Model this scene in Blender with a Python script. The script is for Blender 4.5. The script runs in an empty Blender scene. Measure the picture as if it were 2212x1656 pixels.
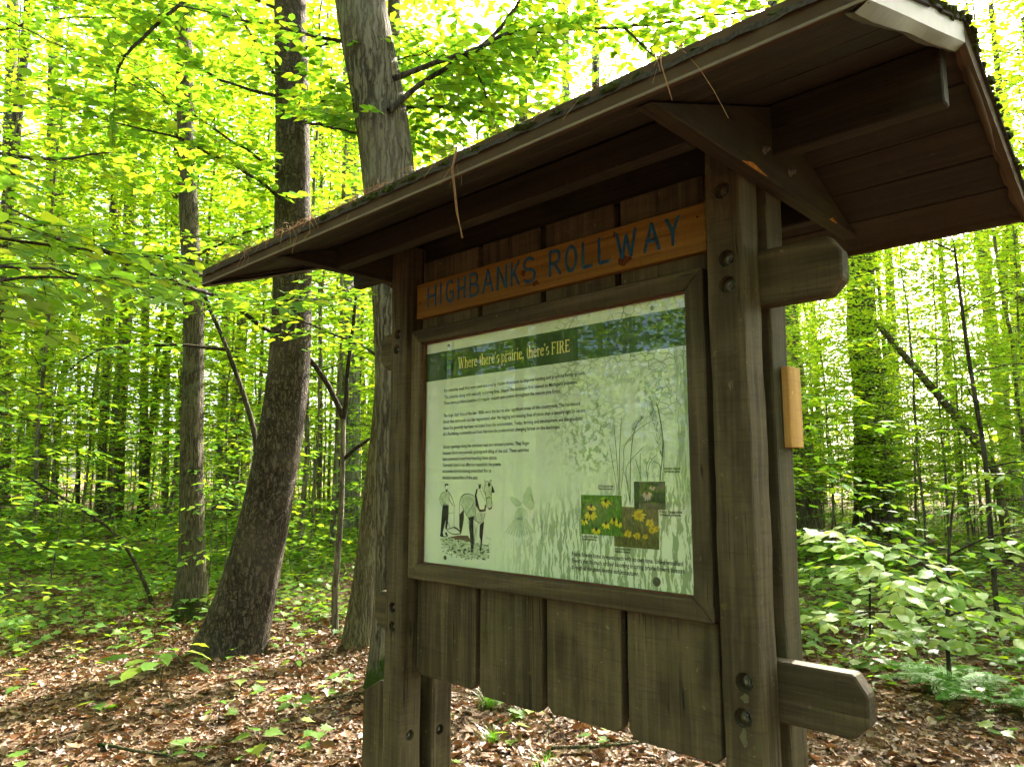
import bpy, bmesh, math, random
import numpy as np
from mathutils import Matrix, Vector

random.seed(7)
rng = np.random.default_rng(7)
scene = bpy.context.scene
COL = scene.collection

# ------------------------------------------------------------------ camera
CAM = Vector((2.0473, -1.5095, 1.4927))
YAW, PITCH = math.radians(43.983), math.radians(7.434)
fwd = Vector((-math.sin(YAW) * math.cos(PITCH), math.cos(YAW) * math.cos(PITCH), math.sin(PITCH)))
rgt = Vector((math.cos(YAW), math.sin(YAW), 0))
upv = rgt.cross(fwd)
cam = bpy.data.cameras.new('camera')
cam.sensor_width = 36
cam.lens = 1570.7 / 2212 * 36
cam.clip_start = 0.05
cam.clip_end = 2000
cam_ob = bpy.data.objects.new('camera', cam)
COL.objects.link(cam_ob)
m4 = Matrix((rgt, upv, -fwd)).transposed().to_4x4()
m4.translation = CAM
cam_ob.matrix_world = m4
scene.camera = cam_ob

# ------------------------------------------------------------------ sky, sun, exposure
SUN_EL, SUN_ROT = math.radians(42), math.radians(-14)
w = bpy.data.worlds.new('World')
scene.world = w
w.use_nodes = True
wn = w.node_tree
bg = wn.nodes['Background']
sky = wn.nodes.new('ShaderNodeTexSky')
sky.sky_type = 'NISHITA'
sky.sun_disc = False
sky.sun_elevation = SUN_EL
sky.sun_rotation = SUN_ROT
sky.air_density = 0.45
sky.ozone_density = 0.3
sky.dust_density = 5.0
wn.links.new(sky.outputs[0], bg.inputs[0])
bg.inputs[1].default_value = 0.15
sl = bpy.data.lights.new('sun', 'SUN')
sl.energy = 3.8
sl.angle = math.radians(0.53)
sl.color = (1.0, 0.93, 0.80)
sun = bpy.data.objects.new('sun', sl)
COL.objects.link(sun)
sdir = Vector((math.sin(SUN_ROT) * math.cos(SUN_EL), math.cos(SUN_ROT) * math.cos(SUN_EL), math.sin(SUN_EL)))
sun.rotation_euler = (-sdir).to_track_quat('-Z', 'Y').to_euler()
sun.location = (0, 0, 30)
scene.view_settings.view_transform = 'Standard'
scene.view_settings.look = 'None'
scene.view_settings.exposure = 3.22
scene.view_settings.gamma = 1.0
scene.view_settings.use_curve_mapping = False
scene.render.engine = 'CYCLES'
cy = scene.cycles
cy.max_bounces = 5
cy.diffuse_bounces = 3
cy.glossy_bounces = 3
cy.transmission_bounces = 4
cy.transparent_max_bounces = 8
cy.caustics_reflective = False
cy.caustics_refractive = False
cy.sample_clamp_indirect = 8
cy.use_adaptive_sampling = True
cy.adaptive_threshold = 0.03
cy.use_denoising = True

# ------------------------------------------------------------------ measured tables: (x, y, z, radius) along each stem or limb, metres
TRUNKS = {
 'pine': [(-4.309, 1.534, 0.0, 0.3035), (-4.245, 1.596, 0.329, 0.2546), (-4.169, 1.669, 0.795, 0.22), (-4.116, 1.72, 1.274, 0.2076), (-4.078, 1.757, 1.596, 0.2005), (-4.037, 1.796, 2.048, 0.1939), (-4.005, 1.827, 2.647, 0.1834), (-4.013, 1.82, 3.348, 0.1772), (-4.045, 1.789, 4.716, 0.1596), (-4.111, 1.725, 6.157, 0.1503)],
 'tree2': [(-6.116, 1.928, 0.0, 0.2157), (-6.112, 1.932, 0.249, 0.1486), (-6.139, 1.905, 0.832, 0.1297), (-6.175, 1.87, 1.62, 0.121), (-6.215, 1.832, 3.237, 0.111), (-6.331, 1.719, 4.765, 0.1028), (-6.391, 1.662, 5.733, 0.0988), (-6.453, 1.602, 6.73, 0.0975), (-6.475, 1.581, 7.243, 0.0926)],
 'oak': [(-2.318, 1.799, 0.0, 0.2108), (-2.313, 1.804, 0.285, 0.1659), (-2.303, 1.814, 0.934, 0.1652), (-2.305, 1.811, 1.776, 0.1789), (-2.325, 1.792, 2.652, 0.1897), (-2.395, 1.724, 3.746, 0.2017), (-2.467, 1.655, 4.474, 0.2051), (-2.6, 1.527, 5.315, 0.2015)],
 'olive': [(-3.642, 2.373, 0.0, 0.1489), (-3.585, 2.428, 0.621, 0.1047), (-3.561, 2.452, 1.27, 0.0933), (-3.531, 2.481, 1.632, 0.0897), (-3.499, 2.511, 2.147, 0.0862), (-3.481, 2.529, 2.938, 0.0832), (-3.477, 2.533, 4.311, 0.0763), (-3.486, 2.524, 5.757, 0.0691)],
 'grey': [(-13.491, 8.861, 0.0, 0.2622), (-13.515, 8.838, 0.753, 0.2407), (-13.558, 8.796, 3.262, 0.2509), (-13.62, 8.736, 5.851, 0.2436), (-13.695, 8.664, 9.885, 0.2199), (-13.788, 8.574, 14.383, 0.2014)],
 'A': [(-29.021, 4.778, 0.0, 0.2453), (-29.237, 4.569, 3.689, 0.2165), (-29.434, 4.379, 7.084, 0.2117), (-29.759, 4.065, 14.23, 0.2278), (-30.035, 3.799, 19.924, 0.1979)],
 'B': [(-26.579, 5.28, 0.0, 0.3102), (-26.616, 5.244, 1.167, 0.2497), (-26.703, 5.16, 3.545, 0.2528), (-26.7, 5.163, 5.983, 0.2241), (-26.78, 5.085, 8.118, 0.2346), (-26.942, 4.93, 11.84, 0.1978), (-27.206, 4.675, 17.149, 0.1692)],
 'Cc': [(-33.51, 7.453, 0.0, 0.1563), (-33.6, 7.367, 5.194, 0.1298), (-33.503, 7.46, 6.264, 0.1404), (-33.394, 7.566, 7.139, 0.1509), (-33.326, 7.631, 9.824, 0.1628), (-33.392, 7.567, 14.504, 0.1348), (-33.543, 7.421, 18.916, 0.1055)],
 'D_': [(-30.652, 7.591, 0.0, 0.0917), (-30.845, 7.405, 3.954, 0.0747), (-31.093, 7.165, 8.928, 0.0668), (-31.416, 6.854, 15.771, 0.0589)],
 'E1': [(-24.266, 6.449, 0.0, 0.1508), (-24.301, 6.416, 1.297, 0.1362), (-24.343, 6.375, 3.144, 0.1299), (-24.34, 6.378, 5.844, 0.1318), (-24.379, 6.341, 7.913, 0.1411), (-24.546, 6.18, 13.206, 0.1128), (-24.752, 5.981, 18.442, 0.0993)],
 'E2': [(-21.742, 6.106, 0.0, 0.2626), (-21.764, 6.085, 1.08, 0.2355), (-21.821, 6.029, 3.007, 0.2102), (-21.793, 6.057, 5.482, 0.1848), (-21.825, 6.026, 7.378, 0.194), (-21.958, 5.898, 12.23, 0.1625), (-22.115, 5.746, 17.029, 0.1365)],
 'E3': [(-22.199, 7.054, 0.0, 0.1589), (-22.233, 7.022, 1.305, 0.1378), (-22.336, 6.923, 3.723, 0.1323), (-22.478, 6.786, 7.646, 0.1277), (-22.66, 6.61, 12.718, 0.1158), (-22.859, 6.417, 17.735, 0.0951)],
 'E4': [(-19.13, 5.847, 0.0, 0.088), (-18.958, 6.013, 3.535, 0.0832), (-18.834, 6.133, 4.271, 0.0964), (-18.746, 6.218, 5.408, 0.1101), (-18.731, 6.233, 6.562, 0.1174), (-18.797, 6.169, 9.849, 0.0999), (-18.88, 6.089, 12.682, 0.0677)],
 'E5': [(-20.018, 6.38, 0.0, 0.066), (-20.054, 6.345, 1.927, 0.0598), (-20.012, 6.386, 4.998, 0.0542), (-19.94, 6.455, 7.111, 0.0549), (-20.02, 6.378, 10.267, 0.0489)],
 'R1': [(-3.927, 17.176, 0.0, 0.5053), (-3.929, 17.174, 0.976, 0.4315), (-3.922, 17.18, 2.156, 0.4074), (-3.895, 17.206, 3.8, 0.3728), (-3.983, 17.122, 4.925, 0.3531), (-3.906, 17.196, 6.839, 0.3118), (-3.744, 17.352, 10.079, 0.2835)],
 'R2': [(-4.391, 14.343, 0.0, 0.297), (-4.395, 14.339, 0.83, 0.2592), (-4.447, 14.288, 2.323, 0.2271), (-4.541, 14.198, 4.8, 0.2059), (-4.575, 14.165, 7.031, 0.1991), (-4.536, 14.202, 10.376, 0.1828)],
 'R3': [(-3.827, 33.48, 0.0, 0.3119), (-3.958, 33.354, 2.098, 0.2778), (-4.07, 33.245, 5.652, 0.2634), (-4.147, 33.171, 8.149, 0.2472), (-4.192, 33.127, 11.039, 0.2696), (-4.077, 33.239, 15.771, 0.2161)],
 'R4': [(-4.894, 38.055, 0.0, 0.1671), (-4.728, 38.216, 4.294, 0.1381), (-4.6, 38.339, 7.289, 0.1397), (-4.327, 38.603, 11.609, 0.142), (-3.94, 38.976, 17.739, 0.1118)],
 'R5': [(-4.95, 41.431, 0.0, 0.2694), (-4.637, 41.733, 6.808, 0.2416), (-4.462, 41.902, 12.359, 0.2347), (-4.228, 42.127, 18.944, 0.1921)],
 'R8': [(-12.624, 17.685, 0.0, 0.1658), (-12.562, 17.745, 8.236, 0.1492), (-12.5, 17.805, 15.094, 0.1464), (-12.476, 17.828, 18.442, 0.1324)],
 'R9': [(-15.879, 20.103, 0.0, 0.1934), (-15.841, 20.139, 9.36, 0.1741), (-15.803, 20.177, 18.784, 0.1719), (-15.814, 20.166, 21.266, 0.1544)],
}
LIMBS = {
 'fork_stem': [(-4.133, 2.486, 0.0, 0.044), (-4.153, 2.465, 0.363, 0.0399), (-4.125, 2.493, 1.105, 0.0382), (-4.124, 2.494, 1.641, 0.034), (-4.127, 2.491, 2.073, 0.032)],
 'fork_long': [(-4.127, 2.491, 2.073, 0.0297), (-4.219, 2.402, 2.372, 0.0276), (-4.31, 2.315, 2.558, 0.0254), (-4.386, 2.241, 2.698, 0.0254), (-4.399, 2.101, 2.799, 0.0229), (-4.197, 1.629, 2.879, 0.0203), (-3.929, 1.211, 2.98, 0.0179), (-3.414, 0.701, 2.919, 0.0141), (-2.88, 0.26, 2.818, 0.0108), (-2.616, -0.082, 2.775, 0.0098), (-2.415, -0.29, 2.806, 0.0079), (-2.349, -0.488, 2.832, 0.0063), (-2.312, -0.714, 2.87, 0.0048)],
 'fork_right': [(-4.127, 2.491, 2.073, 0.0274), (-4.108, 2.51, 2.418, 0.0207), (-4.092, 2.525, 2.933, 0.0186), (-4.064, 2.552, 3.218, 0.0163), (-4.046, 2.569, 3.506, 0.0117)],
 'fork_low': [(-4.112, 2.506, 1.686, 0.0204), (-4.029, 2.585, 1.799, 0.0182), (-3.932, 2.679, 1.89, 0.0159), (-3.851, 2.757, 1.936, 0.0137)],
 'hid_stem': [(-4.968, 2.166, 0.0, 0.0416), (-5.026, 2.109, 1.179, 0.0354), (-5.079, 2.059, 1.957, 0.0287), (-5.146, 1.993, 2.221, 0.0264), (-5.207, 1.935, 2.464, 0.0241), (-5.266, 1.878, 2.659, 0.0242), (-5.324, 1.822, 2.831, 0.0218), (-5.366, 1.782, 3.004, 0.0219), (-5.434, 1.716, 3.153, 0.0195), (-5.494, 1.658, 3.328, 0.0171), (-5.565, 1.59, 3.604, 0.0123)],
 'hid_long': [(-5.324, 1.822, 2.831, 0.0194), (-5.429, 1.622, 2.852, 0.0168), (-5.571, 1.349, 2.854, 0.0143), (-5.687, 1.078, 2.828, 0.014), (-5.706, 0.787, 2.778, 0.0114), (-5.696, 0.627, 2.679, 0.0089), (-5.647, 0.468, 2.499, 0.0065)],
 'near_a': [(-2.048, -1.014, 2.741, 0.0096), (-2.066, -0.797, 2.733, 0.0089), (-2.072, -0.598, 2.724, 0.0081), (-2.124, -0.395, 2.669, 0.0073), (-2.146, -0.137, 2.694, 0.0051)],
 'near_b': [(-1.635, -1.033, 2.23, 0.0085), (-1.675, -0.878, 2.347, 0.008), (-1.687, -0.69, 2.408, 0.0063), (-1.683, -0.524, 2.415, 0.0043)],
 'near_c': [(-3.357, -0.889, 3.543, 0.0127), (-3.448, -0.591, 3.583, 0.012), (-3.501, -0.294, 3.633, 0.0095), (-3.536, 0.051, 3.827, 0.0067)],
 'near_d': [(-2.166, -0.989, 2.644, 0.0087), (-2.11, -0.668, 2.663, 0.0081), (-2.078, -0.386, 2.661, 0.0072), (-2.097, -0.058, 2.714, 0.0064), (-2.09, 0.196, 2.75, 0.004)],
 'near_e': [(-1.774, -1.028, 2.417, 0.0079), (-1.819, -0.736, 2.465, 0.0074), (-1.83, -0.485, 2.461, 0.0056), (-1.818, -0.237, 2.485, 0.0035)],
 'under_eave': [(-3.99, 2.531, 3.488, 0.0163), (-3.207, 1.849, 3.034, 0.0119), (-2.684, 1.316, 2.809, 0.0087), (-2.335, 0.932, 2.681, 0.0063)],
 'right_stem': [(0.539, 4.525, 0.0, 0.0164), (0.539, 4.525, 0.29, 0.0149), (0.557, 4.542, 0.611, 0.0133), (0.588, 4.572, 1.003, 0.0101), (0.618, 4.601, 1.268, 0.0085), (0.64, 4.622, 1.402, 0.0051)],
 'right_a': [(0.55, 4.536, 0.322, 0.0116), (0.517, 4.354, 0.471, 0.0097), (0.47, 4.17, 0.583, 0.008), (0.353, 3.832, 0.617, 0.0062), (0.266, 3.566, 0.62, 0.0045)],
 'right_b': [(0.565, 4.55, 0.676, 0.01), (0.535, 4.374, 0.819, 0.0082), (0.497, 4.209, 0.926, 0.0065), (0.41, 3.922, 1.034, 0.0063), (0.296, 3.563, 1.11, 0.0046), (0.192, 3.217, 1.167, 0.0037)],
 'right_c': [(0.582, 4.566, 0.937, 0.0084), (0.707, 4.578, 1.042, 0.0066), (0.876, 4.605, 1.114, 0.0049), (1.088, 4.638, 1.139, 0.0032)],
 'right_d': [(0.554, 4.539, 0.514, 0.0083), (0.718, 4.512, 0.601, 0.0065), (0.92, 4.476, 0.66, 0.0047)],
 'right_e': [(0.57, 4.554, 0.757, 0.0084), (0.5, 4.268, 0.756, 0.0065), (0.42, 3.851, 0.872, 0.0046), (0.358, 3.516, 0.926, 0.003)],
 'oak_a': [(-2.214, 1.604, 4.515, 0.0247), (-2.078, 1.853, 4.679, 0.0198), (-1.932, 2.107, 4.818, 0.0183), (-1.781, 2.382, 5.064, 0.0187), (-1.473, 2.873, 5.184, 0.0173), (-1.144, 3.117, 5.166, 0.0152), (-0.662, 3.472, 5.186, 0.0113), (-0.275, 3.754, 5.226, 0.0074)],
 'oak_b': [(-2.236, 1.584, 4.253, 0.0246), (-2.185, 1.8, 4.527, 0.0217), (-2.11, 2.026, 4.743, 0.0185), (-1.979, 2.376, 5.065, 0.0172), (-1.925, 2.572, 5.345, 0.0137), (-1.894, 2.747, 5.675, 0.01)],
 'oak_c': [(-1.118, 3.079, 5.136, 0.0113), (-0.972, 3.141, 4.934, 0.0093), (-0.863, 3.186, 4.788, 0.0055)],
 'oak_d': [(-1.994, 2.164, 4.87, 0.0112), (-1.951, 2.33, 4.672, 0.0094), (-1.972, 2.394, 4.505, 0.0057)],
 'snag': [(-3.015, 4.028, 0.0, 0.0598), (-3.027, 4.017, 2.124, 0.0574), (-3.07, 3.975, 5.377, 0.0556), (-3.081, 3.965, 5.743, 0.0508), (-2.996, 4.047, 6.059, 0.0434), (-2.887, 4.151, 6.383, 0.036), (-2.83, 4.206, 6.677, 0.0258)],
 'pine_a': [(-3.973, 1.859, 3.932, 0.0219), (-3.945, 1.606, 4.066, 0.017), (-3.92, 1.359, 4.169, 0.0145), (-3.885, 0.816, 4.267, 0.0117), (-3.957, 0.619, 4.307, 0.0096), (-4.084, 0.254, 4.339, 0.0074), (-4.164, 0.006, 4.342, 0.0055)],
 'pine_b': [(-4.085, 1.75, 5.116, 0.0201), (-4.158, 1.48, 5.107, 0.0153), (-4.225, 1.201, 5.103, 0.0128), (-4.275, 0.856, 5.206, 0.0104), (-4.304, 0.427, 5.354, 0.008)],
 'pine_c': [(-4.137, 1.7, 5.259, 0.0202), (-4.171, 1.588, 5.359, 0.0156), (-4.181, 1.38, 5.673, 0.0132), (-4.21, 1.212, 5.865, 0.0087)],
 'pine_d': [(-3.999, 1.833, 4.903, 0.0178), (-3.575, 1.833, 4.706, 0.0127), (-3.082, 1.811, 4.46, 0.008), (-2.757, 1.781, 4.277, 0.0057)],
 'tree2_a': [(-7.652, 2.054, 7.236, 0.0317), (-7.434, 2.096, 7.566, 0.0252), (-7.426, 1.938, 7.89, 0.0187), (-7.501, 1.783, 7.916, 0.0186)],
 'arch': [(-3.38, 0.897, 5.625, 0.0172), (-3.51, 0.693, 5.46, 0.0151), (-3.599, 0.545, 5.306, 0.0149), (-3.645, 0.462, 5.186, 0.0129), (-3.742, 0.27, 4.887, 0.0127), (-3.793, 0.143, 4.625, 0.0107), (-3.785, 0.119, 4.497, 0.0089), (-3.737, 0.135, 4.376, 0.0053)],
 'lean': [(-0.584, 13.323, 0.0, 0.0786), (-0.694, 13.217, 1.673, 0.0712), (-1.019, 12.903, 2.345, 0.0637), (-1.521, 12.419, 3.27, 0.0603), (-2.071, 11.888, 4.254, 0.0487)],
 'thin_r': [(0.323, 7.249, 0.0, 0.0259), (0.336, 7.263, 1.695, 0.0238), (0.303, 7.23, 2.22, 0.0216), (0.268, 7.196, 2.799, 0.0194), (0.244, 7.173, 3.6, 0.0147), (0.231, 7.161, 4.006, 0.0099)],
 'bent': [(-7.079, 1.915, 0.0, 0.0217), (-7.156, 1.841, 0.211, 0.0218), (-7.303, 1.698, 0.585, 0.0192), (-7.455, 1.552, 0.854, 0.0165), (-7.747, 1.27, 1.125, 0.0166), (-8.038, 0.989, 1.344, 0.0139), (-8.248, 0.787, 1.509, 0.0111)],
}
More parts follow.
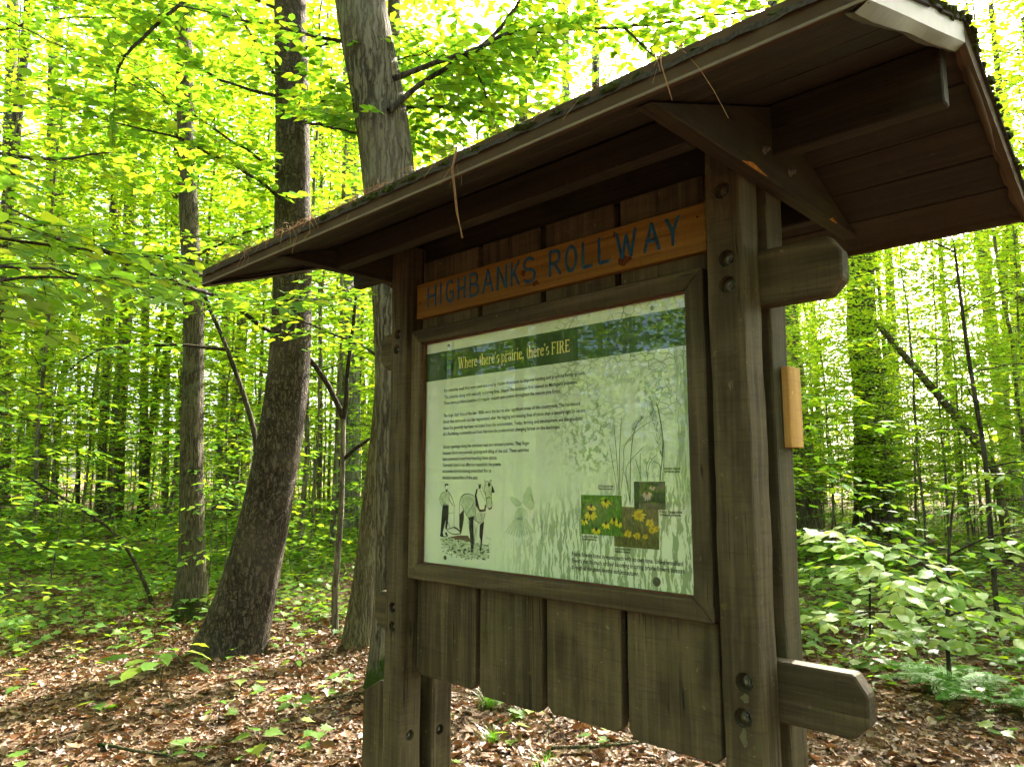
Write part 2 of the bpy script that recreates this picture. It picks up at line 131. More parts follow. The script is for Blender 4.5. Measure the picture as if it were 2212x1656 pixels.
PRINT = {
 'FILL': [[(0.2427, 1.474), (0.2518, 1.477), (0.2605, 1.4749), (0.261, 1.4692), (0.2525, 1.4719), (0.2461, 1.4681), (0.2446, 1.4596)], [(0.2462, 1.4596), (0.2528, 1.4565), (0.2585, 1.4597), (0.2567, 1.4523), (0.2497, 1.448)], [(0.2341, 1.4082), (0.2633, 1.4089), (0.2638, 1.3821), (0.2604, 1.3507), (0.2549, 1.3338), (0.2478, 1.3335), (0.2496, 1.3607), (0.2452, 1.3731), (0.2385, 1.3477), (0.2351, 1.3182), (0.2244, 1.3156), (0.228, 1.3494), (0.2306, 1.3832)], [(0.2213, 1.3081), (0.2259, 1.3209), (0.2357, 1.3204), (0.2392, 1.3101), (0.2554, 1.3099), (0.2455, 1.3188), (0.2551, 1.3234), (0.2618, 1.3103), (0.2393, 1.3059)], [(0.4629, 1.4716), (0.4729, 1.4519), (0.4615, 1.4488), (0.4586, 1.4597)], [(0.4016, 1.4783), (0.4076, 1.4733), (0.4128, 1.4783), (0.4121, 1.4632), (0.4017, 1.4611)], [(0.4427, 1.4795), (0.4542, 1.4795), (0.4528, 1.4696), (0.4442, 1.4675)], [(0.4417, 1.4058), (0.4489, 1.3981), (0.4598, 1.4023), (0.4617, 1.4103), (0.4518, 1.4031)], [(0.3608, 1.359), (0.3788, 1.3657), (0.3806, 1.3357), (0.3762, 1.3234), (0.3831, 1.2958), (0.3768, 1.2675), (0.3702, 1.2671), (0.3735, 1.2952), (0.3636, 1.3248), (0.3598, 1.3387)], [(0.4086, 1.3529), (0.4275, 1.3656), (0.4233, 1.3377), (0.4152, 1.3254), (0.42, 1.3079), (0.4156, 1.2751), (0.4092, 1.2747), (0.4125, 1.3055), (0.4068, 1.3191)], [(0.3144, 1.3797), (0.3359, 1.3968), (0.3363, 1.3682), (0.3275, 1.3311), (0.32, 1.3165), (0.315, 1.3428)], [(0.3545, 1.3729), (0.3846, 1.378), (0.3758, 1.3596), (0.3638, 1.3591)], [(0.3855, 1.4427), (0.3928, 1.461), (0.3988, 1.4611), (0.3924, 1.4408), (0.3938, 1.4186), (0.4082, 1.3989), (0.4272, 1.3994), (0.4315, 1.4154), (0.4373, 1.4116), (0.4331, 1.3936), (0.4082, 1.3908), (0.3897, 1.4104)]],
 'STROKE': [(1.1, [(0.2431, 1.4507), (0.2275, 1.4456), (0.222, 1.4359), (0.2173, 1.4241), (0.2335, 1.4023)]), (1.1, [(0.2255, 1.4296), (0.2373, 1.4108)]), (1.1, [(0.261, 1.4509), (0.2708, 1.443), (0.2829, 1.4265), (0.2937, 1.4014)]), (1.1, [(0.263, 1.4282), (0.2728, 1.4179), (0.2873, 1.4037)]), (1.1, [(0.2357, 1.4103), (0.2633, 1.411)]), (0.9, [(0.2497, 1.4469), (0.2515, 1.4364)]), (1.3, [(0.2342, 1.4002), (0.2716, 1.3356)]), (1.3, [(0.289, 1.4006), (0.2907, 1.3324)]), (1, [(0.2509, 1.3813), (0.2861, 1.3849)]), (1.5, [(0.2517, 1.3337), (0.2712, 1.3201), (0.2934, 1.3171), (0.3276, 1.323), (0.2962, 1.343), (0.271, 1.3335), (0.2517, 1.3337)]), (1.2, [(0.2868, 1.3405), (0.3089, 1.3322), (0.3245, 1.3248)]), (1.2, [(0.4266, 1.4915), (0.4316, 1.4804), (0.4412, 1.4845), (0.4499, 1.4811), (0.4593, 1.4915), (0.4557, 1.4775)]), (1.2, [(0.431, 1.4804), (0.4277, 1.4613), (0.4342, 1.4394), (0.4387, 1.4156), (0.4408, 1.4038)]), (1.2, [(0.4557, 1.4775), (0.4615, 1.4676), (0.4579, 1.4438), (0.4588, 1.4319), (0.4626, 1.4142), (0.4598, 1.4023)]), (1.5, [(0.4357, 1.4315), (0.4458, 1.4366), (0.4573, 1.4339)]), (1, [(0.4387, 1.4236), (0.4388, 1.4077)]), (1.2, [(0.3846, 1.4386), (0.3659, 1.444), (0.3476, 1.4462), (0.3291, 1.4408), (0.3175, 1.4272), (0.3147, 1.4044), (0.3144, 1.3797)]), (1, [(0.3233, 1.4129), (0.3359, 1.3947), (0.3484, 1.3788), (0.3637, 1.3672), (0.3787, 1.3708), (0.3967, 1.3604), (0.4085, 1.3569), (0.4245, 1.3675), (0.4331, 1.3896)]), (0.9, [(0.3842, 1.4224), (0.3664, 1.3997), (0.3453, 1.3777)]), (0.8, [(0.3844, 1.4062), (0.3905, 1.3903), (0.3877, 1.3741)]), (0.8, [(0.4083, 1.3869), (0.4172, 1.3792), (0.4158, 1.3672)]), (0.8, [(0.4017, 1.4672), (0.4225, 1.4392), (0.4329, 1.4234)]), (0.8, [(0.4164, 1.4753), (0.4224, 1.4573), (0.4313, 1.4434)]), (0.8, [(0.3997, 1.3546), (0.391, 1.3342), (0.3927, 1.3103)]), (0.9, [(0.3849, 1.3539), (0.3895, 1.3341), (0.3838, 1.3098), (0.387, 1.2901)]), (0.7, [(0.3292, 1.4336), (0.3357, 1.4132)]), (0.7, [(0.3415, 1.4379), (0.3601, 1.4219)]), (0.7, [(0.3599, 1.4362), (0.3752, 1.4222)]), (1.8, [(0.2803, 1.2711), (0.2855, 1.2726), (0.289, 1.2715)]), (1.8, [(0.3587, 1.2719), (0.3618, 1.2713), (0.3639, 1.2689)]), (0.9, [(0.334, 1.2539), (0.3392, 1.2549), (0.3427, 1.2536)]), (0.9, [(0.2784, 1.2992), (0.2814, 1.2986), (0.2834, 1.2962)]), (1.3, [(0.3978, 1.2755), (0.4, 1.277), (0.4015, 1.276)]), (1.3, [(0.3345, 1.2623), (0.3387, 1.2613), (0.3415, 1.2587)]), (1.3, [(0.3169, 1.2552), (0.3235, 1.2564), (0.328, 1.2551)]), (1.3, [(0.2466, 1.2985), (0.2536, 1.3011), (0.2583, 1.3007)]), (1.8, [(0.4025, 1.2576), (0.4083, 1.2588), (0.4123, 1.2577)]), (1.8, [(0.3066, 1.2699), (0.3128, 1.2701), (0.3171, 1.2683)]), (1.3, [(0.2901, 1.2673), (0.2952, 1.2672), (0.2986, 1.265)]), (0.9, [(0.4423, 1.2571), (0.4473, 1.2576), (0.4506, 1.2559)]), (1.3, [(0.3706, 1.246), (0.3733, 1.2476), (0.3751, 1.2467)]), (1.3, [(0.4187, 1.2495), (0.424, 1.2525), (0.4275, 1.2525)]), (0.9, [(0.3239, 1.2831), (0.3287, 1.2857), (0.3319, 1.2854)]), (1.3, [(0.3127, 1.2702), (0.3192, 1.2707), (0.3235, 1.2689)]), (1.8, [(0.3421, 1.2431), (0.3447, 1.2446), (0.3464, 1.2436)]), (1.3, [(0.3488, 1.2471), (0.3512, 1.2467), (0.3528, 1.2444)]), (0.9, [(0.2604, 1.3061), (0.2634, 1.3058), (0.2654, 1.3036)]), (1.8, [(0.4276, 1.2922), (0.4319, 1.2932), (0.4349, 1.2919)]), (1.8, [(0.4213, 1.2709), (0.4274, 1.274), (0.4314, 1.2741)]), (1.3, [(0.2882, 1.2651), (0.2942, 1.2646), (0.2982, 1.2622)]), (1.3, [(0.4449, 1.2834), (0.4469, 1.2844), (0.4483, 1.283)]), (1.3, [(0.3124, 1.27), (0.3174, 1.2726), (0.3208, 1.2723)]), (1.8, [(0.333, 1.265), (0.3385, 1.2666), (0.3423, 1.2656)]), (1.3, [(0.3382, 1.2717), (0.3397, 1.2718), (0.3408, 1.27)]), (1.3, [(0.2833, 1.2776), (0.2869, 1.2782), (0.2894, 1.2766)]), (1.3, [(0.2682, 1.2549), (0.271, 1.2548), (0.2729, 1.2527)]), (1.8, [(0.4436, 1.2722), (0.4477, 1.2746), (0.4504, 1.2742)]), (1.3, [(0.2683, 1.2781), (0.2708, 1.2787), (0.2725, 1.277)]), (0.9, [(0.4389, 1.2725), (0.4445, 1.2748), (0.4482, 1.2743)]), (0.9, [(0.2757, 1.269), (0.2817, 1.2711), (0.2858, 1.2705)]), (0.9, [(0.3469, 1.3003), (0.3519, 1.2994), (0.3552, 1.2968)]), (1.8, [(0.4205, 1.2943), (0.4224, 1.2946), (0.4238, 1.2928)]), (1.3, [(0.3048, 1.3023), (0.3108, 1.3042), (0.3149, 1.3035)]), (0.9, [(0.3326, 1.2681), (0.3375, 1.27), (0.3407, 1.2692)]), (1.8, [(0.4243, 1.2501), (0.4306, 1.2513), (0.4348, 1.2501)]), (1.8, [(0.2768, 1.2564), (0.2812, 1.2557), (0.2841, 1.2531)]), (1.8, [(0.4419, 1.2817), (0.4462, 1.2804), (0.4491, 1.2776)]), (1.3, [(0.4075, 1.2816), (0.4134, 1.2841), (0.4174, 1.2838)]), (1.8, [(0.2949, 1.2635), (0.299, 1.2644), (0.3018, 1.2629)]), (0.9, [(0.2504, 1.2995), (0.2537, 1.2985), (0.256, 1.2957)]), (0.9, [(0.3064, 1.2975), (0.3124, 1.2981), (0.3164, 1.2964)]), (0.9, [(0.2803, 1.2905), (0.2825, 1.2906), (0.2839, 1.2886)]), (0.9, [(0.3377, 1.2729), (0.3435, 1.2743), (0.3473, 1.2732)]), (0.9, [(0.2874, 1.2727), (0.292, 1.274), (0.295, 1.2728)]), (1.3, [(0.4193, 1.2643), (0.4214, 1.2663), (0.4228, 1.2656)]), (1.3, [(0.4444, 1.2606), (0.4484, 1.2632), (0.451, 1.2629)]), (1.3, [(0.2607, 1.304), (0.2649, 1.3053), (0.2677, 1.3042)]), (1.8, [(0.3084, 1.2981), (0.3113, 1.2996), (0.3132, 1.2985)]), (1.8, [(0.4058, 1.2777), (0.4096, 1.2804), (0.4122, 1.2802)]), (1.3, [(0.403, 1.2905), (0.407, 1.2899), (0.4097, 1.2876)]), (1.8, [(0.2366, 1.2621), (0.2399, 1.2623), (0.2422, 1.2603)]), (0.9, [(0.2755, 1.2905), (0.2814, 1.2908), (0.2853, 1.2889)]), (1.8, [(0.324, 1.2502), (0.3268, 1.2497), (0.3286, 1.2473)]), (1.8, [(0.4098, 1.2714), (0.414, 1.2703), (0.4168, 1.2675)]), (1.8, [(0.2495, 1.2854), (0.2557, 1.286), (0.2598, 1.2844)]), (0.9, [(0.2243, 1.2967), (0.2265, 1.2972), (0.2279, 1.2954)]), (1.3, [(0.355, 1.2679), (0.3611, 1.2694), (0.3651, 1.2684)]), (1.8, [(0.4164, 1.2711), (0.4214, 1.2699), (0.4248, 1.2672)]), (1.8, [(0.2941, 1.3046), (0.2973, 1.3035), (0.2994, 1.3006)]), (1.8, [(0.396, 1.2516), (0.3993, 1.254), (0.4015, 1.2536)]), (1.3, [(0.2662, 1.3039), (0.2697, 1.3025), (0.272, 1.2995)]), (1.3, [(0.3666, 1.2621), (0.3705, 1.2634), (0.3731, 1.2623)]), (0.9, [(0.4366, 1.2805), (0.4391, 1.2799), (0.4408, 1.2775)]), (1.8, [(0.4439, 1.2908), (0.4462, 1.2911), (0.4478, 1.2894)]), (0.9, [(0.3559, 1.2735), (0.3597, 1.2724), (0.3622, 1.2697)]), (1.8, [(0.3727, 1.2525), (0.3752, 1.2543), (0.3768, 1.2536)]), (0.9, [(0.3369, 1.2639), (0.3403, 1.2629), (0.3426, 1.2602)]), (0.9, [(0.2566, 1.2545), (0.2612, 1.257), (0.2644, 1.2565)]), (1.3, [(0.418, 1.2805), (0.4222, 1.28), (0.4251, 1.2778)]), (1.3, [(0.3619, 1.2736), (0.366, 1.2718), (0.3687, 1.2686)]), (1.3, [(0.2292, 1.2724), (0.2324, 1.2738), (0.2346, 1.2726)]), (1.8, [(0.2804, 1.2755), (0.2837, 1.2751), (0.286, 1.2728)]), (1.8, [(0.3359, 1.2708), (0.342, 1.2718), (0.3461, 1.2705)]), (1.3, [(0.3533, 1.2803), (0.3587, 1.2798), (0.3624, 1.2775)]), (0.9, [(0.4034, 1.2558), (0.409, 1.2592), (0.4128, 1.2594)]), (1.3, [(0.3738, 1.2609), (0.3767, 1.2631), (0.3786, 1.2626)]), (1.8, [(0.2809, 1.2966), (0.284, 1.2983), (0.2861, 1.2974)]), (0.9, [(0.2341, 1.2943), (0.24, 1.2974), (0.2439, 1.2974)]), (0.9, [(0.2926, 1.2853), (0.2979, 1.2857), (0.3015, 1.284)]), (1.8, [(0.2305, 1.2833), (0.2332, 1.2847), (0.2351, 1.2835)]), (0.9, [(0.3599, 1.2475), (0.3646, 1.2489), (0.3678, 1.2478)]), (1.8, [(0.3251, 1.2815), (0.3284, 1.2824), (0.3307, 1.281)]), (1.3, [(0.4371, 1.293), (0.4417, 1.2924), (0.4447, 1.2901)]), (0.9, [(0.3769, 1.2686), (0.381, 1.2672), (0.3837, 1.2642)]), (0.9, [(0.3971, 1.2498), (0.4013, 1.25), (0.404, 1.2482)]), (1.8, [(0.3777, 1.2799), (0.3809, 1.2823), (0.383, 1.2819)]), (1.8, [(0.3731, 1.2711), (0.3792, 1.2737), (0.3832, 1.2735)]), (1.3, [(0.3542, 1.2495), (0.3591, 1.2497), (0.3623, 1.2478)]), (0.9, [(0.3529, 1.2686), (0.3565, 1.2697), (0.359, 1.2684)]), (0.9, [(0.267, 1.2695), (0.271, 1.2702), (0.2737, 1.2686)]), (1.8, [(0.2866, 1.283), (0.2885, 1.2833), (0.2898, 1.2814)]), (1.3, [(0.2882, 1.2607), (0.2946, 1.2615), (0.2989, 1.2599)]), (0.9, [(0.329, 1.2555), (0.3332, 1.2582), (0.336, 1.258)]), (1.8, [(0.26, 1.2664), (0.2646, 1.2665), (0.2677, 1.2645)]), (1.3, [(0.2508, 1.258), (0.2562, 1.2585), (0.2599, 1.2568)]), (1.3, [(0.4104, 1.2655), (0.413, 1.2662), (0.4147, 1.2648)]), (1.3, [(0.4064, 1.2793), (0.4093, 1.2812), (0.4111, 1.2805)]), (1.3, [(0.3106, 1.2909), (0.314, 1.2906), (0.3163, 1.2883)]), (1.8, [(0.4388, 1.2925), (0.4433, 1.2931), (0.4463, 1.2915)]), (1.8, [(0.34, 1.276), (0.3457, 1.2756), (0.3495, 1.2733)]), (1.8, [(0.337, 1.2707), (0.3389, 1.2714), (0.3402, 1.2697)]), (1.8, [(0.2789, 1.2977), (0.2819, 1.2983), (0.284, 1.2967)]), (0.9, [(0.2745, 1.2514), (0.2794, 1.2497), (0.2827, 1.2466)]), (0.9, [(0.3557, 1.2469), (0.3577, 1.247), (0.3591, 1.2451)]), (1.3, [(0.3083, 1.2951), (0.3127, 1.2978), (0.3157, 1.2975)]), (1.8, [(0.3005, 1.2491), (0.303, 1.2497), (0.3048, 1.248)]), (1.3, [(0.2385, 1.2934), (0.2415, 1.2938), (0.2436, 1.292)]), (0.9, [(0.2492, 1.3054), (0.2523, 1.3077), (0.2543, 1.3071)]), (0.9, [(0.3158, 1.2784), (0.3215, 1.2816), (0.3254, 1.2818)]), (1.3, [(0.3737, 1.2939), (0.3793, 1.2949), (0.383, 1.2935)]), (1.3, [(0.3265, 1.2804), (0.3295, 1.2828), (0.3316, 1.2823)]), (0.9, [(0.3285, 1.2872), (0.3353, 1.2885), (0.3399, 1.2874)]), (0.9, [(0.2849, 1.2839), (0.2887, 1.2833), (0.2912, 1.2809)]), (0.9, [(0.2731, 1.2975), (0.2762, 1.2988), (0.2783, 1.2976)]), (0.9, [(0.2571, 1.2649), (0.2603, 1.2661), (0.2625, 1.2648)]), (0.9, [(0.3183, 1.2896), (0.3233, 1.2928), (0.3267, 1.2929)]), (0.9, [(0.3184, 1.284), (0.3245, 1.2877), (0.3286, 1.288)])],
 'GRASS': [(1.2, [(0.929, 1.4509), (0.9248, 1.5348), (0.9166, 1.6339)]), (1.2, [(0.9311, 1.4509), (0.9313, 1.5482), (0.9411, 1.648)]), (1, [(0.927, 1.4509), (0.912, 1.5215), (0.9007, 1.5831)]), (1, [(0.9331, 1.451), (0.9474, 1.5345), (0.9443, 1.5749), (0.9732, 1.5941)]), (1.3, [(0.9629, 1.4251), (0.966, 1.5475), (0.98, 1.624), (1.0104, 1.649)]), (1, [(0.9629, 1.4251), (0.9524, 1.4877), (0.9511, 1.5211), (0.9719, 1.5441), (1.0083, 1.573)]), (1, [(0.9629, 1.4251), (0.9582, 1.4811), (0.9389, 1.5212)]), (1.0, [(0.9443, 1.5749), (0.9898, 1.6168), (1.0295, 1.6347)]), (1.2, [(0.9942, 1.4878), (0.9955, 1.5337), (0.9973, 1.5568)]), (1, [(0.9982, 1.4878), (0.9892, 1.5207), (0.9799, 1.5439)]), (1, [(1.0157, 1.4878), (1.0207, 1.5301), (1.0463, 1.5524)]), (1, [(1.0176, 1.4878), (1.0108, 1.5204), (1.027, 1.5463)]), (2.0, [(1.0519, 1.4879), (1.0632, 1.552), (1.0646, 1.5971), (1.0535, 1.6662), (1.0464, 1.6831)]), (1.4, [(1.0537, 1.4879), (1.0568, 1.5264), (1.0344, 1.5364)]), (1.0, [(1.0594, 1.4879), (1.0668, 1.5455), (1.0662, 1.5874)])],
 'PLUME': [(1.0467, 1.5653), (1.0381, 1.5982), (1.0298, 1.6446), (1.0253, 1.6913), (1.0313, 1.6942), (1.0401, 1.667), (1.0524, 1.6302), (1.0646, 1.5971), (1.0676, 1.5712), (1.0649, 1.5455), (1.0555, 1.5457)],
 'PLUME2': [(0.9738, 1.6175), (0.9863, 1.637), (1.0144, 1.6505), (1.0021, 1.6329), (0.9817, 1.6138), (0.971, 1.5875)],
 'WING1': [(0.5865, 1.423), (0.5918, 1.4458), (0.605, 1.4669), (0.6154, 1.4717), (0.6231, 1.4632), (0.623, 1.4425), (0.6332, 1.4259), (0.6305, 1.4071), (0.6202, 1.4022), (0.6047, 1.4083)],
 'WING2': [(0.5812, 1.4133), (0.5599, 1.4109), (0.5437, 1.4239), (0.5369, 1.4373), (0.5464, 1.4413), (0.5679, 1.434), (0.5838, 1.4229)],
 'CONE': [(0.5545, 1.3783), (0.5572, 1.3955), (0.5705, 1.4073), (0.5891, 1.4098), (0.6047, 1.4008), (0.6021, 1.3875), (0.5864, 1.3775), (0.5705, 1.3751)],
 'PETALS': [[(0.5572, 1.3784), (0.5609, 1.3775), (0.5209, 1.3347), (0.5138, 1.3324)], [(0.5612, 1.3785), (0.5649, 1.3777), (0.5324, 1.3326), (0.5253, 1.3304)], [(0.5652, 1.3786), (0.5689, 1.3778), (0.5437, 1.3305), (0.5367, 1.3283)], [(0.5692, 1.3788), (0.5729, 1.378), (0.555, 1.3285), (0.548, 1.3262)], [(0.5732, 1.3789), (0.5769, 1.3781), (0.5662, 1.3264), (0.5593, 1.3242)], [(0.5771, 1.3791), (0.5808, 1.3783), (0.5773, 1.3244), (0.5704, 1.3221)], [(0.5811, 1.3792), (0.5848, 1.3784), (0.5883, 1.3276), (0.5815, 1.3254)], [(0.585, 1.3794), (0.5887, 1.3786), (0.5993, 1.3308), (0.5925, 1.3286)], [(0.589, 1.3795), (0.5926, 1.3787), (0.6102, 1.334), (0.6034, 1.3318)], [(0.5929, 1.3797), (0.5966, 1.3789), (0.621, 1.3372), (0.6143, 1.335)], [(0.5968, 1.3798), (0.6005, 1.379), (0.6317, 1.3403), (0.6251, 1.3381)]],
 'BROWN': [(0.265, 1.3073), (0.3122, 1.316), (0.3552, 1.3173), (0.3674, 1.3029), (0.3646, 1.2867), (0.3373, 1.285), (0.3125, 1.2957), (0.2811, 1.2959)],
 'SPIKE': [(1.0, [(0.7299, 1.4461), (0.7415, 1.4157), (0.7505, 1.3801), (0.7547, 1.3447)]), (1.0, [(0.6908, 1.4198), (0.6856, 1.3849), (0.6778, 1.3408)]), (1.0, [(0.6583, 1.3876), (0.6606, 1.3583), (0.6628, 1.3218)]), (1.0, [(0.6278, 1.3754), (0.6328, 1.3459), (0.6377, 1.3203)]), (1.0, [(0.7102, 1.4076), (0.7243, 1.3737), (0.7287, 1.3434)])],
 'TONE': [[(0.3169, 1.4251), (0.3292, 1.4398), (0.3476, 1.4452), (0.3841, 1.4376), (0.3888, 1.4104), (0.4082, 1.3908), (0.4316, 1.3916), (0.426, 1.3676), (0.4085, 1.3569), (0.3847, 1.368), (0.3637, 1.3672), (0.3359, 1.3927)], [(0.2438, 1.4507), (0.2275, 1.4445), (0.2222, 1.4295), (0.2357, 1.4103), (0.2633, 1.411), (0.2708, 1.4409), (0.261, 1.4509)], [(0.431, 1.4794), (0.4542, 1.4775), (0.4579, 1.4438), (0.4617, 1.4162), (0.4489, 1.4), (0.4387, 1.4156), (0.4282, 1.4614)], [(0.265, 1.3073), (0.4381, 1.2932), (0.4498, 1.255), (0.3977, 1.2492), (0.3194, 1.2494), (0.2332, 1.2806), (0.223, 1.3029)]],
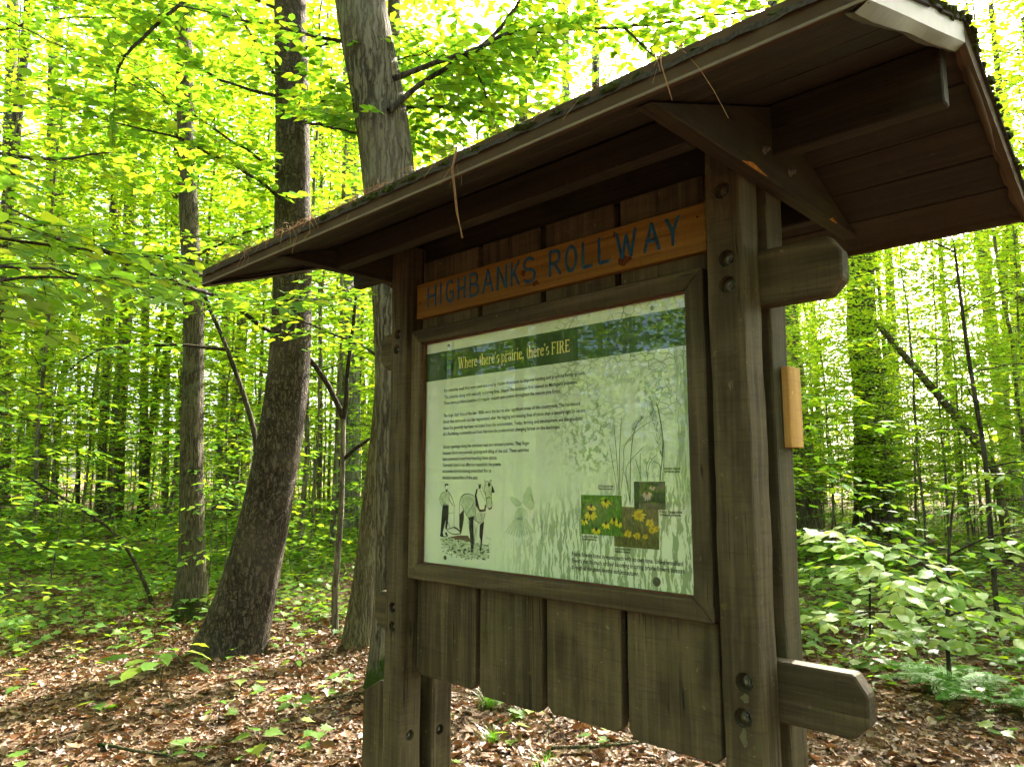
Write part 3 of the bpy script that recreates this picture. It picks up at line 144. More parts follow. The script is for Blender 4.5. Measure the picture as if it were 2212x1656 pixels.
 'HATCH': [(0.8, [(0.3463, 1.4082), (0.3506, 1.403), (0.3525, 1.3977)]), (0.8, [(0.3401, 1.4126), (0.3445, 1.4074), (0.3464, 1.4021)]), (0.8, [(0.3882, 1.3755), (0.3924, 1.3705), (0.3942, 1.3653)]), (0.8, [(0.3527, 1.3602), (0.357, 1.3551), (0.3589, 1.3499)]), (0.8, [(0.4281, 1.3784), (0.4322, 1.3734), (0.4339, 1.3683)]), (0.8, [(0.3837, 1.4382), (0.3879, 1.433), (0.3898, 1.4278)]), (0.8, [(0.3582, 1.3594), (0.3625, 1.3544), (0.3643, 1.3492)]), (0.8, [(0.3549, 1.4355), (0.3593, 1.4303), (0.3611, 1.425)]), (0.8, [(0.369, 1.4331), (0.3733, 1.4279), (0.3751, 1.4227)]), (0.8, [(0.3773, 1.4015), (0.3815, 1.3963), (0.3834, 1.3911)]), (0.8, [(0.3401, 1.3981), (0.3445, 1.393), (0.3464, 1.3877)]), (0.8, [(0.3574, 1.3669), (0.3617, 1.3618), (0.3636, 1.3567)]), (0.8, [(0.3743, 1.4119), (0.3786, 1.4068), (0.3804, 1.4016)]), (0.8, [(0.4062, 1.3903), (0.4104, 1.3852), (0.4122, 1.3801)]), (0.8, [(0.3649, 1.3634), (0.3692, 1.3583), (0.371, 1.3532)]), (0.8, [(0.3394, 1.406), (0.3438, 1.4008), (0.3457, 1.3956)]), (0.8, [(0.3778, 1.3962), (0.3821, 1.3911), (0.3839, 1.3859)]), (0.8, [(0.3814, 1.3776), (0.3857, 1.3726), (0.3875, 1.3674)]), (0.8, [(0.3658, 1.3723), (0.3701, 1.3672), (0.3719, 1.362)]), (0.8, [(0.3697, 1.4043), (0.3739, 1.3991), (0.3758, 1.3939)]), (0.8, [(0.4065, 1.3676), (0.4107, 1.3626), (0.4125, 1.3575)]), (0.8, [(0.4002, 1.3646), (0.4043, 1.3596), (0.4061, 1.3545)]), (0.8, [(0.3221, 1.4255), (0.3265, 1.4202), (0.3285, 1.4149)]), (0.8, [(0.4064, 1.375), (0.4105, 1.3699), (0.4123, 1.3648)]), (0.8, [(0.3889, 1.3761), (0.3931, 1.371), (0.3949, 1.3659)]), (0.8, [(0.3231, 1.4012), (0.3275, 1.396), (0.3294, 1.3907)]), (0.8, [(0.4197, 1.3895), (0.4238, 1.3844), (0.4256, 1.3793)]), (0.8, [(0.3546, 1.4034), (0.3589, 1.3982), (0.3608, 1.393)]), (0.8, [(0.3992, 1.3623), (0.4033, 1.3573), (0.4052, 1.3522)]), (0.8, [(0.3516, 1.423), (0.3559, 1.4178), (0.3578, 1.4126)]), (0.8, [(0.3778, 1.3671), (0.3821, 1.3621), (0.3839, 1.3569)]), (0.8, [(0.3559, 1.3683), (0.3602, 1.3632), (0.3621, 1.358)]), (0.8, [(0.4125, 1.3931), (0.4166, 1.3881), (0.4184, 1.3829)]), (0.8, [(0.3304, 1.4069), (0.3348, 1.4017), (0.3367, 1.3965)]), (0.8, [(0.4147, 1.3866), (0.4189, 1.3816), (0.4207, 1.3765)]), (0.8, [(0.3304, 1.3998), (0.3348, 1.3946), (0.3367, 1.3894)]), (0.8, [(0.3967, 1.3845), (0.4009, 1.3794), (0.4027, 1.3743)]), (0.8, [(0.3656, 1.3866), (0.3699, 1.3815), (0.3718, 1.3763)]), (0.8, [(0.3624, 1.4307), (0.3667, 1.4255), (0.3686, 1.4203)]), (0.8, [(0.318, 1.4149), (0.3224, 1.4096), (0.3243, 1.4043)]), (0.8, [(0.426, 1.3865), (0.4301, 1.3815), (0.4318, 1.3764)]), (0.6, [(0.2412, 1.4203), (0.2426, 1.4161), (0.2433, 1.4127)]), (0.6, [(0.2283, 1.429), (0.2297, 1.4248), (0.2305, 1.4214)]), (0.6, [(0.2363, 1.4184), (0.2377, 1.4142), (0.2384, 1.4108)]), (0.6, [(0.228, 1.4386), (0.2294, 1.4344), (0.2301, 1.431)]), (0.6, [(0.244, 1.4384), (0.2454, 1.4342), (0.2461, 1.4308)]), (0.6, [(0.2394, 1.4214), (0.2408, 1.4172), (0.2415, 1.4139)]), (0.6, [(0.2341, 1.4393), (0.2355, 1.4351), (0.2362, 1.4317)]), (0.6, [(0.2627, 1.4224), (0.264, 1.4182), (0.2647, 1.4149)]), (0.6, [(0.2453, 1.4228), (0.2467, 1.4186), (0.2474, 1.4153)]), (0.6, [(0.2615, 1.4347), (0.2629, 1.4305), (0.2636, 1.4272)]), (0.6, [(0.2337, 1.4256), (0.2351, 1.4214), (0.2358, 1.418)]), (0.6, [(0.2431, 1.4166), (0.2445, 1.4124), (0.2452, 1.4091)]), (0.6, [(0.267, 1.4314), (0.2684, 1.4272), (0.2691, 1.4239)]), (0.6, [(0.2502, 1.4458), (0.2515, 1.4416), (0.2522, 1.4382)]), (0.6, [(0.2657, 1.4465), (0.2671, 1.4424), (0.2678, 1.439)]), (0.6, [(0.263, 1.4462), (0.2643, 1.442), (0.265, 1.4386)]), (0.6, [(0.2319, 1.4296), (0.2333, 1.4254), (0.234, 1.422)]), (0.6, [(0.2281, 1.4306), (0.2295, 1.4264), (0.2302, 1.423)]), (0.6, [(0.2336, 1.4397), (0.235, 1.4355), (0.2357, 1.4321)]), (0.6, [(0.2461, 1.4456), (0.2475, 1.4414), (0.2482, 1.438)]), (0.6, [(0.2452, 1.4402), (0.2466, 1.436), (0.2473, 1.4326)]), (0.6, [(0.2584, 1.4422), (0.2598, 1.438), (0.2605, 1.4347)]), (0.6, [(0.2446, 1.4162), (0.246, 1.412), (0.2467, 1.4086)]), (0.6, [(0.2442, 1.4399), (0.2456, 1.4357), (0.2463, 1.4323)]), (0.6, [(0.2464, 1.4195), (0.2478, 1.4153), (0.2485, 1.412)]), (0.6, [(0.2375, 1.4341), (0.2389, 1.4299), (0.2396, 1.4265)]), (0.7, [(0.4535, 1.4334), (0.4547, 1.4295), (0.4547, 1.4255)]), (0.7, [(0.4571, 1.4475), (0.4583, 1.4436), (0.4583, 1.4396)]), (0.7, [(0.4571, 1.4446), (0.4582, 1.4406), (0.4583, 1.4367)]), (0.7, [(0.4586, 1.4621), (0.4597, 1.4581), (0.4598, 1.4541)]), (0.7, [(0.4575, 1.4575), (0.4586, 1.4535), (0.4586, 1.4496)]), (0.7, [(0.432, 1.4512), (0.4332, 1.4473), (0.4333, 1.4433)]), (0.7, [(0.4413, 1.4195), (0.4425, 1.4156), (0.4425, 1.4116)]), (0.7, [(0.452, 1.4129), (0.4532, 1.4089), (0.4532, 1.405)]), (0.7, [(0.4454, 1.4765), (0.4466, 1.4725), (0.4466, 1.4685)]), (0.7, [(0.4485, 1.4671), (0.4496, 1.4631), (0.4497, 1.4591)]), (0.7, [(0.4321, 1.411), (0.4333, 1.407), (0.4333, 1.403)]), (0.7, [(0.4316, 1.4086), (0.4328, 1.4047), (0.4328, 1.4007)]), (0.7, [(0.453, 1.4528), (0.4542, 1.4488), (0.4542, 1.4449)]), (0.7, [(0.4577, 1.4523), (0.4589, 1.4484), (0.4589, 1.4444)]), (0.7, [(0.4465, 1.4433), (0.4477, 1.4393), (0.4477, 1.4354)]), (0.7, [(0.4378, 1.4581), (0.439, 1.4541), (0.439, 1.4501)]), (0.7, [(0.4562, 1.4195), (0.4574, 1.4156), (0.4574, 1.4116)]), (0.7, [(0.448, 1.421), (0.4492, 1.4171), (0.4492, 1.4131)]), (0.7, [(0.4436, 1.4592), (0.4448, 1.4552), (0.4448, 1.4512)]), (0.7, [(0.4498, 1.4428), (0.4509, 1.4388), (0.451, 1.4348)]), (0.7, [(0.4511, 1.4538), (0.4523, 1.4499), (0.4523, 1.4459)]), (0.7, [(0.4319, 1.4748), (0.4331, 1.4708), (0.4331, 1.4668)]), (0.7, [(0.4585, 1.466), (0.4597, 1.4621), (0.4597, 1.4581)]), (0.7, [(0.4522, 1.4383), (0.4534, 1.4343), (0.4534, 1.4304)]), (0.7, [(0.4575, 1.4259), (0.4587, 1.422), (0.4587, 1.418)]), (0.7, [(0.4544, 1.4488), (0.4555, 1.4449), (0.4556, 1.4409)]), (0.7, [(0.4519, 1.454), (0.453, 1.45), (0.453, 1.4461)]), (0.7, [(0.4348, 1.4763), (0.4359, 1.4723), (0.436, 1.4683)]), (0.7, [(0.4325, 1.4434), (0.4337, 1.4394), (0.4338, 1.4354)]), (0.7, [(0.4331, 1.4203), (0.4343, 1.4164), (0.4343, 1.4124)]), (1.2, [(0.3339, 1.2753), (0.3388, 1.2773), (0.3443, 1.2752)]), (1.2, [(0.3983, 1.2581), (0.4029, 1.26), (0.4082, 1.258)]), (1.2, [(0.4449, 1.2829), (0.4495, 1.2848), (0.4546, 1.2828)]), (1.2, [(0.3142, 1.2668), (0.3191, 1.2688), (0.3247, 1.2667)]), (1.2, [(0.2962, 1.3022), (0.3011, 1.3041), (0.3068, 1.3019)]), (1.2, [(0.3302, 1.2908), (0.3351, 1.2927), (0.3406, 1.2906)]), (1.2, [(0.2877, 1.2879), (0.2927, 1.2899), (0.2984, 1.2877)]), (1.2, [(0.3494, 1.2727), (0.3542, 1.2747), (0.3597, 1.2726)]), (1.2, [(0.2607, 1.3025), (0.2658, 1.3045), (0.2716, 1.3023)]), (1.2, [(0.3394, 1.2945), (0.3442, 1.2964), (0.3497, 1.2943)]), (1.2, [(0.3337, 1.2711), (0.3386, 1.2731), (0.3441, 1.271)]), (1.2, [(0.2918, 1.286), (0.2968, 1.2879), (0.3024, 1.2858)]), (1.2, [(0.3639, 1.3033), (0.3687, 1.3052), (0.3741, 1.3031)]), (1.2, [(0.3977, 1.2956), (0.4024, 1.2974), (0.4077, 1.2954)]), (1.2, [(0.328, 1.3038), (0.3329, 1.3057), (0.3385, 1.3036)]), (1.2, [(0.2365, 1.2712), (0.2416, 1.2732), (0.2475, 1.2711)]), (1.2, [(0.3978, 1.2602), (0.4025, 1.2621), (0.4078, 1.2601)]), (1.2, [(0.331, 1.2887), (0.3359, 1.2906), (0.3415, 1.2885)]), (1.2, [(0.3085, 1.265), (0.3134, 1.267), (0.319, 1.2649)]), (1.2, [(0.4374, 1.2899), (0.442, 1.2917), (0.4472, 1.2897)]), (1.2, [(0.2398, 1.2896), (0.245, 1.2916), (0.2508, 1.2894)]), (1.2, [(0.2373, 1.2826), (0.2424, 1.2846), (0.2483, 1.2825)]), (1.2, [(0.367, 1.2753), (0.3718, 1.2772), (0.3772, 1.2752)]), (1.2, [(0.2368, 1.2759), (0.242, 1.2779), (0.2478, 1.2757)]), (1.2, [(0.3239, 1.2502), (0.3288, 1.2521), (0.3343, 1.2501)]), (1.2, [(0.3421, 1.2478), (0.3469, 1.2498), (0.3524, 1.2478)]), (1.2, [(0.3945, 1.2681), (0.3992, 1.27), (0.4045, 1.2679)]), (1.2, [(0.2557, 1.2629), (0.2608, 1.2649), (0.2666, 1.2628)]), (1.2, [(0.4249, 1.2548), (0.4295, 1.2567), (0.4347, 1.2548)]), (1.2, [(0.4444, 1.2719), (0.4489, 1.2737), (0.4541, 1.2718)]), (1.2, [(0.3341, 1.2903), (0.339, 1.2922), (0.3445, 1.2902)]), (1.2, [(0.3556, 1.299), (0.3604, 1.3009), (0.3659, 1.2988)]), (1.2, [(0.3395, 1.2985), (0.3444, 1.3004), (0.3499, 1.2983)]), (1.2, [(0.3842, 1.282), (0.3889, 1.2839), (0.3942, 1.2819)]), (1.2, [(0.3196, 1.3077), (0.3245, 1.3096), (0.3301, 1.3075)]), (1.2, [(0.3184, 1.2965), (0.3233, 1.2984), (0.3289, 1.2963)]), (1.2, [(0.3703, 1.2911), (0.3751, 1.293), (0.3805, 1.291)]), (1.2, [(0.375, 1.303), (0.3798, 1.3048), (0.3852, 1.3028)]), (1.2, [(0.2629, 1.2705), (0.268, 1.2725), (0.2738, 1.2704)]), (1.2, [(0.2638, 1.291), (0.2689, 1.293), (0.2746, 1.2908)]), (1.2, [(0.4032, 1.2854), (0.4078, 1.2873), (0.4131, 1.2853)]), (1.2, [(0.2705, 1.3038), (0.2755, 1.3058), (0.2813, 1.3036)]), (1.2, [(0.2526, 1.2969), (0.2577, 1.2989), (0.2635, 1.2967)]), (1.2, [(0.2968, 1.2819), (0.3017, 1.2838), (0.3074, 1.2817)]), (1.2, [(0.4367, 1.2769), (0.4413, 1.2787), (0.4465, 1.2767)]), (1.2, [(0.4358, 1.3142), (0.4404, 1.3161), (0.4456, 1.314)]), (1.2, [(0.3137, 1.2987), (0.3186, 1.3006), (0.3242, 1.2985)]), (1.2, [(0.3376, 1.3051), (0.3425, 1.307), (0.348, 1.3049)]), (1.2, [(0.3532, 1.2526), (0.358, 1.2545), (0.3634, 1.2525)]), (1.2, [(0.3369, 1.2614), (0.3418, 1.2634), (0.3473, 1.2613)]), (1.2, [(0.3498, 1.255), (0.3547, 1.2569), (0.3601, 1.2549)]), (1.2, [(0.3299, 1.2824), (0.3348, 1.2843), (0.3403, 1.2823)]), (1.2, [(0.351, 1.2903), (0.3558, 1.2922), (0.3613, 1.2902)]), (1.2, [(0.2634, 1.275), (0.2685, 1.277), (0.2742, 1.2749)]), (1.2, [(0.3172, 1.2589), (0.3221, 1.2609), (0.3276, 1.2589)]), (1.2, [(0.2973, 1.258), (0.3022, 1.26), (0.3079, 1.2579)]), (1.2, [(0.3964, 1.2934), (0.4011, 1.2953), (0.4064, 1.2932)]), (1.2, [(0.4203, 1.2534), (0.425, 1.2554), (0.4302, 1.2534)]), (1.2, [(0.3022, 1.2525), (0.3071, 1.2544), (0.3127, 1.2524)]), (1.2, [(0.2592, 1.265), (0.2643, 1.267), (0.2701, 1.2649)]), (1.2, [(0.2702, 1.2677), (0.2752, 1.2697), (0.281, 1.2676)]), (1.2, [(0.2651, 1.2972), (0.2701, 1.2991), (0.2759, 1.297)]), (1.2, [(0.3214, 1.2714), (0.3263, 1.2733), (0.3318, 1.2713)]), (1.2, [(0.3149, 1.2627), (0.3199, 1.2646), (0.3254, 1.2626)]), (1.2, [(0.2923, 1.2764), (0.2973, 1.2783), (0.303, 1.2762)]), (1.2, [(0.3604, 1.2896), (0.3652, 1.2915), (0.3706, 1.2894)]), (1.2, [(0.3624, 1.2966), (0.3672, 1.2985), (0.3726, 1.2964)]), (1.2, [(0.3331, 1.2725), (0.338, 1.2745), (0.3435, 1.2724)]), (1.2, [(0.3727, 1.2734), (0.3775, 1.2753), (0.3829, 1.2733)]), (1.2, [(0.387, 1.2629), (0.3918, 1.2648), (0.3971, 1.2628)]), (1.2, [(0.3912, 1.2903), (0.3959, 1.2922), (0.4012, 1.2902)]), (1.2, [(0.3842, 1.2901), (0.3889, 1.2919), (0.3943, 1.2899)]), (1.2, [(0.4446, 1.2965), (0.4491, 1.2984), (0.4543, 1.2963)]), (1.2, [(0.2712, 1.2659), (0.2763, 1.2679), (0.282, 1.2658)]), (1.2, [(0.3924, 1.2965), (0.3971, 1.2983), (0.4024, 1.2963)]), (1.2, [(0.3281, 1.2914), (0.333, 1.2933), (0.3385, 1.2912)]), (1.2, [(0.2588, 1.2828), (0.2639, 1.2847), (0.2697, 1.2826)]), (1.2, [(0.4051, 1.3018), (0.4098, 1.3037), (0.4151, 1.3016)]), (1.2, [(0.3691, 1.2776), (0.3739, 1.2795), (0.3793, 1.2775)]), (1.2, [(0.4483, 1.3122), (0.4529, 1.314), (0.458, 1.3119)]), (1.2, [(0.3245, 1.2728), (0.3294, 1.2748), (0.3349, 1.2727)]), (1.2, [(0.3668, 1.2922), (0.3716, 1.2941), (0.377, 1.292)]), (1.2, [(0.2834, 1.2812), (0.2884, 1.2831), (0.2941, 1.281)]), (1.2, [(0.2773, 1.301), (0.2823, 1.3029), (0.2881, 1.3008)]), (1.2, [(0.3455, 1.3061), (0.3503, 1.308), (0.3558, 1.3059)]), (1.2, [(0.3411, 1.3019), (0.346, 1.3038), (0.3515, 1.3016)]), (1.2, [(0.3932, 1.2876), (0.3979, 1.2894), (0.4032, 1.2874)]), (1.2, [(0.3557, 1.3095), (0.3605, 1.3114), (0.3659, 1.3093)]), (1.2, [(0.3142, 1.2838), (0.3191, 1.2857), (0.3247, 1.2836)]), (1.2, [(0.3296, 1.25), (0.3345, 1.252), (0.34, 1.25)]), (1.2, [(0.3829, 1.3051), (0.3877, 1.307), (0.393, 1.3049)]), (1.2, [(0.3415, 1.2886), (0.3464, 1.2905), (0.3519, 1.2884)]), (1.2, [(0.228, 1.2989), (0.2332, 1.3009), (0.2391, 1.2987)]), (1.2, [(0.2772, 1.2773), (0.2822, 1.2792), (0.2879, 1.2771)]), (1.2, [(0.2739, 1.3039), (0.279, 1.3058), (0.2847, 1.3037)]), (1.2, [(0.3934, 1.2924), (0.3981, 1.2943), (0.4034, 1.2922)]), (1.2, [(0.3303, 1.2853), (0.3352, 1.2872), (0.3407, 1.2851)]), (1.2, [(0.391, 1.2613), (0.3957, 1.2632), (0.4011, 1.2612)]), (1.2, [(0.278, 1.2836), (0.283, 1.2856), (0.2887, 1.2835)]), (1.2, [(0.3613, 1.2779), (0.366, 1.2798), (0.3715, 1.2777)])],
}

# ------------------------------------------------------------------ materials
def nt_new(name):
    m = bpy.data.materials.new(name)
    m.use_nodes = True
    nt = m.node_tree
    for n in list(nt.nodes):
        nt.nodes.remove(n)
    out = nt.nodes.new('ShaderNodeOutputMaterial')
    return m, nt, out

class NB:
    """small node builder"""
    def __init__(s, nt):
        s.nt = nt
    def n(s, t, ins=None, **kw):
        nd = s.nt.nodes.new('ShaderNode' + t)
        for k, v in kw.items():
            setattr(nd, k, v)
        for k, v in (ins or {}).items():
            if isinstance(v, bpy.types.NodeSocket):
                s.nt.links.new(v, nd.inputs[k])
            else:
                nd.inputs[k].default_value = v
        return nd
    def l(s, a, b):
        s.nt.links.new(a, b)
    def coord(s, scale=(1, 1, 1), rand=True, kind='Object'):
        tc = s.n('TexCoord')
        v = tc.outputs[kind]
        if rand:
            oi = s.n('ObjectInfo')
            mu = s.n('VectorMath', {0: (31.7, 17.3, 23.9)}, operation='SCALE')
            s.l(oi.outputs['Random'], mu.inputs['Scale'])
            ad = s.n('VectorMath', {0: v, 1: mu.outputs[0]}, operation='ADD')
            v = ad.outputs[0]
        mp = s.n('Mapping', {'Vector': v, 'Scale': scale})
        return mp.outputs[0]
    def noise(s, v, scale, detail=4, rough=.55, dist=0.0):
        return s.n('TexNoise', {'Vector': v, 'Scale': scale, 'Detail': detail, 'Roughness': rough, 'Distortion': dist}).outputs['Fac']
    def ramp(s, f, stops, interp='LINEAR'):
        r = s.n('ValToRGB', {0: f})
        e = r.color_ramp.elements
        r.color_ramp.interpolation = interp
        while len(e) < len(stops):
            e.new(0.5)
        for el, (p, c) in zip(e, stops):
            el.position = p
            el.color = (*c, 1) if len(c) == 3 else c
        return r.outputs[0]
    def mix(s, f, a, b, mode='MIX'):
        nd = s.n('MixRGB', {0: f, 1: a, 2: b}, blend_type=mode)
        return nd.outputs[0]
    def math(s, op, a, b=0.0, clamp=False):
        return s.n('Math', {0: a, 1: b}, operation=op, use_clamp=clamp).outputs[0]
    def bump(s, h, strength=.3, dist=.01):
        return s.n('Bump', {'Height': h, 'Strength': strength, 'Distance': dist}).outputs[0]
    def bsdf(s, out, col, rough=.7, normal=None, spec=.3, **kw):
        b = s.n('BsdfPrincipled', {'Base Color': col, 'Roughness': rough, 'Specular IOR Level': spec})
        for k, v in kw.items():
            b.inputs[k].default_value = v
        if normal is not None:
            s.l(normal, b.inputs['Normal'])
        s.l(b.outputs[0], out.inputs[0])
        return b

def g(*c):
    return (*c, 1)

def plain(name, col, rough=.6, spec=.3, metal=0.0, var=.25, scale=30):
    m, nt, out = nt_new(name)
    b = NB(nt)
    v = b.coord()
    f = b.noise(v, scale, 5)
    c2 = tuple(max(0, x * (1 - var)) for x in col)
    c3 = tuple(min(1, x * (1 + var)) for x in col)
    b.bsdf(out, b.ramp(f, [(.3, c2), (.7, c3)]), rough, b.bump(f, .15, .002), spec, Metallic=metal)
    return m

def wood(name, axis, dark, mid, light, worn=.35, bstr=.5):
    m, nt, out = nt_new(name)
    b = NB(nt)
    sc = [34, 34, 34]
    sc[axis] = 1.3
    v = b.coord(tuple(sc))
    v2 = b.coord((1, 1, 1))
    grain = b.noise(v, 1.0, 7, .62, .6)
    sc2 = [120, 120, 120]
    sc2[axis] = 5
    fine = b.noise(b.coord(tuple(sc2)), 1.0, 3, .6)
    blot = b.noise(v2, 4.0, 5, .6)
    spots = b.noise(v2, 55.0, 3, .6)
    c = b.ramp(grain, [(.28, dark), (.5, mid), (.74, light)])
    c = b.mix(b.math('MULTIPLY', fine, .45), c, g(*dark), 'MIX')
    wl = b.ramp(blot, [(.42, (0, 0, 0)), (.68, (1, 1, 1))])
    grey = b.mix(fine, g(*[x * 1.15 for x in light]), g(*mid))
    c = b.mix(b.math('MULTIPLY', wl, worn), c, grey)
    sc3 = [9, 9, 9]
    sc3[axis] = 150
    saw = b.noise(b.coord(tuple(sc3)), 1.0, 2, .5)
    c = b.mix(b.math('MULTIPLY', b.ramp(saw, [(.5, (0, 0, 0)), (.72, (1, 1, 1))]), .28), c, g(*dark))
    sc4 = [14, 14, 14]
    sc4[axis] = .7
    strk = b.noise(b.coord(tuple(sc4)), 1.0, 4, .6)
    c = b.mix(b.math('MULTIPLY', b.ramp(strk, [(.52, (0, 0, 0)), (.70, (1, 1, 1))]), .55), c, g(*dark))
    sp = b.ramp(spots, [(.66, (0, 0, 0)), (.74, (1, 1, 1))])
    c = b.mix(b.math('MULTIPLY', sp, .35), c, g(*[min(1, x * 1.9) for x in light]))
    sc5 = [58, 58, 58]
    sc5[axis] = .8
    ck = b.noise(b.coord(tuple(sc5)), 1.0, 2, .4, .4)
    ckm = b.math('MULTIPLY', b.ramp(b.math('ABSOLUTE', b.math('SUBTRACT', ck, .5)), [(.0, (1, 1, 1)), (.010, (1, 1, 1)), (.018, (0, 0, 0))]), b.ramp(b.noise(v2, 7, 3), [(.50, (0, 0, 0)), (.60, (1, 1, 1))]))
    c = b.mix(b.math('MULTIPLY', ckm, .85), c, g(*[x * .35 for x in dark]))
    tone = b.math('ADD', b.math('MULTIPLY', b.n('ObjectInfo').outputs['Random'], .5), .75)
    c = b.mix(1.0, c, b.n('CombineColor', {0: tone, 1: tone, 2: tone}).outputs[0], 'MULTIPLY')
    alg = b.ramp(b.noise(v2, 2.6, 6, .65), [(.52, (0, 0, 0)), (.66, (1, 1, 1))])
    c = b.mix(b.math('MULTIPLY', alg, .22 * (worn > .15)), c, g(.055, .062, .026))
    h = b.math('SUBTRACT', b.math('ADD', b.math('ADD', b.math('MULTIPLY', grain, .8), b.math('MULTIPLY', fine, .6)), b.math('MULTIPLY', saw, .25)), b.math('MULTIPLY', ckm, .9))
    b.bsdf(out, c, .72, b.bump(h, bstr, .004), .25)
    return m

BR = ((.016, .0108, .0058), (.062, .0435, .0235), (.155, .119, .071))
WOODX = wood('stained_wood_x', 0, *BR)
WOODY = wood('stained_wood_y', 1, *BR)
WOODZ = wood('stained_wood_z', 2, *BR, worn=.75)
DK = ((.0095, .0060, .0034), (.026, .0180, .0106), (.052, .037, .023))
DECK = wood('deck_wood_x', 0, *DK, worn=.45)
DECKY = wood('deck_wood_y', 1, *DK, worn=.3)
SIGNW = wood('varnished_board', 0, (.11, .050, .010), (.21, .102, .020), (.31, .168, .042), worn=.1, bstr=.3)
PINEW = wood('fresh_pine', 2, (.30, .15, .045), (.46, .26, .09), (.60, .38, .16), worn=.2, bstr=.25)
METAL = plain('bolt_steel', (.11, .10, .085), .6, .4, .3, .5, 200)
HOLE = plain('bolt_recess', (.018, .013, .010), .9, .1)
FASCIA = plain('brown_drip_trim', (.062, .040, .025), .75, .1, 0, .3, 9)
DRIP = plain('trim_lower_lip', (.115, .085, .062), .6, .5, 0, .2, 20)
RAKE = plain('weathered_rake_trim', (.135, .128, .10), .5, .4, 0, .25, 9)
SHING = plain('asphalt_shingle', (.045, .04, .036), .95, .1, 0, .5, 180)
MOSS = plain('roof_moss', (.030, .040, .010), .95, .1, 0, .6, 90)
NEEDLE = plain('dry_pine_needle', (.27, .145, .07), .7, .2, 0, .4, 3)
BLUE = plain('blue_routed_paint', (.005, .060, .145), .5, .35, 0, .5, 60)
SHIM2 = wood('raw_chipped_wood', 2, (.07, .045, .015), (.15, .10, .035), (.24, .17, .07), worn=.1)
SHIM3 = wood('lichen_grey_wood', 2, (.06, .05, .03), (.11, .095, .06), (.17, .15, .10), worn=.1)
SHIM = plain('bare_wood_chip', (.38, .15, .03), .8, .2, 0, .4, 60)

def bark(name, dark, mid, light, sx, sz, moss=0.0, lichen=0.0, bs=.9, plates=True):
    m, nt, out = nt_new(name)
    b = NB(nt)
    v0 = b.coord((1, 1, 1), True)
    warp = b.n('TexNoise', {'Vector': v0, 'Scale': 9.0, 'Detail': 4})
    vv = b.n('VectorMath', {0: warp.outputs['Color'], 1: (.05, .05, .22)}, operation='MULTIPLY')
    va = b.n('VectorMath', {0: v0, 1: vv.outputs[0]}, operation='ADD')
    mp = b.n('Mapping', {'Vector': va.outputs[0], 'Scale': (sx, sx, sz)}).outputs[0]
    nf = b.noise(b.n('Mapping', {'Vector': va.outputs[0], 'Scale': (sx * 2.2, sx * 2.2, sz * 1.6)}).outputs[0], 1.0, 6, .7)
    r1 = b.noise(b.n('Mapping', {'Vector': va.outputs[0], 'Scale': (sx * .75, sx * .75, sz * .75)}).outputs[0], 1.0, 2, .45)
    r2 = b.noise(b.n('Mapping', {'Vector': va.outputs[0], 'Scale': (sx * .45, sx * .45, sz * 1.9), 'Location': (3.1, 1.7, 9.2)}).outputs[0], 1.0, 2, .45)
    f1 = b.math('MULTIPLY', b.math('ABSOLUTE', b.math('SUBTRACT', r1, .5)), 9.0, True)
    f2 = b.math('MULTIPLY', b.math('ABSOLUTE', b.math('SUBTRACT', r2, .5)), 14.0, True)
    crack = b.math('MULTIPLY', f1, f2) if plates else f1
    big = b.noise(v0, 2.2, 4)
    h = b.math('ADD', b.math('MULTIPLY', crack, .62), b.math('MULTIPLY', nf, .95))
    c = b.ramp(b.math('MULTIPLY', h, .72), [(.30, dark), (.62, mid), (.90, light)])
    c = b.mix(b.math('MULTIPLY', b.ramp(big, [(.45, (0, 0, 0)), (.7, (1, 1, 1))]), .35), c, g(*[x * 1.2 for x in light]))
    if lichen:
        ln = b.noise(v0, 3.3, 5, .7)
        c = b.mix(b.math('MULTIPLY', b.ramp(ln, [(.54, (0, 0, 0)), (.6, (1, 1, 1))]), lichen), c, g(.22, .25, .17))
    if moss:
        tc = b.n('TexCoord')
        z = b.n('SeparateXYZ', {0: tc.outputs['Object']}).outputs[2]
        mz = b.math('SUBTRACT', b.math('ADD', b.math('MULTIPLY', b.noise(v0, 6.0, 5), 1.1), moss - .55), b.math('MULTIPLY', z, 1.2))
        mf = b.ramp(mz, [(.0, (0, 0, 0)), (.18, (1, 1, 1))])
        c = b.mix(mf, c, b.ramp(nf, [(.3, (.012, .022, .004)), (.7, (.05, .08, .012))]))
    b.bsdf(out, c, .9, b.bump(h, bs, .018), .15)
    return m

BARK_PINE = bark('pine_bark', (.018, .013, .0095), (.072, .055, .042), (.140, .110, .085), 34, 11, moss=.12)
BARK_OAK = bark('oak_bark', (.024, .017, .011), (.095, .078, .055), (.20, .170, .125), 34, 3.0, moss=.40, lichen=.15, plates=False)
BARK_MAPLE = bark('maple_bark', (.025, .020, .014), (.075, .062, .042), (.14, .115, .08), 52, 5.5, moss=.30, lichen=.25, plates=False)
BARK_OLIVE = bark('young_oak_bark', (.04, .033, .018), (.12, .10, .058), (.20, .17, .105), 60, 4.0, moss=.1, plates=False)
BARK_GREY = bark('pale_bark', (.06, .055, .05), (.16, .15, .14), (.28, .27, .25), 22, 3.0, plates=False)
BARK_FAR = bark('forest_bark', (.045, .037, .028), (.125, .104, .080), (.22, .193, .155), 26, 3.2, plates=False)
BARK_DARK = bark('dark_forest_bark', (.016, .012, .009), (.045, .036, .027), (.09, .075, .058), 24, 4.0, plates=False)
TWIG = bark('twig_bark', (.012, .009, .007), (.035, .026, .019), (.075, .06, .045), 60, 20, bs=.3)

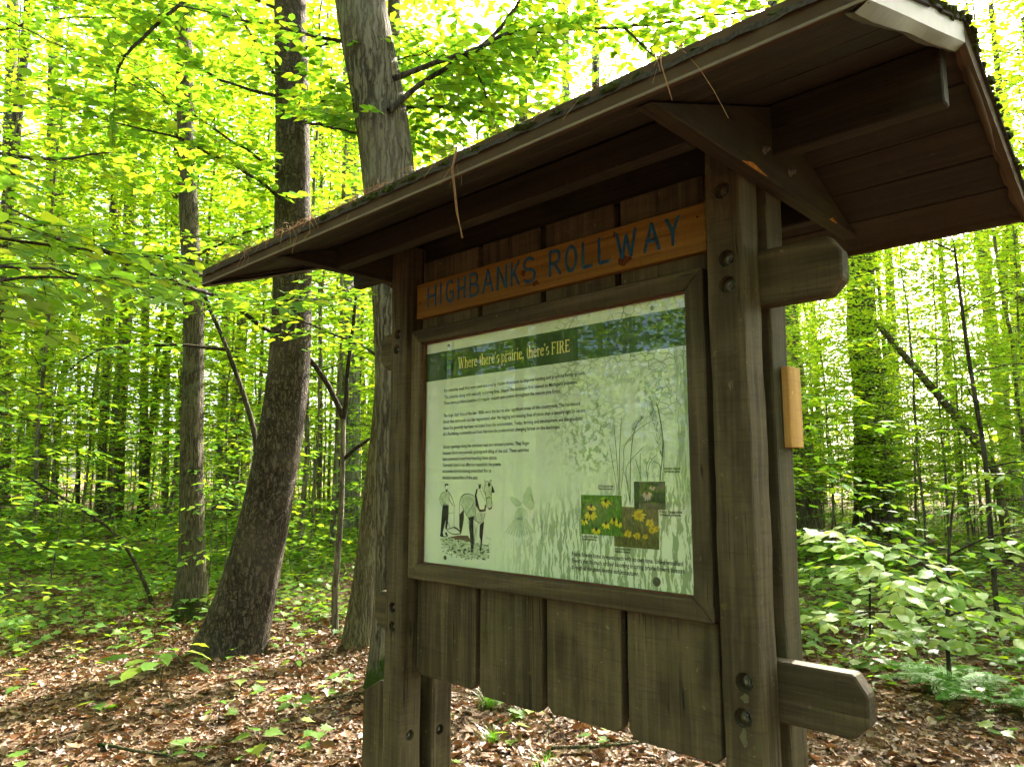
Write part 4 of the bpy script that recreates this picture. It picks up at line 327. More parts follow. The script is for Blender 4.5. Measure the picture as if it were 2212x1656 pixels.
def leafmat(name, refl, trans, gloss=.06, use_attr=True, rough=.38):
    """thin leaf: diffuse + translucent + a little sheen; colour picked leaf by leaf"""
    m, nt, out = nt_new(name)
    b = NB(nt)
    oi = b.n('ObjectInfo').outputs['Random']
    if use_attr:
        a = b.n('Attribute', attribute_name='rnd').outputs['Fac']
        f = b.math('FRACT', b.math('ADD', a, b.math('MULTIPLY', oi, .37)))
    else:
        f = oi
    n = len(refl)
    cr = b.ramp(f, [(i / (n - 1), c) for i, c in enumerate(refl)])
    ct = b.ramp(f, [(i / (n - 1), c) for i, c in enumerate(trans)])
    d = b.n('BsdfDiffuse', {0: cr})
    t = b.n('BsdfTranslucent', {0: ct})
    ad = b.n('AddShader', {0: d.outputs[0], 1: t.outputs[0]})
    gl = b.n('BsdfGlossy', {0: (1, 1, 1, 1), 'Roughness': rough})
    lw = b.n('LayerWeight', {0: .22}).outputs['Fresnel']
    mx = b.n('MixShader', {0: b.math('MULTIPLY', lw, gloss * 4, True), 1: ad.outputs[0], 2: gl.outputs[0]})
    b.l(mx.outputs[0], out.inputs[0])
    return m

R_UP = [(.040, .085, .010), (.055, .115, .012), (.075, .140, .014), (.060, .110, .012), (.10, .16, .016), (.05, .10, .012)]
T_UP = [(.120, .225, .006), (.160, .28, .007), (.225, .33, .008), (.175, .29, .007), (.33, .35, .008), (.140, .245, .006)]
LEAF_CAN = leafmat('canopy_leaf', R_UP, T_UP, .02)
R_LO = [(.040, .090, .016), (.055, .115, .020), (.070, .135, .022), (.045, .095, .018), (.11, .15, .02), (.05, .10, .018)]
T_LO = [(.085, .19, .008), (.115, .235, .009), (.17, .285, .009), (.105, .215, .008), (.28, .32, .010), (.095, .20, .008)]
LEAF_LOW = leafmat('understory_leaf', R_LO, T_LO, .012)
LEAF_ONE = leafmat('single_leaf', R_LO, T_LO, .04, use_attr=False)
LEAF_SUNLIT = leafmat('sunlit_sapling_leaf', [(.08, .14, .03), (.11, .17, .04), (.15, .19, .05)], [(.10, .20, .015), (.14, .24, .015), (.24, .28, .02)], .05, use_attr=False, rough=.42)  # lighter greens: sun and sky brightness on these leaves is put into the colour
FERN = leafmat('fern_leaf', [(.035, .09, .015), (.05, .12, .018)], [(.08, .22, .01), (.12, .28, .012)], .05)
GRASSM = leafmat('grass_blade', [(.035, .09, .012), (.06, .12, .016)], [(.07, .2, .01), (.12, .26, .012)], .05)
DRY_R = [(.125, .066, .034), (.072, .042, .024), (.20, .115, .060), (.055, .034, .020), (.25, .155, .086), (.16, .070, .028), (.09, .053, .030), (.28, .20, .125), (.21, .094, .036), (.105, .066, .040)]
DRY_T = [(.03, .012, .004)] * 10
LITTER = leafmat('dry_leaf', DRY_R, DRY_T, .015, rough=.6)
LITTER_ONE = leafmat('dry_leaf_single', DRY_R, DRY_T, .015, use_attr=False, rough=.6)

def ground_mat():
    m, nt, out = nt_new('forest_floor')
    b = NB(nt)
    v = b.coord((1, 1, 1), False)
    n1 = b.noise(v, 14, 8, .7)
    n2 = b.noise(v, 1.1, 5, .6)
    vo = b.n('TexVoronoi', {'Vector': v, 'Scale': 16.0})
    c = b.ramp(n1, [(.3, (.035, .022, .014)), (.5, (.085, .054, .034)), (.72, (.17, .115, .075))])
    c = b.mix(.45, c, b.ramp(b.n('SeparateColor', {0: vo.outputs['Color']}).outputs[0], [(0, (.04, .026, .017)), (.5, (.12, .072, .045)), (1, (.22, .155, .105))]))
    gm = b.ramp(n2, [(.55, (0, 0, 0)), (.72, (1, 1, 1))])
    c = b.mix(b.math('MULTIPLY', gm, .25), c, g(.05, .065, .018))
    h = b.math('ADD', n1, b.math('MULTIPLY', vo.outputs['Distance'], .8))
    b.bsdf(out, c, .95, b.bump(h, .8, .04), .1)
    return m
GROUND = ground_mat()

# ------------------------------------------------------------------ object helpers
WL = {}
def link(o):
    COL.objects.link(o)
    return o

def tag(o, label=None, cat=None, group=None, kind=None):
    if label: o['label'] = label
    if cat: o['category'] = cat
    if group: o['group'] = group
    if kind: o['kind'] = kind
    return o

def adopt(o, parent):
    if parent is not None:
        o.parent = parent
        o.matrix_parent_inverse = Matrix.Translation(-Vector(WL.get(parent.name, (0, 0, 0))))
    return o

def empty(name, loc, label, cat, group=None):
    o = bpy.data.objects.new(name, None)
    o.empty_display_size = .2
    o.location = loc
    link(o)
    WL[o.name] = tuple(loc)
    return tag(o, label, cat, group)

def mk(name, me, parent=None, loc=(0, 0, 0)):
    o = bpy.data.objects.new(name, me)
    o.location = loc
    link(o)
    WL[o.name] = tuple(loc)
    return adopt(o, parent)

def np_mesh(name, V, tris=None, quads=None, mat=None, rnd=None, smooth=False):
    me = bpy.data.meshes.new(name)
    V = np.asarray(V, np.float32)
    parts, starts, n0 = [], [], 0
    for F in (tris, quads):
        if F is None or len(F) == 0:
            continue
        F = np.asarray(F, np.int32)
        parts.append(F.ravel())
        starts.append(n0 + np.arange(len(F)) * F.shape[1])
        n0 += F.size
    L = np.concatenate(parts)
    S = np.concatenate(starts).astype(np.int32)
    me.vertices.add(len(V))
    me.vertices.foreach_set('co', V.ravel())
    me.loops.add(len(L))
    me.loops.foreach_set('vertex_index', L)
    me.polygons.add(len(S))
    me.polygons.foreach_set('loop_start', S)
    if smooth:
        me.polygons.foreach_set('use_smooth', np.ones(len(S), bool))
    me.update(calc_edges=True)
    if rnd is not None:
        a = me.attributes.new('rnd', 'FLOAT', 'FACE')
        a.data.foreach_set('value', np.asarray(rnd, np.float32))
    if mat:
        me.materials.append(mat)
    return me

def bm_mesh(name, bm, mat, smooth=False):
    me = bpy.data.meshes.new(name)
    bm.to_mesh(me)
    bm.free()
    if mat: me.materials.append(mat)
    if smooth:
        for p in me.polygons: p.use_smooth = True
    return me

def box(name, lo, hi, mat, parent, bev=.003, seg=1, wob=0.0):
    lo, hi = Vector(lo), Vector(hi)
    c = (lo + hi) / 2
    d = hi - lo
    bm = bmesh.new()
    bmesh.ops.create_cube(bm, size=1)
    for v in bm.verts:
        v.co = Vector((v.co.x * d.x, v.co.y * d.y, v.co.z * d.z))
    if bev:
        bmesh.ops.bevel(bm, geom=bm.edges[:], offset=bev, segments=seg, affect='EDGES', profile=.6)
    if wob:
        for v in bm.verts:
            v.co += Vector((random.uniform(-wob, wob), random.uniform(-wob, wob), random.uniform(-wob, wob)))
    return mk(name, bm_mesh(name, bm, mat), parent, c)

def prism(name, pts, axis, a, b, mat, parent, bev=.003):
    """polygon in the plane across axis, extruded from a to b"""
    bm = bmesh.new()
    def P(u, v, t):
        return Vector((t, u, v)) if axis == 0 else Vector((u, t, v)) if axis == 1 else Vector((u, v, t))
    c = sum((P(u, v, (a + b) / 2) for u, v in pts), Vector()) / len(pts)
    A = [bm.verts.new(P(u, v, a) - c) for u, v in pts]
    B = [bm.verts.new(P(u, v, b) - c) for u, v in pts]
    bm.faces.new(A)
    bm.faces.new(B)
    n = len(pts)
    for i in range(n):
        bm.faces.new((A[i], A[(i + 1) % n], B[(i + 1) % n], B[i]))
    bmesh.ops.recalc_face_normals(bm, faces=bm.faces[:])
    if bev:
        bmesh.ops.bevel(bm, geom=bm.edges[:], offset=bev, segments=1, affect='EDGES')
    return mk(name, bm_mesh(name, bm, mat), parent, c)

class Tubes:
    def __init__(s):
        s.V, s.F, s.n = [], [], 0
    def add(s, pts, rad, sides=6, lump=0.0, flare=None):
        pts = np.asarray(pts, float)
        rad = np.asarray(rad, float)
        t = np.gradient(pts, axis=0)
        t /= np.linalg.norm(t, axis=1)[:, None] + 1e-9
        ref = np.where(np.abs(t[:, 2:3]) > .8, [[1., 0, 0]], [[0., 0, 1.]])
        ref = np.repeat(ref[len(ref) // 2:len(ref) // 2 + 1], len(pts), 0)
        a = np.cross(t, ref)
        a /= np.linalg.norm(a, axis=1)[:, None] + 1e-9
        b = np.cross(t, a)
        th = np.linspace(0, 2 * np.pi, sides, endpoint=False)
        R = rad[:, None] * np.ones(sides)[None]
        if lump:
            ph = rng.uniform(0, 6.28, 6)
            zz = np.arange(len(pts))[:, None] * .35
            R = R * (1 + lump * (np.sin(2 * th + ph[0] + zz * .6) * .5 + np.sin(3 * th + ph[1] - zz * .8) * .5 + np.sin(5 * th + ph[2] + zz) * .35))
        if flare is not None:
            R = R * (1 + flare[:, None] * (.55 + .45 * np.cos(5 * th + rng.uniform(0, 6))))
        V = pts[:, None, :] + R[..., None] * (np.cos(th)[None, :, None] * a[:, None, :] + np.sin(th)[None, :, None] * b[:, None, :])
        n, k = len(pts), sides
        i = np.arange(n - 1)[:, None] * k + np.arange(k)[None]
        j = np.arange(n - 1)[:, None] * k + (np.arange(k)[None] + 1) % k
        s.V.append(V.reshape(-1, 3))
        s.F.append(np.stack([i, j, j + k, i + k], -1).reshape(-1, 4) + s.n)
        s.n += n * k
    def mesh(s, name, mat, origin=(0, 0, 0)):
        return np_mesh(name, np.concatenate(s.V) - np.asarray(origin), None, np.concatenate(s.F), mat, smooth=True)

def resample(path, step):
    p = np.asarray(path, float)
    L = np.r_[0, np.cumsum(np.linalg.norm(np.diff(p[:, :3], axis=0), axis=1))]
    n = max(3, int(L[-1] / step) + 1)
    s = np.linspace(0, L[-1], n)
    q = np.stack([np.interp(s, L, p[:, k]) for k in range(p.shape[1])], 1)
    for _ in range(2):
        q[1:-1] = .25 * q[:-2] + .5 * q[1:-1] + .25 * q[2:]
    return q

# leaf outlines: length 1 along x, face up
LEAF_MED = (np.array([(0, 0, 0), (.30, .25, .045), (.68, .20, .02), (1, 0, -.07), (.68, -.20, .02), (.30, -.25, .045)]),
            np.array([(0, 2, 1), (0, 3, 2), (0, 4, 3), (0, 5, 4)]))
LEAF_FAR = (np.array([(0, 0, 0), (.45, .28, .05), (1, 0, -.05), (.45, -.28, .05)]), np.array([(0, 2, 1), (0, 3, 2)]))
_o = [(0, 0), (.10, .10), (.25, .215), (.42, .265), (.60, .245), (.76, .175), (.90, .075), (1, 0)]
def near_leaf(fold=.10, droop=.10, wav=.015):
    V = [(x, 0, -droop * x * x) for x, _ in _o]
    n = len(V)
    for sgn in (1, -1):
        for i, (x, y) in enumerate(_o[1:-1]):
            V.append((x, sgn * y, -droop * x * x + fold * y + wav * (1 if i % 2 else -1)))
    F = []
    for si, sgn in enumerate((1, -1)):
        o = n + si * (n - 2)
        e = [0] + [o + i for i in range(n - 2)] + [n - 1]
        for i in range(n - 1):
            q = [i, i + 1, e[i + 1], e[i]]
            q = [a for k, a in enumerate(q) if a not in q[:k]]
            if len(q) >= 3:
                for k in range(1, len(q) - 1):
                    t = (q[0], q[k], q[k + 1])
                    F.append(t if sgn > 0 else t[::-1])
    return np.array(V), np.array(F)
_mo = [(0, 0), (-.06, .16), (.10, .22), (.05, .46), (.26, .34), (.42, .52), (.50, .30), (.62, .24), (.66, .12), (1, 0)]
def maple_leaf(fold=.12, droop=.12):
    out = _mo + [(x, -y) for x, y in _mo[-2:0:-1]]
    V = [(x, y, fold * abs(y) - droop * x * x) for x, y in out]
    V.append((.34, 0, -.02))
    n = len(out)
    return np.array(V), np.array([(i, (i + 1) % n, n) for i in range(n)])
MAPLE = maple_leaf()

def leaves_mesh(name, P, D, N, S, mat, tmpl, rnd=None, tubes=None, tmat=None):
    P, D, N, S = (np.asarray(a, float) for a in (P, D, N, S))
    D = D / (np.linalg.norm(D, axis=1)[:, None] + 1e-9)
    N = N - (N * D).sum(1)[:, None] * D
    N /= np.linalg.norm(N, axis=1)[:, None] + 1e-9
    Y = np.cross(N, D)
    tv, tf = tmpl
    k = len(tv)
    V = P[:, None, :] + S[:, None, None] * (tv[None, :, 0:1] * D[:, None] + tv[None, :, 1:2] * Y[:, None] + tv[None, :, 2:3] * N[:, None])
    F = (tf[None] + (np.arange(len(P)) * k)[:, None, None]).reshape(-1, 3)
    if rnd is None:
        rnd = rng.random(len(P))
    V = V.reshape(-1, 3)
    if tubes is None:
        return np_mesh(name, V, F, None, mat, np.repeat(rnd, len(tf)))
    TV, TF = np.concatenate(tubes.V), np.concatenate(tubes.F)
    me = np_mesh(name, np.concatenate([V, TV]), F, TF + len(V), mat, np.r_[np.repeat(rnd, len(tf)), np.zeros(len(TF))])
    me.materials.append(tmat)
    me.polygons.foreach_set('material_index', np.r_[np.zeros(len(F), np.int32), np.ones(len(TF), np.int32)])
    return me

def rotz(v, a):
    c, s = math.cos(a), math.sin(a)
    return np.array([v[0] * c - v[1] * s, v[0] * s + v[1] * c, v[2]])

class Foliage:
    def __init__(s):
        s.P, s.D, s.N, s.S = [], [], [], []
    def leaf(s, p, d, size, jit=.28):
        s.P.append(p)
        s.D.append(d)
        s.N.append((random.gauss(0, jit), random.gauss(0, jit), 1))
        s.S.append(size * random.uniform(.65, 1.15))
    def twig(s, tubes, p0, d, length, leaf, step, r=.003, droop=.15, sides=3):
        d = d / (np.linalg.norm(d) + 1e-9)
        n = max(2, int(length / step))
        pts = [p0 + d * length * (i / n) + np.array([0, 0, -droop * length * (i / n) ** 2]) for i in range(n + 1)]
        if tubes is not None:
            tubes.add(pts[::max(1, n // 3)] if n > 3 else pts, np.linspace(r, r * .4, len(pts[::max(1, n // 3)] if n > 3 else pts)), sides)
        for i in range(1, n + 1):
            sg = 1 if i % 2 else -1
            ld = rotz(d, sg * random.uniform(.7, 1.1)) + np.array([0, 0, random.uniform(-.35, .1)])
            s.leaf(pts[i], ld, leaf)
        s.leaf(pts[-1], d + np.array([0, 0, -.2]), leaf)
    def branch(s, tubes, pts, r0, leaf, twig_step, leaf_step, twig_len, start=.25, sides=5, twigs=True):
        q = np.asarray(pts, float)
        tubes.add(q, np.linspace(r0, r0 * .3, len(q)), sides)
        L = np.r_[0, np.cumsum(np.linalg.norm(np.diff(q, axis=0), axis=1))]
        u = L[-1] * start
        sg = random.choice((-1, 1))
        while u < L[-1]:
            p = np.array([np.interp(u, L, q[:, k]) for k in range(3)])
            i = min(len(q) - 2, np.searchsorted(L, u) - 1)
            d = q[i + 1] - q[i]
            d = d / (np.linalg.norm(d) + 1e-9)
            td = rotz(d, sg * random.uniform(.6, 1.1))
            td[2] = td[2] * .4 + random.uniform(-.05, .12)
            fr = u / L[-1]
            s.twig(tubes if twigs else None, p, td, twig_len * (1.15 - .7 * fr) * random.uniform(.6, 1.2), leaf, leaf_step, r0 * .25 + .0012)
            sg = -sg
            u += twig_step * random.uniform(.7, 1.3)
        s.twig(tubes if twigs else None, q[-1], q[-1] - q[-2], twig_len * .5, leaf, leaf_step, r0 * .2 + .001)
    def mesh(s, name, mat, tmpl, tubes=None, tmat=None):
        return leaves_mesh(name, s.P, s.D, s.N, s.S, mat, tmpl, None, tubes, tmat)

def gen_plant(h, nb, z0, L0, rise, leaf, tw_step, lf_step, tw_len, r0, droop=.18, wob=.15, twigs=True, shape=.5):
    tubes, fo, main = Tubes(), Foliage(), Tubes()
    n = max(6, int(h / .6))
    zs = np.linspace(0, h, n)
    st = np.zeros((n, 3))
    st[:, 2] = zs
    st[:, 0] = np.cumsum(np.r_[0, rng.normal(0, wob / n ** .5, n - 1)])
    st[:, 1] = np.cumsum(np.r_[0, rng.normal(0, wob / n ** .5, n - 1)])
    main.add(st, r0 * (1 - .85 * zs / h), 7, .05)
    for i in range(nb):
        t = (i + .5) / nb
        z = h * (z0 + (1 - z0) * t)
        p = np.array([np.interp(z, zs, st[:, k]) for k in range(3)])
        az = i * 2.39996 + random.uniform(-.4, .4)
        L = L0 * ((1 - t) ** shape * .8 + .22) * random.uniform(.7, 1.15)
        d = np.array([math.cos(az), math.sin(az), 0])
        m = 6
        rs = rise * random.uniform(.4, 1.3)
        side = rotz(d, math.pi / 2) * random.uniform(-.25, .25)
        pts = [p + d * L * (k / m) + side * L * (k / m) ** 2 + np.array([0, 0, L * (rs * (k / m) - droop * (k / m) ** 2)]) for k in range(m + 1)]
        fo.branch(tubes, pts, max(.004, r0 * .22 * (1 - .6 * t)), leaf, tw_step, lf_step, tw_len, start=.18, sides=4, twigs=twigs)
    return tubes, fo, main

# ------------------------------------------------------------------ the ground
def ground_z(x, y):
    x = np.asarray(x, float); y = np.asarray(y, float)
    r = np.hypot(x + 1, y - 1)
    a = np.clip((r - 3.2) / 10, 0, 1)
    return a * (.10 * np.sin(x * .55 + 1.3) * np.cos(y * .48 + .4) + .05 * np.sin(x * 1.3 + y * 1.1)) + .012 * np.sin(x * 3.1 + 1) * np.sin(y * 2.7)

def make_ground():
    n = 150
    u = np.linspace(-1, 1, n)
    e = np.sign(u) * (np.abs(u) * 14 + np.abs(u) ** 6 * 1200)
    X, Y = np.meshgrid(e - 2, e + 3)
    Z = ground_z(X, Y)
    V = np.stack([X, Y, Z], -1).reshape(-1, 3)
    i = (np.arange(n - 1)[:, None] * n + np.arange(n - 1)[None]).ravel()
    F = np.stack([i, i + 1, i + n + 1, i + n], 1)
    o = mk('ground', np_mesh('ground', V, None, F, GROUND, smooth=True))
    return tag(o, 'forest floor of brown soil and matted leaves under the trees', 'ground', kind='structure')
GR = make_ground()

# ------------------------------------------------------------------ the kiosk
PW, PD, GAP, WX = .089, .0883, .0478, 1.2256          # post width, depth, gap between front and back posts, left edge of right post
KX1 = WX + PW
YB = PD + GAP
kiosk = empty('information_kiosk', (KX1 / 2, .112, 0), 'dark brown wooden trail kiosk with mossy gable roof and glazed notice panel', 'kiosk')

def cut(ob, cyls):
    """counterbore bolt holes: list of (centre, axis, radius, depth) in world space"""
    bm = bmesh.new()
    for c, ax, r, dp in cyls:
        mat = Matrix.Translation(Vector(c) - Vector(WL[ob.name]))
        if ax == 'y': mat = mat @ Matrix.Rotation(math.pi / 2, 4, 'X')
        else: mat = mat @ Matrix.Rotation(math.pi / 2, 4, 'Y')
        bmesh.ops.create_cone(bm, cap_ends=True, segments=18, radius1=r, radius2=r * 1.05, depth=dp * 2, matrix=mat)
    me = bm_mesh('cutter', bm, None)
    co = bpy.data.objects.new('cutter', me)
    co.matrix_world = Matrix.Translation(WL[ob.name])
    COL.objects.link(co)
    md = ob.modifiers.new('b', 'BOOLEAN')
    md.object = co
    md.operation = 'DIFFERENCE'
    md.solver = 'EXACT'
    bpy.context.view_layer.update()
    dg = bpy.context.evaluated_depsgraph_get()
    nm = bpy.data.meshes.new_from_object(ob.evaluated_get(dg))
    ob.modifiers.clear()
    ob.data = nm
    bpy.data.objects.remove(co)

def bolt(c, ax, parent, r=.009, recess=.021):
    """washer, nut and bolt end sitting at the bottom of a counterbore"""
    bm = bmesh.new()
    for rr, d0, d1, sg in ((r * 1.35, 0, .002, 18), (r, .002, .009, 6), (r * .55, .009, .014, 12)):
        mm = Matrix.Translation((0, 0, (d0 + d1) / 2))
        bmesh.ops.create_cone(bm, cap_ends=True, segments=sg, radius1=rr, radius2=rr * .94, depth=d1 - d0, matrix=mm)
    R = Matrix.Rotation(math.pi / 2, 4, 'X') if ax == 'y' else Matrix.Rotation(math.pi / 2, 4, 'Y')
    bmesh.ops.transform(bm, matrix=R, verts=bm.verts[:])
    off = Vector((0, recess, 0)) if ax == 'y' else Vector((-recess, 0, 0))
    return mk('bolt', bm_mesh('bolt', bm, METAL), parent, Vector(c) + off)

def post(x0, y0, label):
    o = box('post', (x0, y0, -.05), (x0 + PW, y0 + PD, 2.30), WOODZ, kiosk, .007, 2)
    # rough-sawn faces: subdivide and roughen a little
    bm = bmesh.new(); bm.from_mesh(o.data)
    es = [e for e in bm.edges if abs(e.verts[0].co.z - e.verts[1].co.z) > 1]
    bmesh.ops.subdivide_edges(bm, edges=es, cuts=60, use_grid_fill=True)
    for v in bm.verts:
        z = v.co.z
        sx = 1 if v.co.x > 0 else -1
        sy = 1 if v.co.y > 0 else -1
        k = .0008 * math.sin(z * 9 + sx * 2 + x0 * 7) + .0007 * math.sin(z * 23 + sy * 3 + y0 * 40) + random.uniform(-.0006, .0006)
        v.co.x += k * sx
        v.co.y += k * sy * .8
    bm.to_mesh(o.data); bm.free()
    tag(o, label)
    return o
HR, HD = .020, .022
pL = post(0, 0, 'left front post of rough sawn brown timber')
pR = post(WX, 0, 'right front post with sunken bolts')
pLb = post(0, YB, 'left rear post')
pRb = post(WX, YB, 'right rear post')
frontL = [(.040, 0, 1.070), (.042, 0, 1.009), (.039, 0, 1.988), (.034, 0, 1.936)]
frontR = [(1.279, 0, 1.062), (1.272, 0, .988), (1.276, 0, 1.995), (1.275, 0, 1.933), (1.270, 0, 2.160)]
cut(pL, [(c, 'y', HR * .85, HD) for c in frontL] + [((PW, .045, .670), 'x', .016, HD)])
cut(pR, [(c, 'y', HR, HD) for c in frontR])
cut(pLb, [((PW, YB + .036, .658), 'x', .016, HD)])
for c in frontL: bolt(c, 'y', pL)
for c in frontR: bolt(c, 'y', pR)
bolt((PW, .045, .670), 'x', pL, .010)
bolt((PW, YB + .036, .658), 'x', pLb, .010)

def rail(z0, z1):
    c = .032
    x0, x1 = -.183, 1.4986
    pts = [(x0 + c, z0), (x1 - c, z0), (x1, z0 + c), (x1, z1 - c * 1.2), (x1 - c * .8, z1), (x0 + c, z1), (x0, z1 - c), (x0, z0 + c)]
    return prism('rail', pts, 1, PD + .0015, YB - .0015, WOODX, kiosk, .004)
tag(rail(.967, 1.095), 'lower crosspiece with clipped ends poking past the posts')
tag(rail(1.892, 2.025), 'upper crosspiece with clipped ends poking past the posts')
# raw chipped patches below the bolts of the right post
for x, z, a, h_, mt in ((1.275, .950, .008, .016, SHIM3), (1.281, 1.030, .010, .008, SHIM3), (1.240, 1.215, .008, .007, SHIM2), (1.2765, 1.700, .006, .010, SHIM3), (.052, .975, .006, .012, SHIM3)):
    bm = bmesh.new()
    ph = random.uniform(0, 6)
    vs = [bm.verts.new((a * math.cos(t) * (1 + .3 * math.sin(3 * t + ph) + random.uniform(-.15, .15)), 0, h_ * math.sin(t) * (1 + .25 * math.sin(2 * t + ph) + random.uniform(-.15, .15)))) for t in np.linspace(0, 6.283, 22, endpoint=False)]
    f = bm.faces.new(vs); bm.normal_update()
    if f.normal.y > 0: f.normal_flip()
    mk('chipped_patch', bm_mesh('chipped_patch', bm, mt), pR if x > 1 else pL, (x, -.0028, z))
for sgn, xo, xi in ((-1, -.243, .03), (1, KX1 + .243, KX1 - .03)):
    xs = xo - sgn * .10
    pts = [(xo, -.05), (xi, -.05), (xi, .79), (xs, .79), (xo, .735)]
    prism('footing_board', pts, 1, PD + .003, YB - .003, WOODZ, kiosk, .003)

# planks, front and back
PY0, PY1 = .0583, .0868
edges = [(.098, .379), (.398, .648), (.667, .916), (.937, 1.1895)]
for k, (a, b_) in enumerate(edges):
    zb = .857 + (.004, -.006, .003, -.002)[k]
    c = .016
    pts = [(a, zb + c * 1.3), (a + c, zb), (b_ - c, zb), (b_, zb + c), (b_ + .003, 2.24), (a + .004, 2.24)]
    prism('plank', pts, 1, PY0, PY1, WOODZ, kiosk, .0025)
for k in range(5):
    a = .096 + k * .225
    prism('plank', [(a, .872), (a + .218, .872), (a + .218, 2.24), (a, 2.24)], 1, YB + .002, YB + .030, WOODZ, kiosk, .0025)

# picture frame, mitred
FX0, FX1, FZ0, FZ1, FW_ = .0916, 1.2017, 1.1677, 1.9941, .050
FY0, FY1 = .0183, PY0 - .001
def frame_piece(outer, inner, mat):
    (ax, az), (bx, bz) = outer
    (cx, cz), (dx, dz) = inner
    pts = [(ax, az), (bx, bz), (dx, dz), (cx, cz)]
    o = prism('frame_rail', pts, 1, FY0, FY1, mat, kiosk, .0035)
    return o
e = .0006
i0, i1, j0, j1 = FX0 + FW_, FX1 - FW_, FZ0 + FW_, FZ1 - FW_ * .95
frame_piece(((FX0, FZ0 + e), (FX0, FZ1 - e)), ((i0, j0 + e), (i0, j1 - e)), WOODZ)
frame_piece(((FX1, FZ0 + e), (FX1, FZ1 - e)), ((i1, j0 + e), (i1, j1 - e)), WOODZ)
frame_piece(((FX0 + e, FZ0), (FX1 - e, FZ0)), ((i0 + e, j0), (i1 - e, j0)), WOODX)
frame_piece(((FX0 + e, FZ1), (FX1 - e, FZ1)), ((i0 + e, j1), (i1 - e, j1)), WOODX)
# sealing bead inside the frame
BEAD = plain('glazing_bead', (.10, .035, .018), .6, .3, 0, .3, 40)
for lo, hi in (((i0 - .001, .034, j0), (i0 + .004, .045, j1)), ((i0 + .004, .034, j1 - .004), (i1, .045, j1 + .001)), ((i0 + .004, .034, j0 - .001), (i1, .045, j0 + .005))):
    box('glazing_bead', lo, hi, BEAD, kiosk, .001)

# ---- the printed panel
def panel_mat():
    m, nt, out = nt_new('printed_panel')
    b = NB(nt)
    tc = b.n('TexCoord').outputs['Object']
    sp = b.n('SeparateXYZ', {0: tc})
    X, Z = sp.outputs[0], sp.outputs[2]
    flat = b.n('Mapping', {'Vector': tc, 'Scale': (1, 0, 1)}).outputs[0]
    wv = b.n('TexNoise', {'Vector': flat, 'Scale': 30.0, 'Detail': 3})
    wa = b.n('VectorMath', {0: flat, 1: b.n('VectorMath', {0: wv.outputs['Color'], 1: (.02, 0, .02)}, operation='MULTIPLY').outputs[0]}, operation='ADD').outputs[0]
    def sm(v, a, c):
        return b.n('MapRange', {0: v, 1: a, 2: c, 3: 0.0, 4: 1.0}, interpolation_type='SMOOTHSTEP').outputs[0]
    def mul(*a):
        r = a[0]
        for x in a[1:]: r = b.math('MULTIPLY', r, x)
        return r
    # rounded tree-crown outlines in the upper right
    vo = b.n('TexVoronoi', {'Vector': b.n('Mapping', {'Vector': wa, 'Scale': (36, 1, 54)}).outputs[0], 'Scale': 1.0}, feature='DISTANCE_TO_EDGE').outputs[0]
    crown = b.ramp(vo, [(.0, (1, 1, 1)), (.035, (1, 1, 1)), (.075, (0, 0, 0))])
    nz = b.noise(flat, 9, 3)
    crown = mul(crown, b.ramp(nz, [(.38, (.1, .1, .1)), (.55, (1, 1, 1))]))
    mcr = mul(sm(X, .42, .72), sm(Z, .36, .46))
    # leafy tangle
    tang = b.ramp(b.noise(b.n('Mapping', {'Vector': wa, 'Scale': (1, 1, 1)}).outputs[0], 62, 4, .6), [(.50, (0, 0, 0)), (.54, (1, 1, 1))])
    big = b.ramp(b.noise(flat, 6.5, 2), [(.45, (0, 0, 0)), (.58, (1, 1, 1))])
    mta = mul(sm(X, .48, .70), sm(Z, .22, .34), b.math('SUBTRACT', 1.0, sm(Z, .50, .62)))
    tang = mul(tang, b.math('ADD', b.math('MULTIPLY', big, .8), .2))
    # grass and stems along the bottom right
    gv = b.n('Mapping', {'Vector': wa, 'Scale': (95, 1, 14), 'Rotation': (0, .25, 0)}).outputs[0]
    gv2 = b.n('Mapping', {'Vector': wa, 'Scale': (80, 1, 17), 'Rotation': (0, -.45, 0)}).outputs[0]
    gr = b.math('MAXIMUM', b.ramp(b.noise(gv, 1.0, 3), [(.52, (0, 0, 0)), (.56, (1, 1, 1))]), b.ramp(b.noise(gv2, 1.0, 3), [(.54, (0, 0, 0)), (.58, (1, 1, 1))]))
    diag = b.math('SUBTRACT', b.math('MULTIPLY', X, .30), Z)
    mgr = mul(sm(X, .28, .62), sm(diag, -.12, .06))
    # big trunk at the right edge
    wob = b.math('MULTIPLY', b.noise(b.n('Mapping', {'Vector': flat, 'Scale': (1, 1, 9)}).outputs[0], 1.0, 2), .05)
    tx = b.math('ADD', X, wob)
    trunk = mul(sm(tx, .985, .993), sm(Z, .18, .24), b.math('SUBTRACT', 1.0, sm(Z, .60, .66)))
    lines = b.ramp(b.noise(b.n('Mapping', {'Vector': wa, 'Scale': (120, 1, 7)}).outputs[0], 1.0, 3), [(.46, (.35, .35, .35)), (.54, (1, 1, 1))])
    trunk = mul(trunk, lines)
    art = b.math('MAXIMUM', b.math('MAXIMUM', mul(crown, mcr), mul(tang, mta)), b.math('MAXIMUM', mul(gr, mgr), trunk))
    # the pale road
    pap = b.ramp(b.noise(flat, 3, 3), [(.3, (.80, .78, .74)), (.7, (.86, .84, .81))])
    c = b.mix(b.math('MULTIPLY', art, .85), pap, g(.26, .32, .18))
    b.bsdf(out, c, .55, None, .3)
    return m
PAP = panel_mat()
PX0, PX1, PZ0, PZ1 = i0 - .004, i1 + .004, j0 - .004, j1 + .004
PYF = .0475
panel = box('printed_panel', (PX0, PYF, PZ0), (PX1, .056, PZ1), PAP, kiosk, 0)
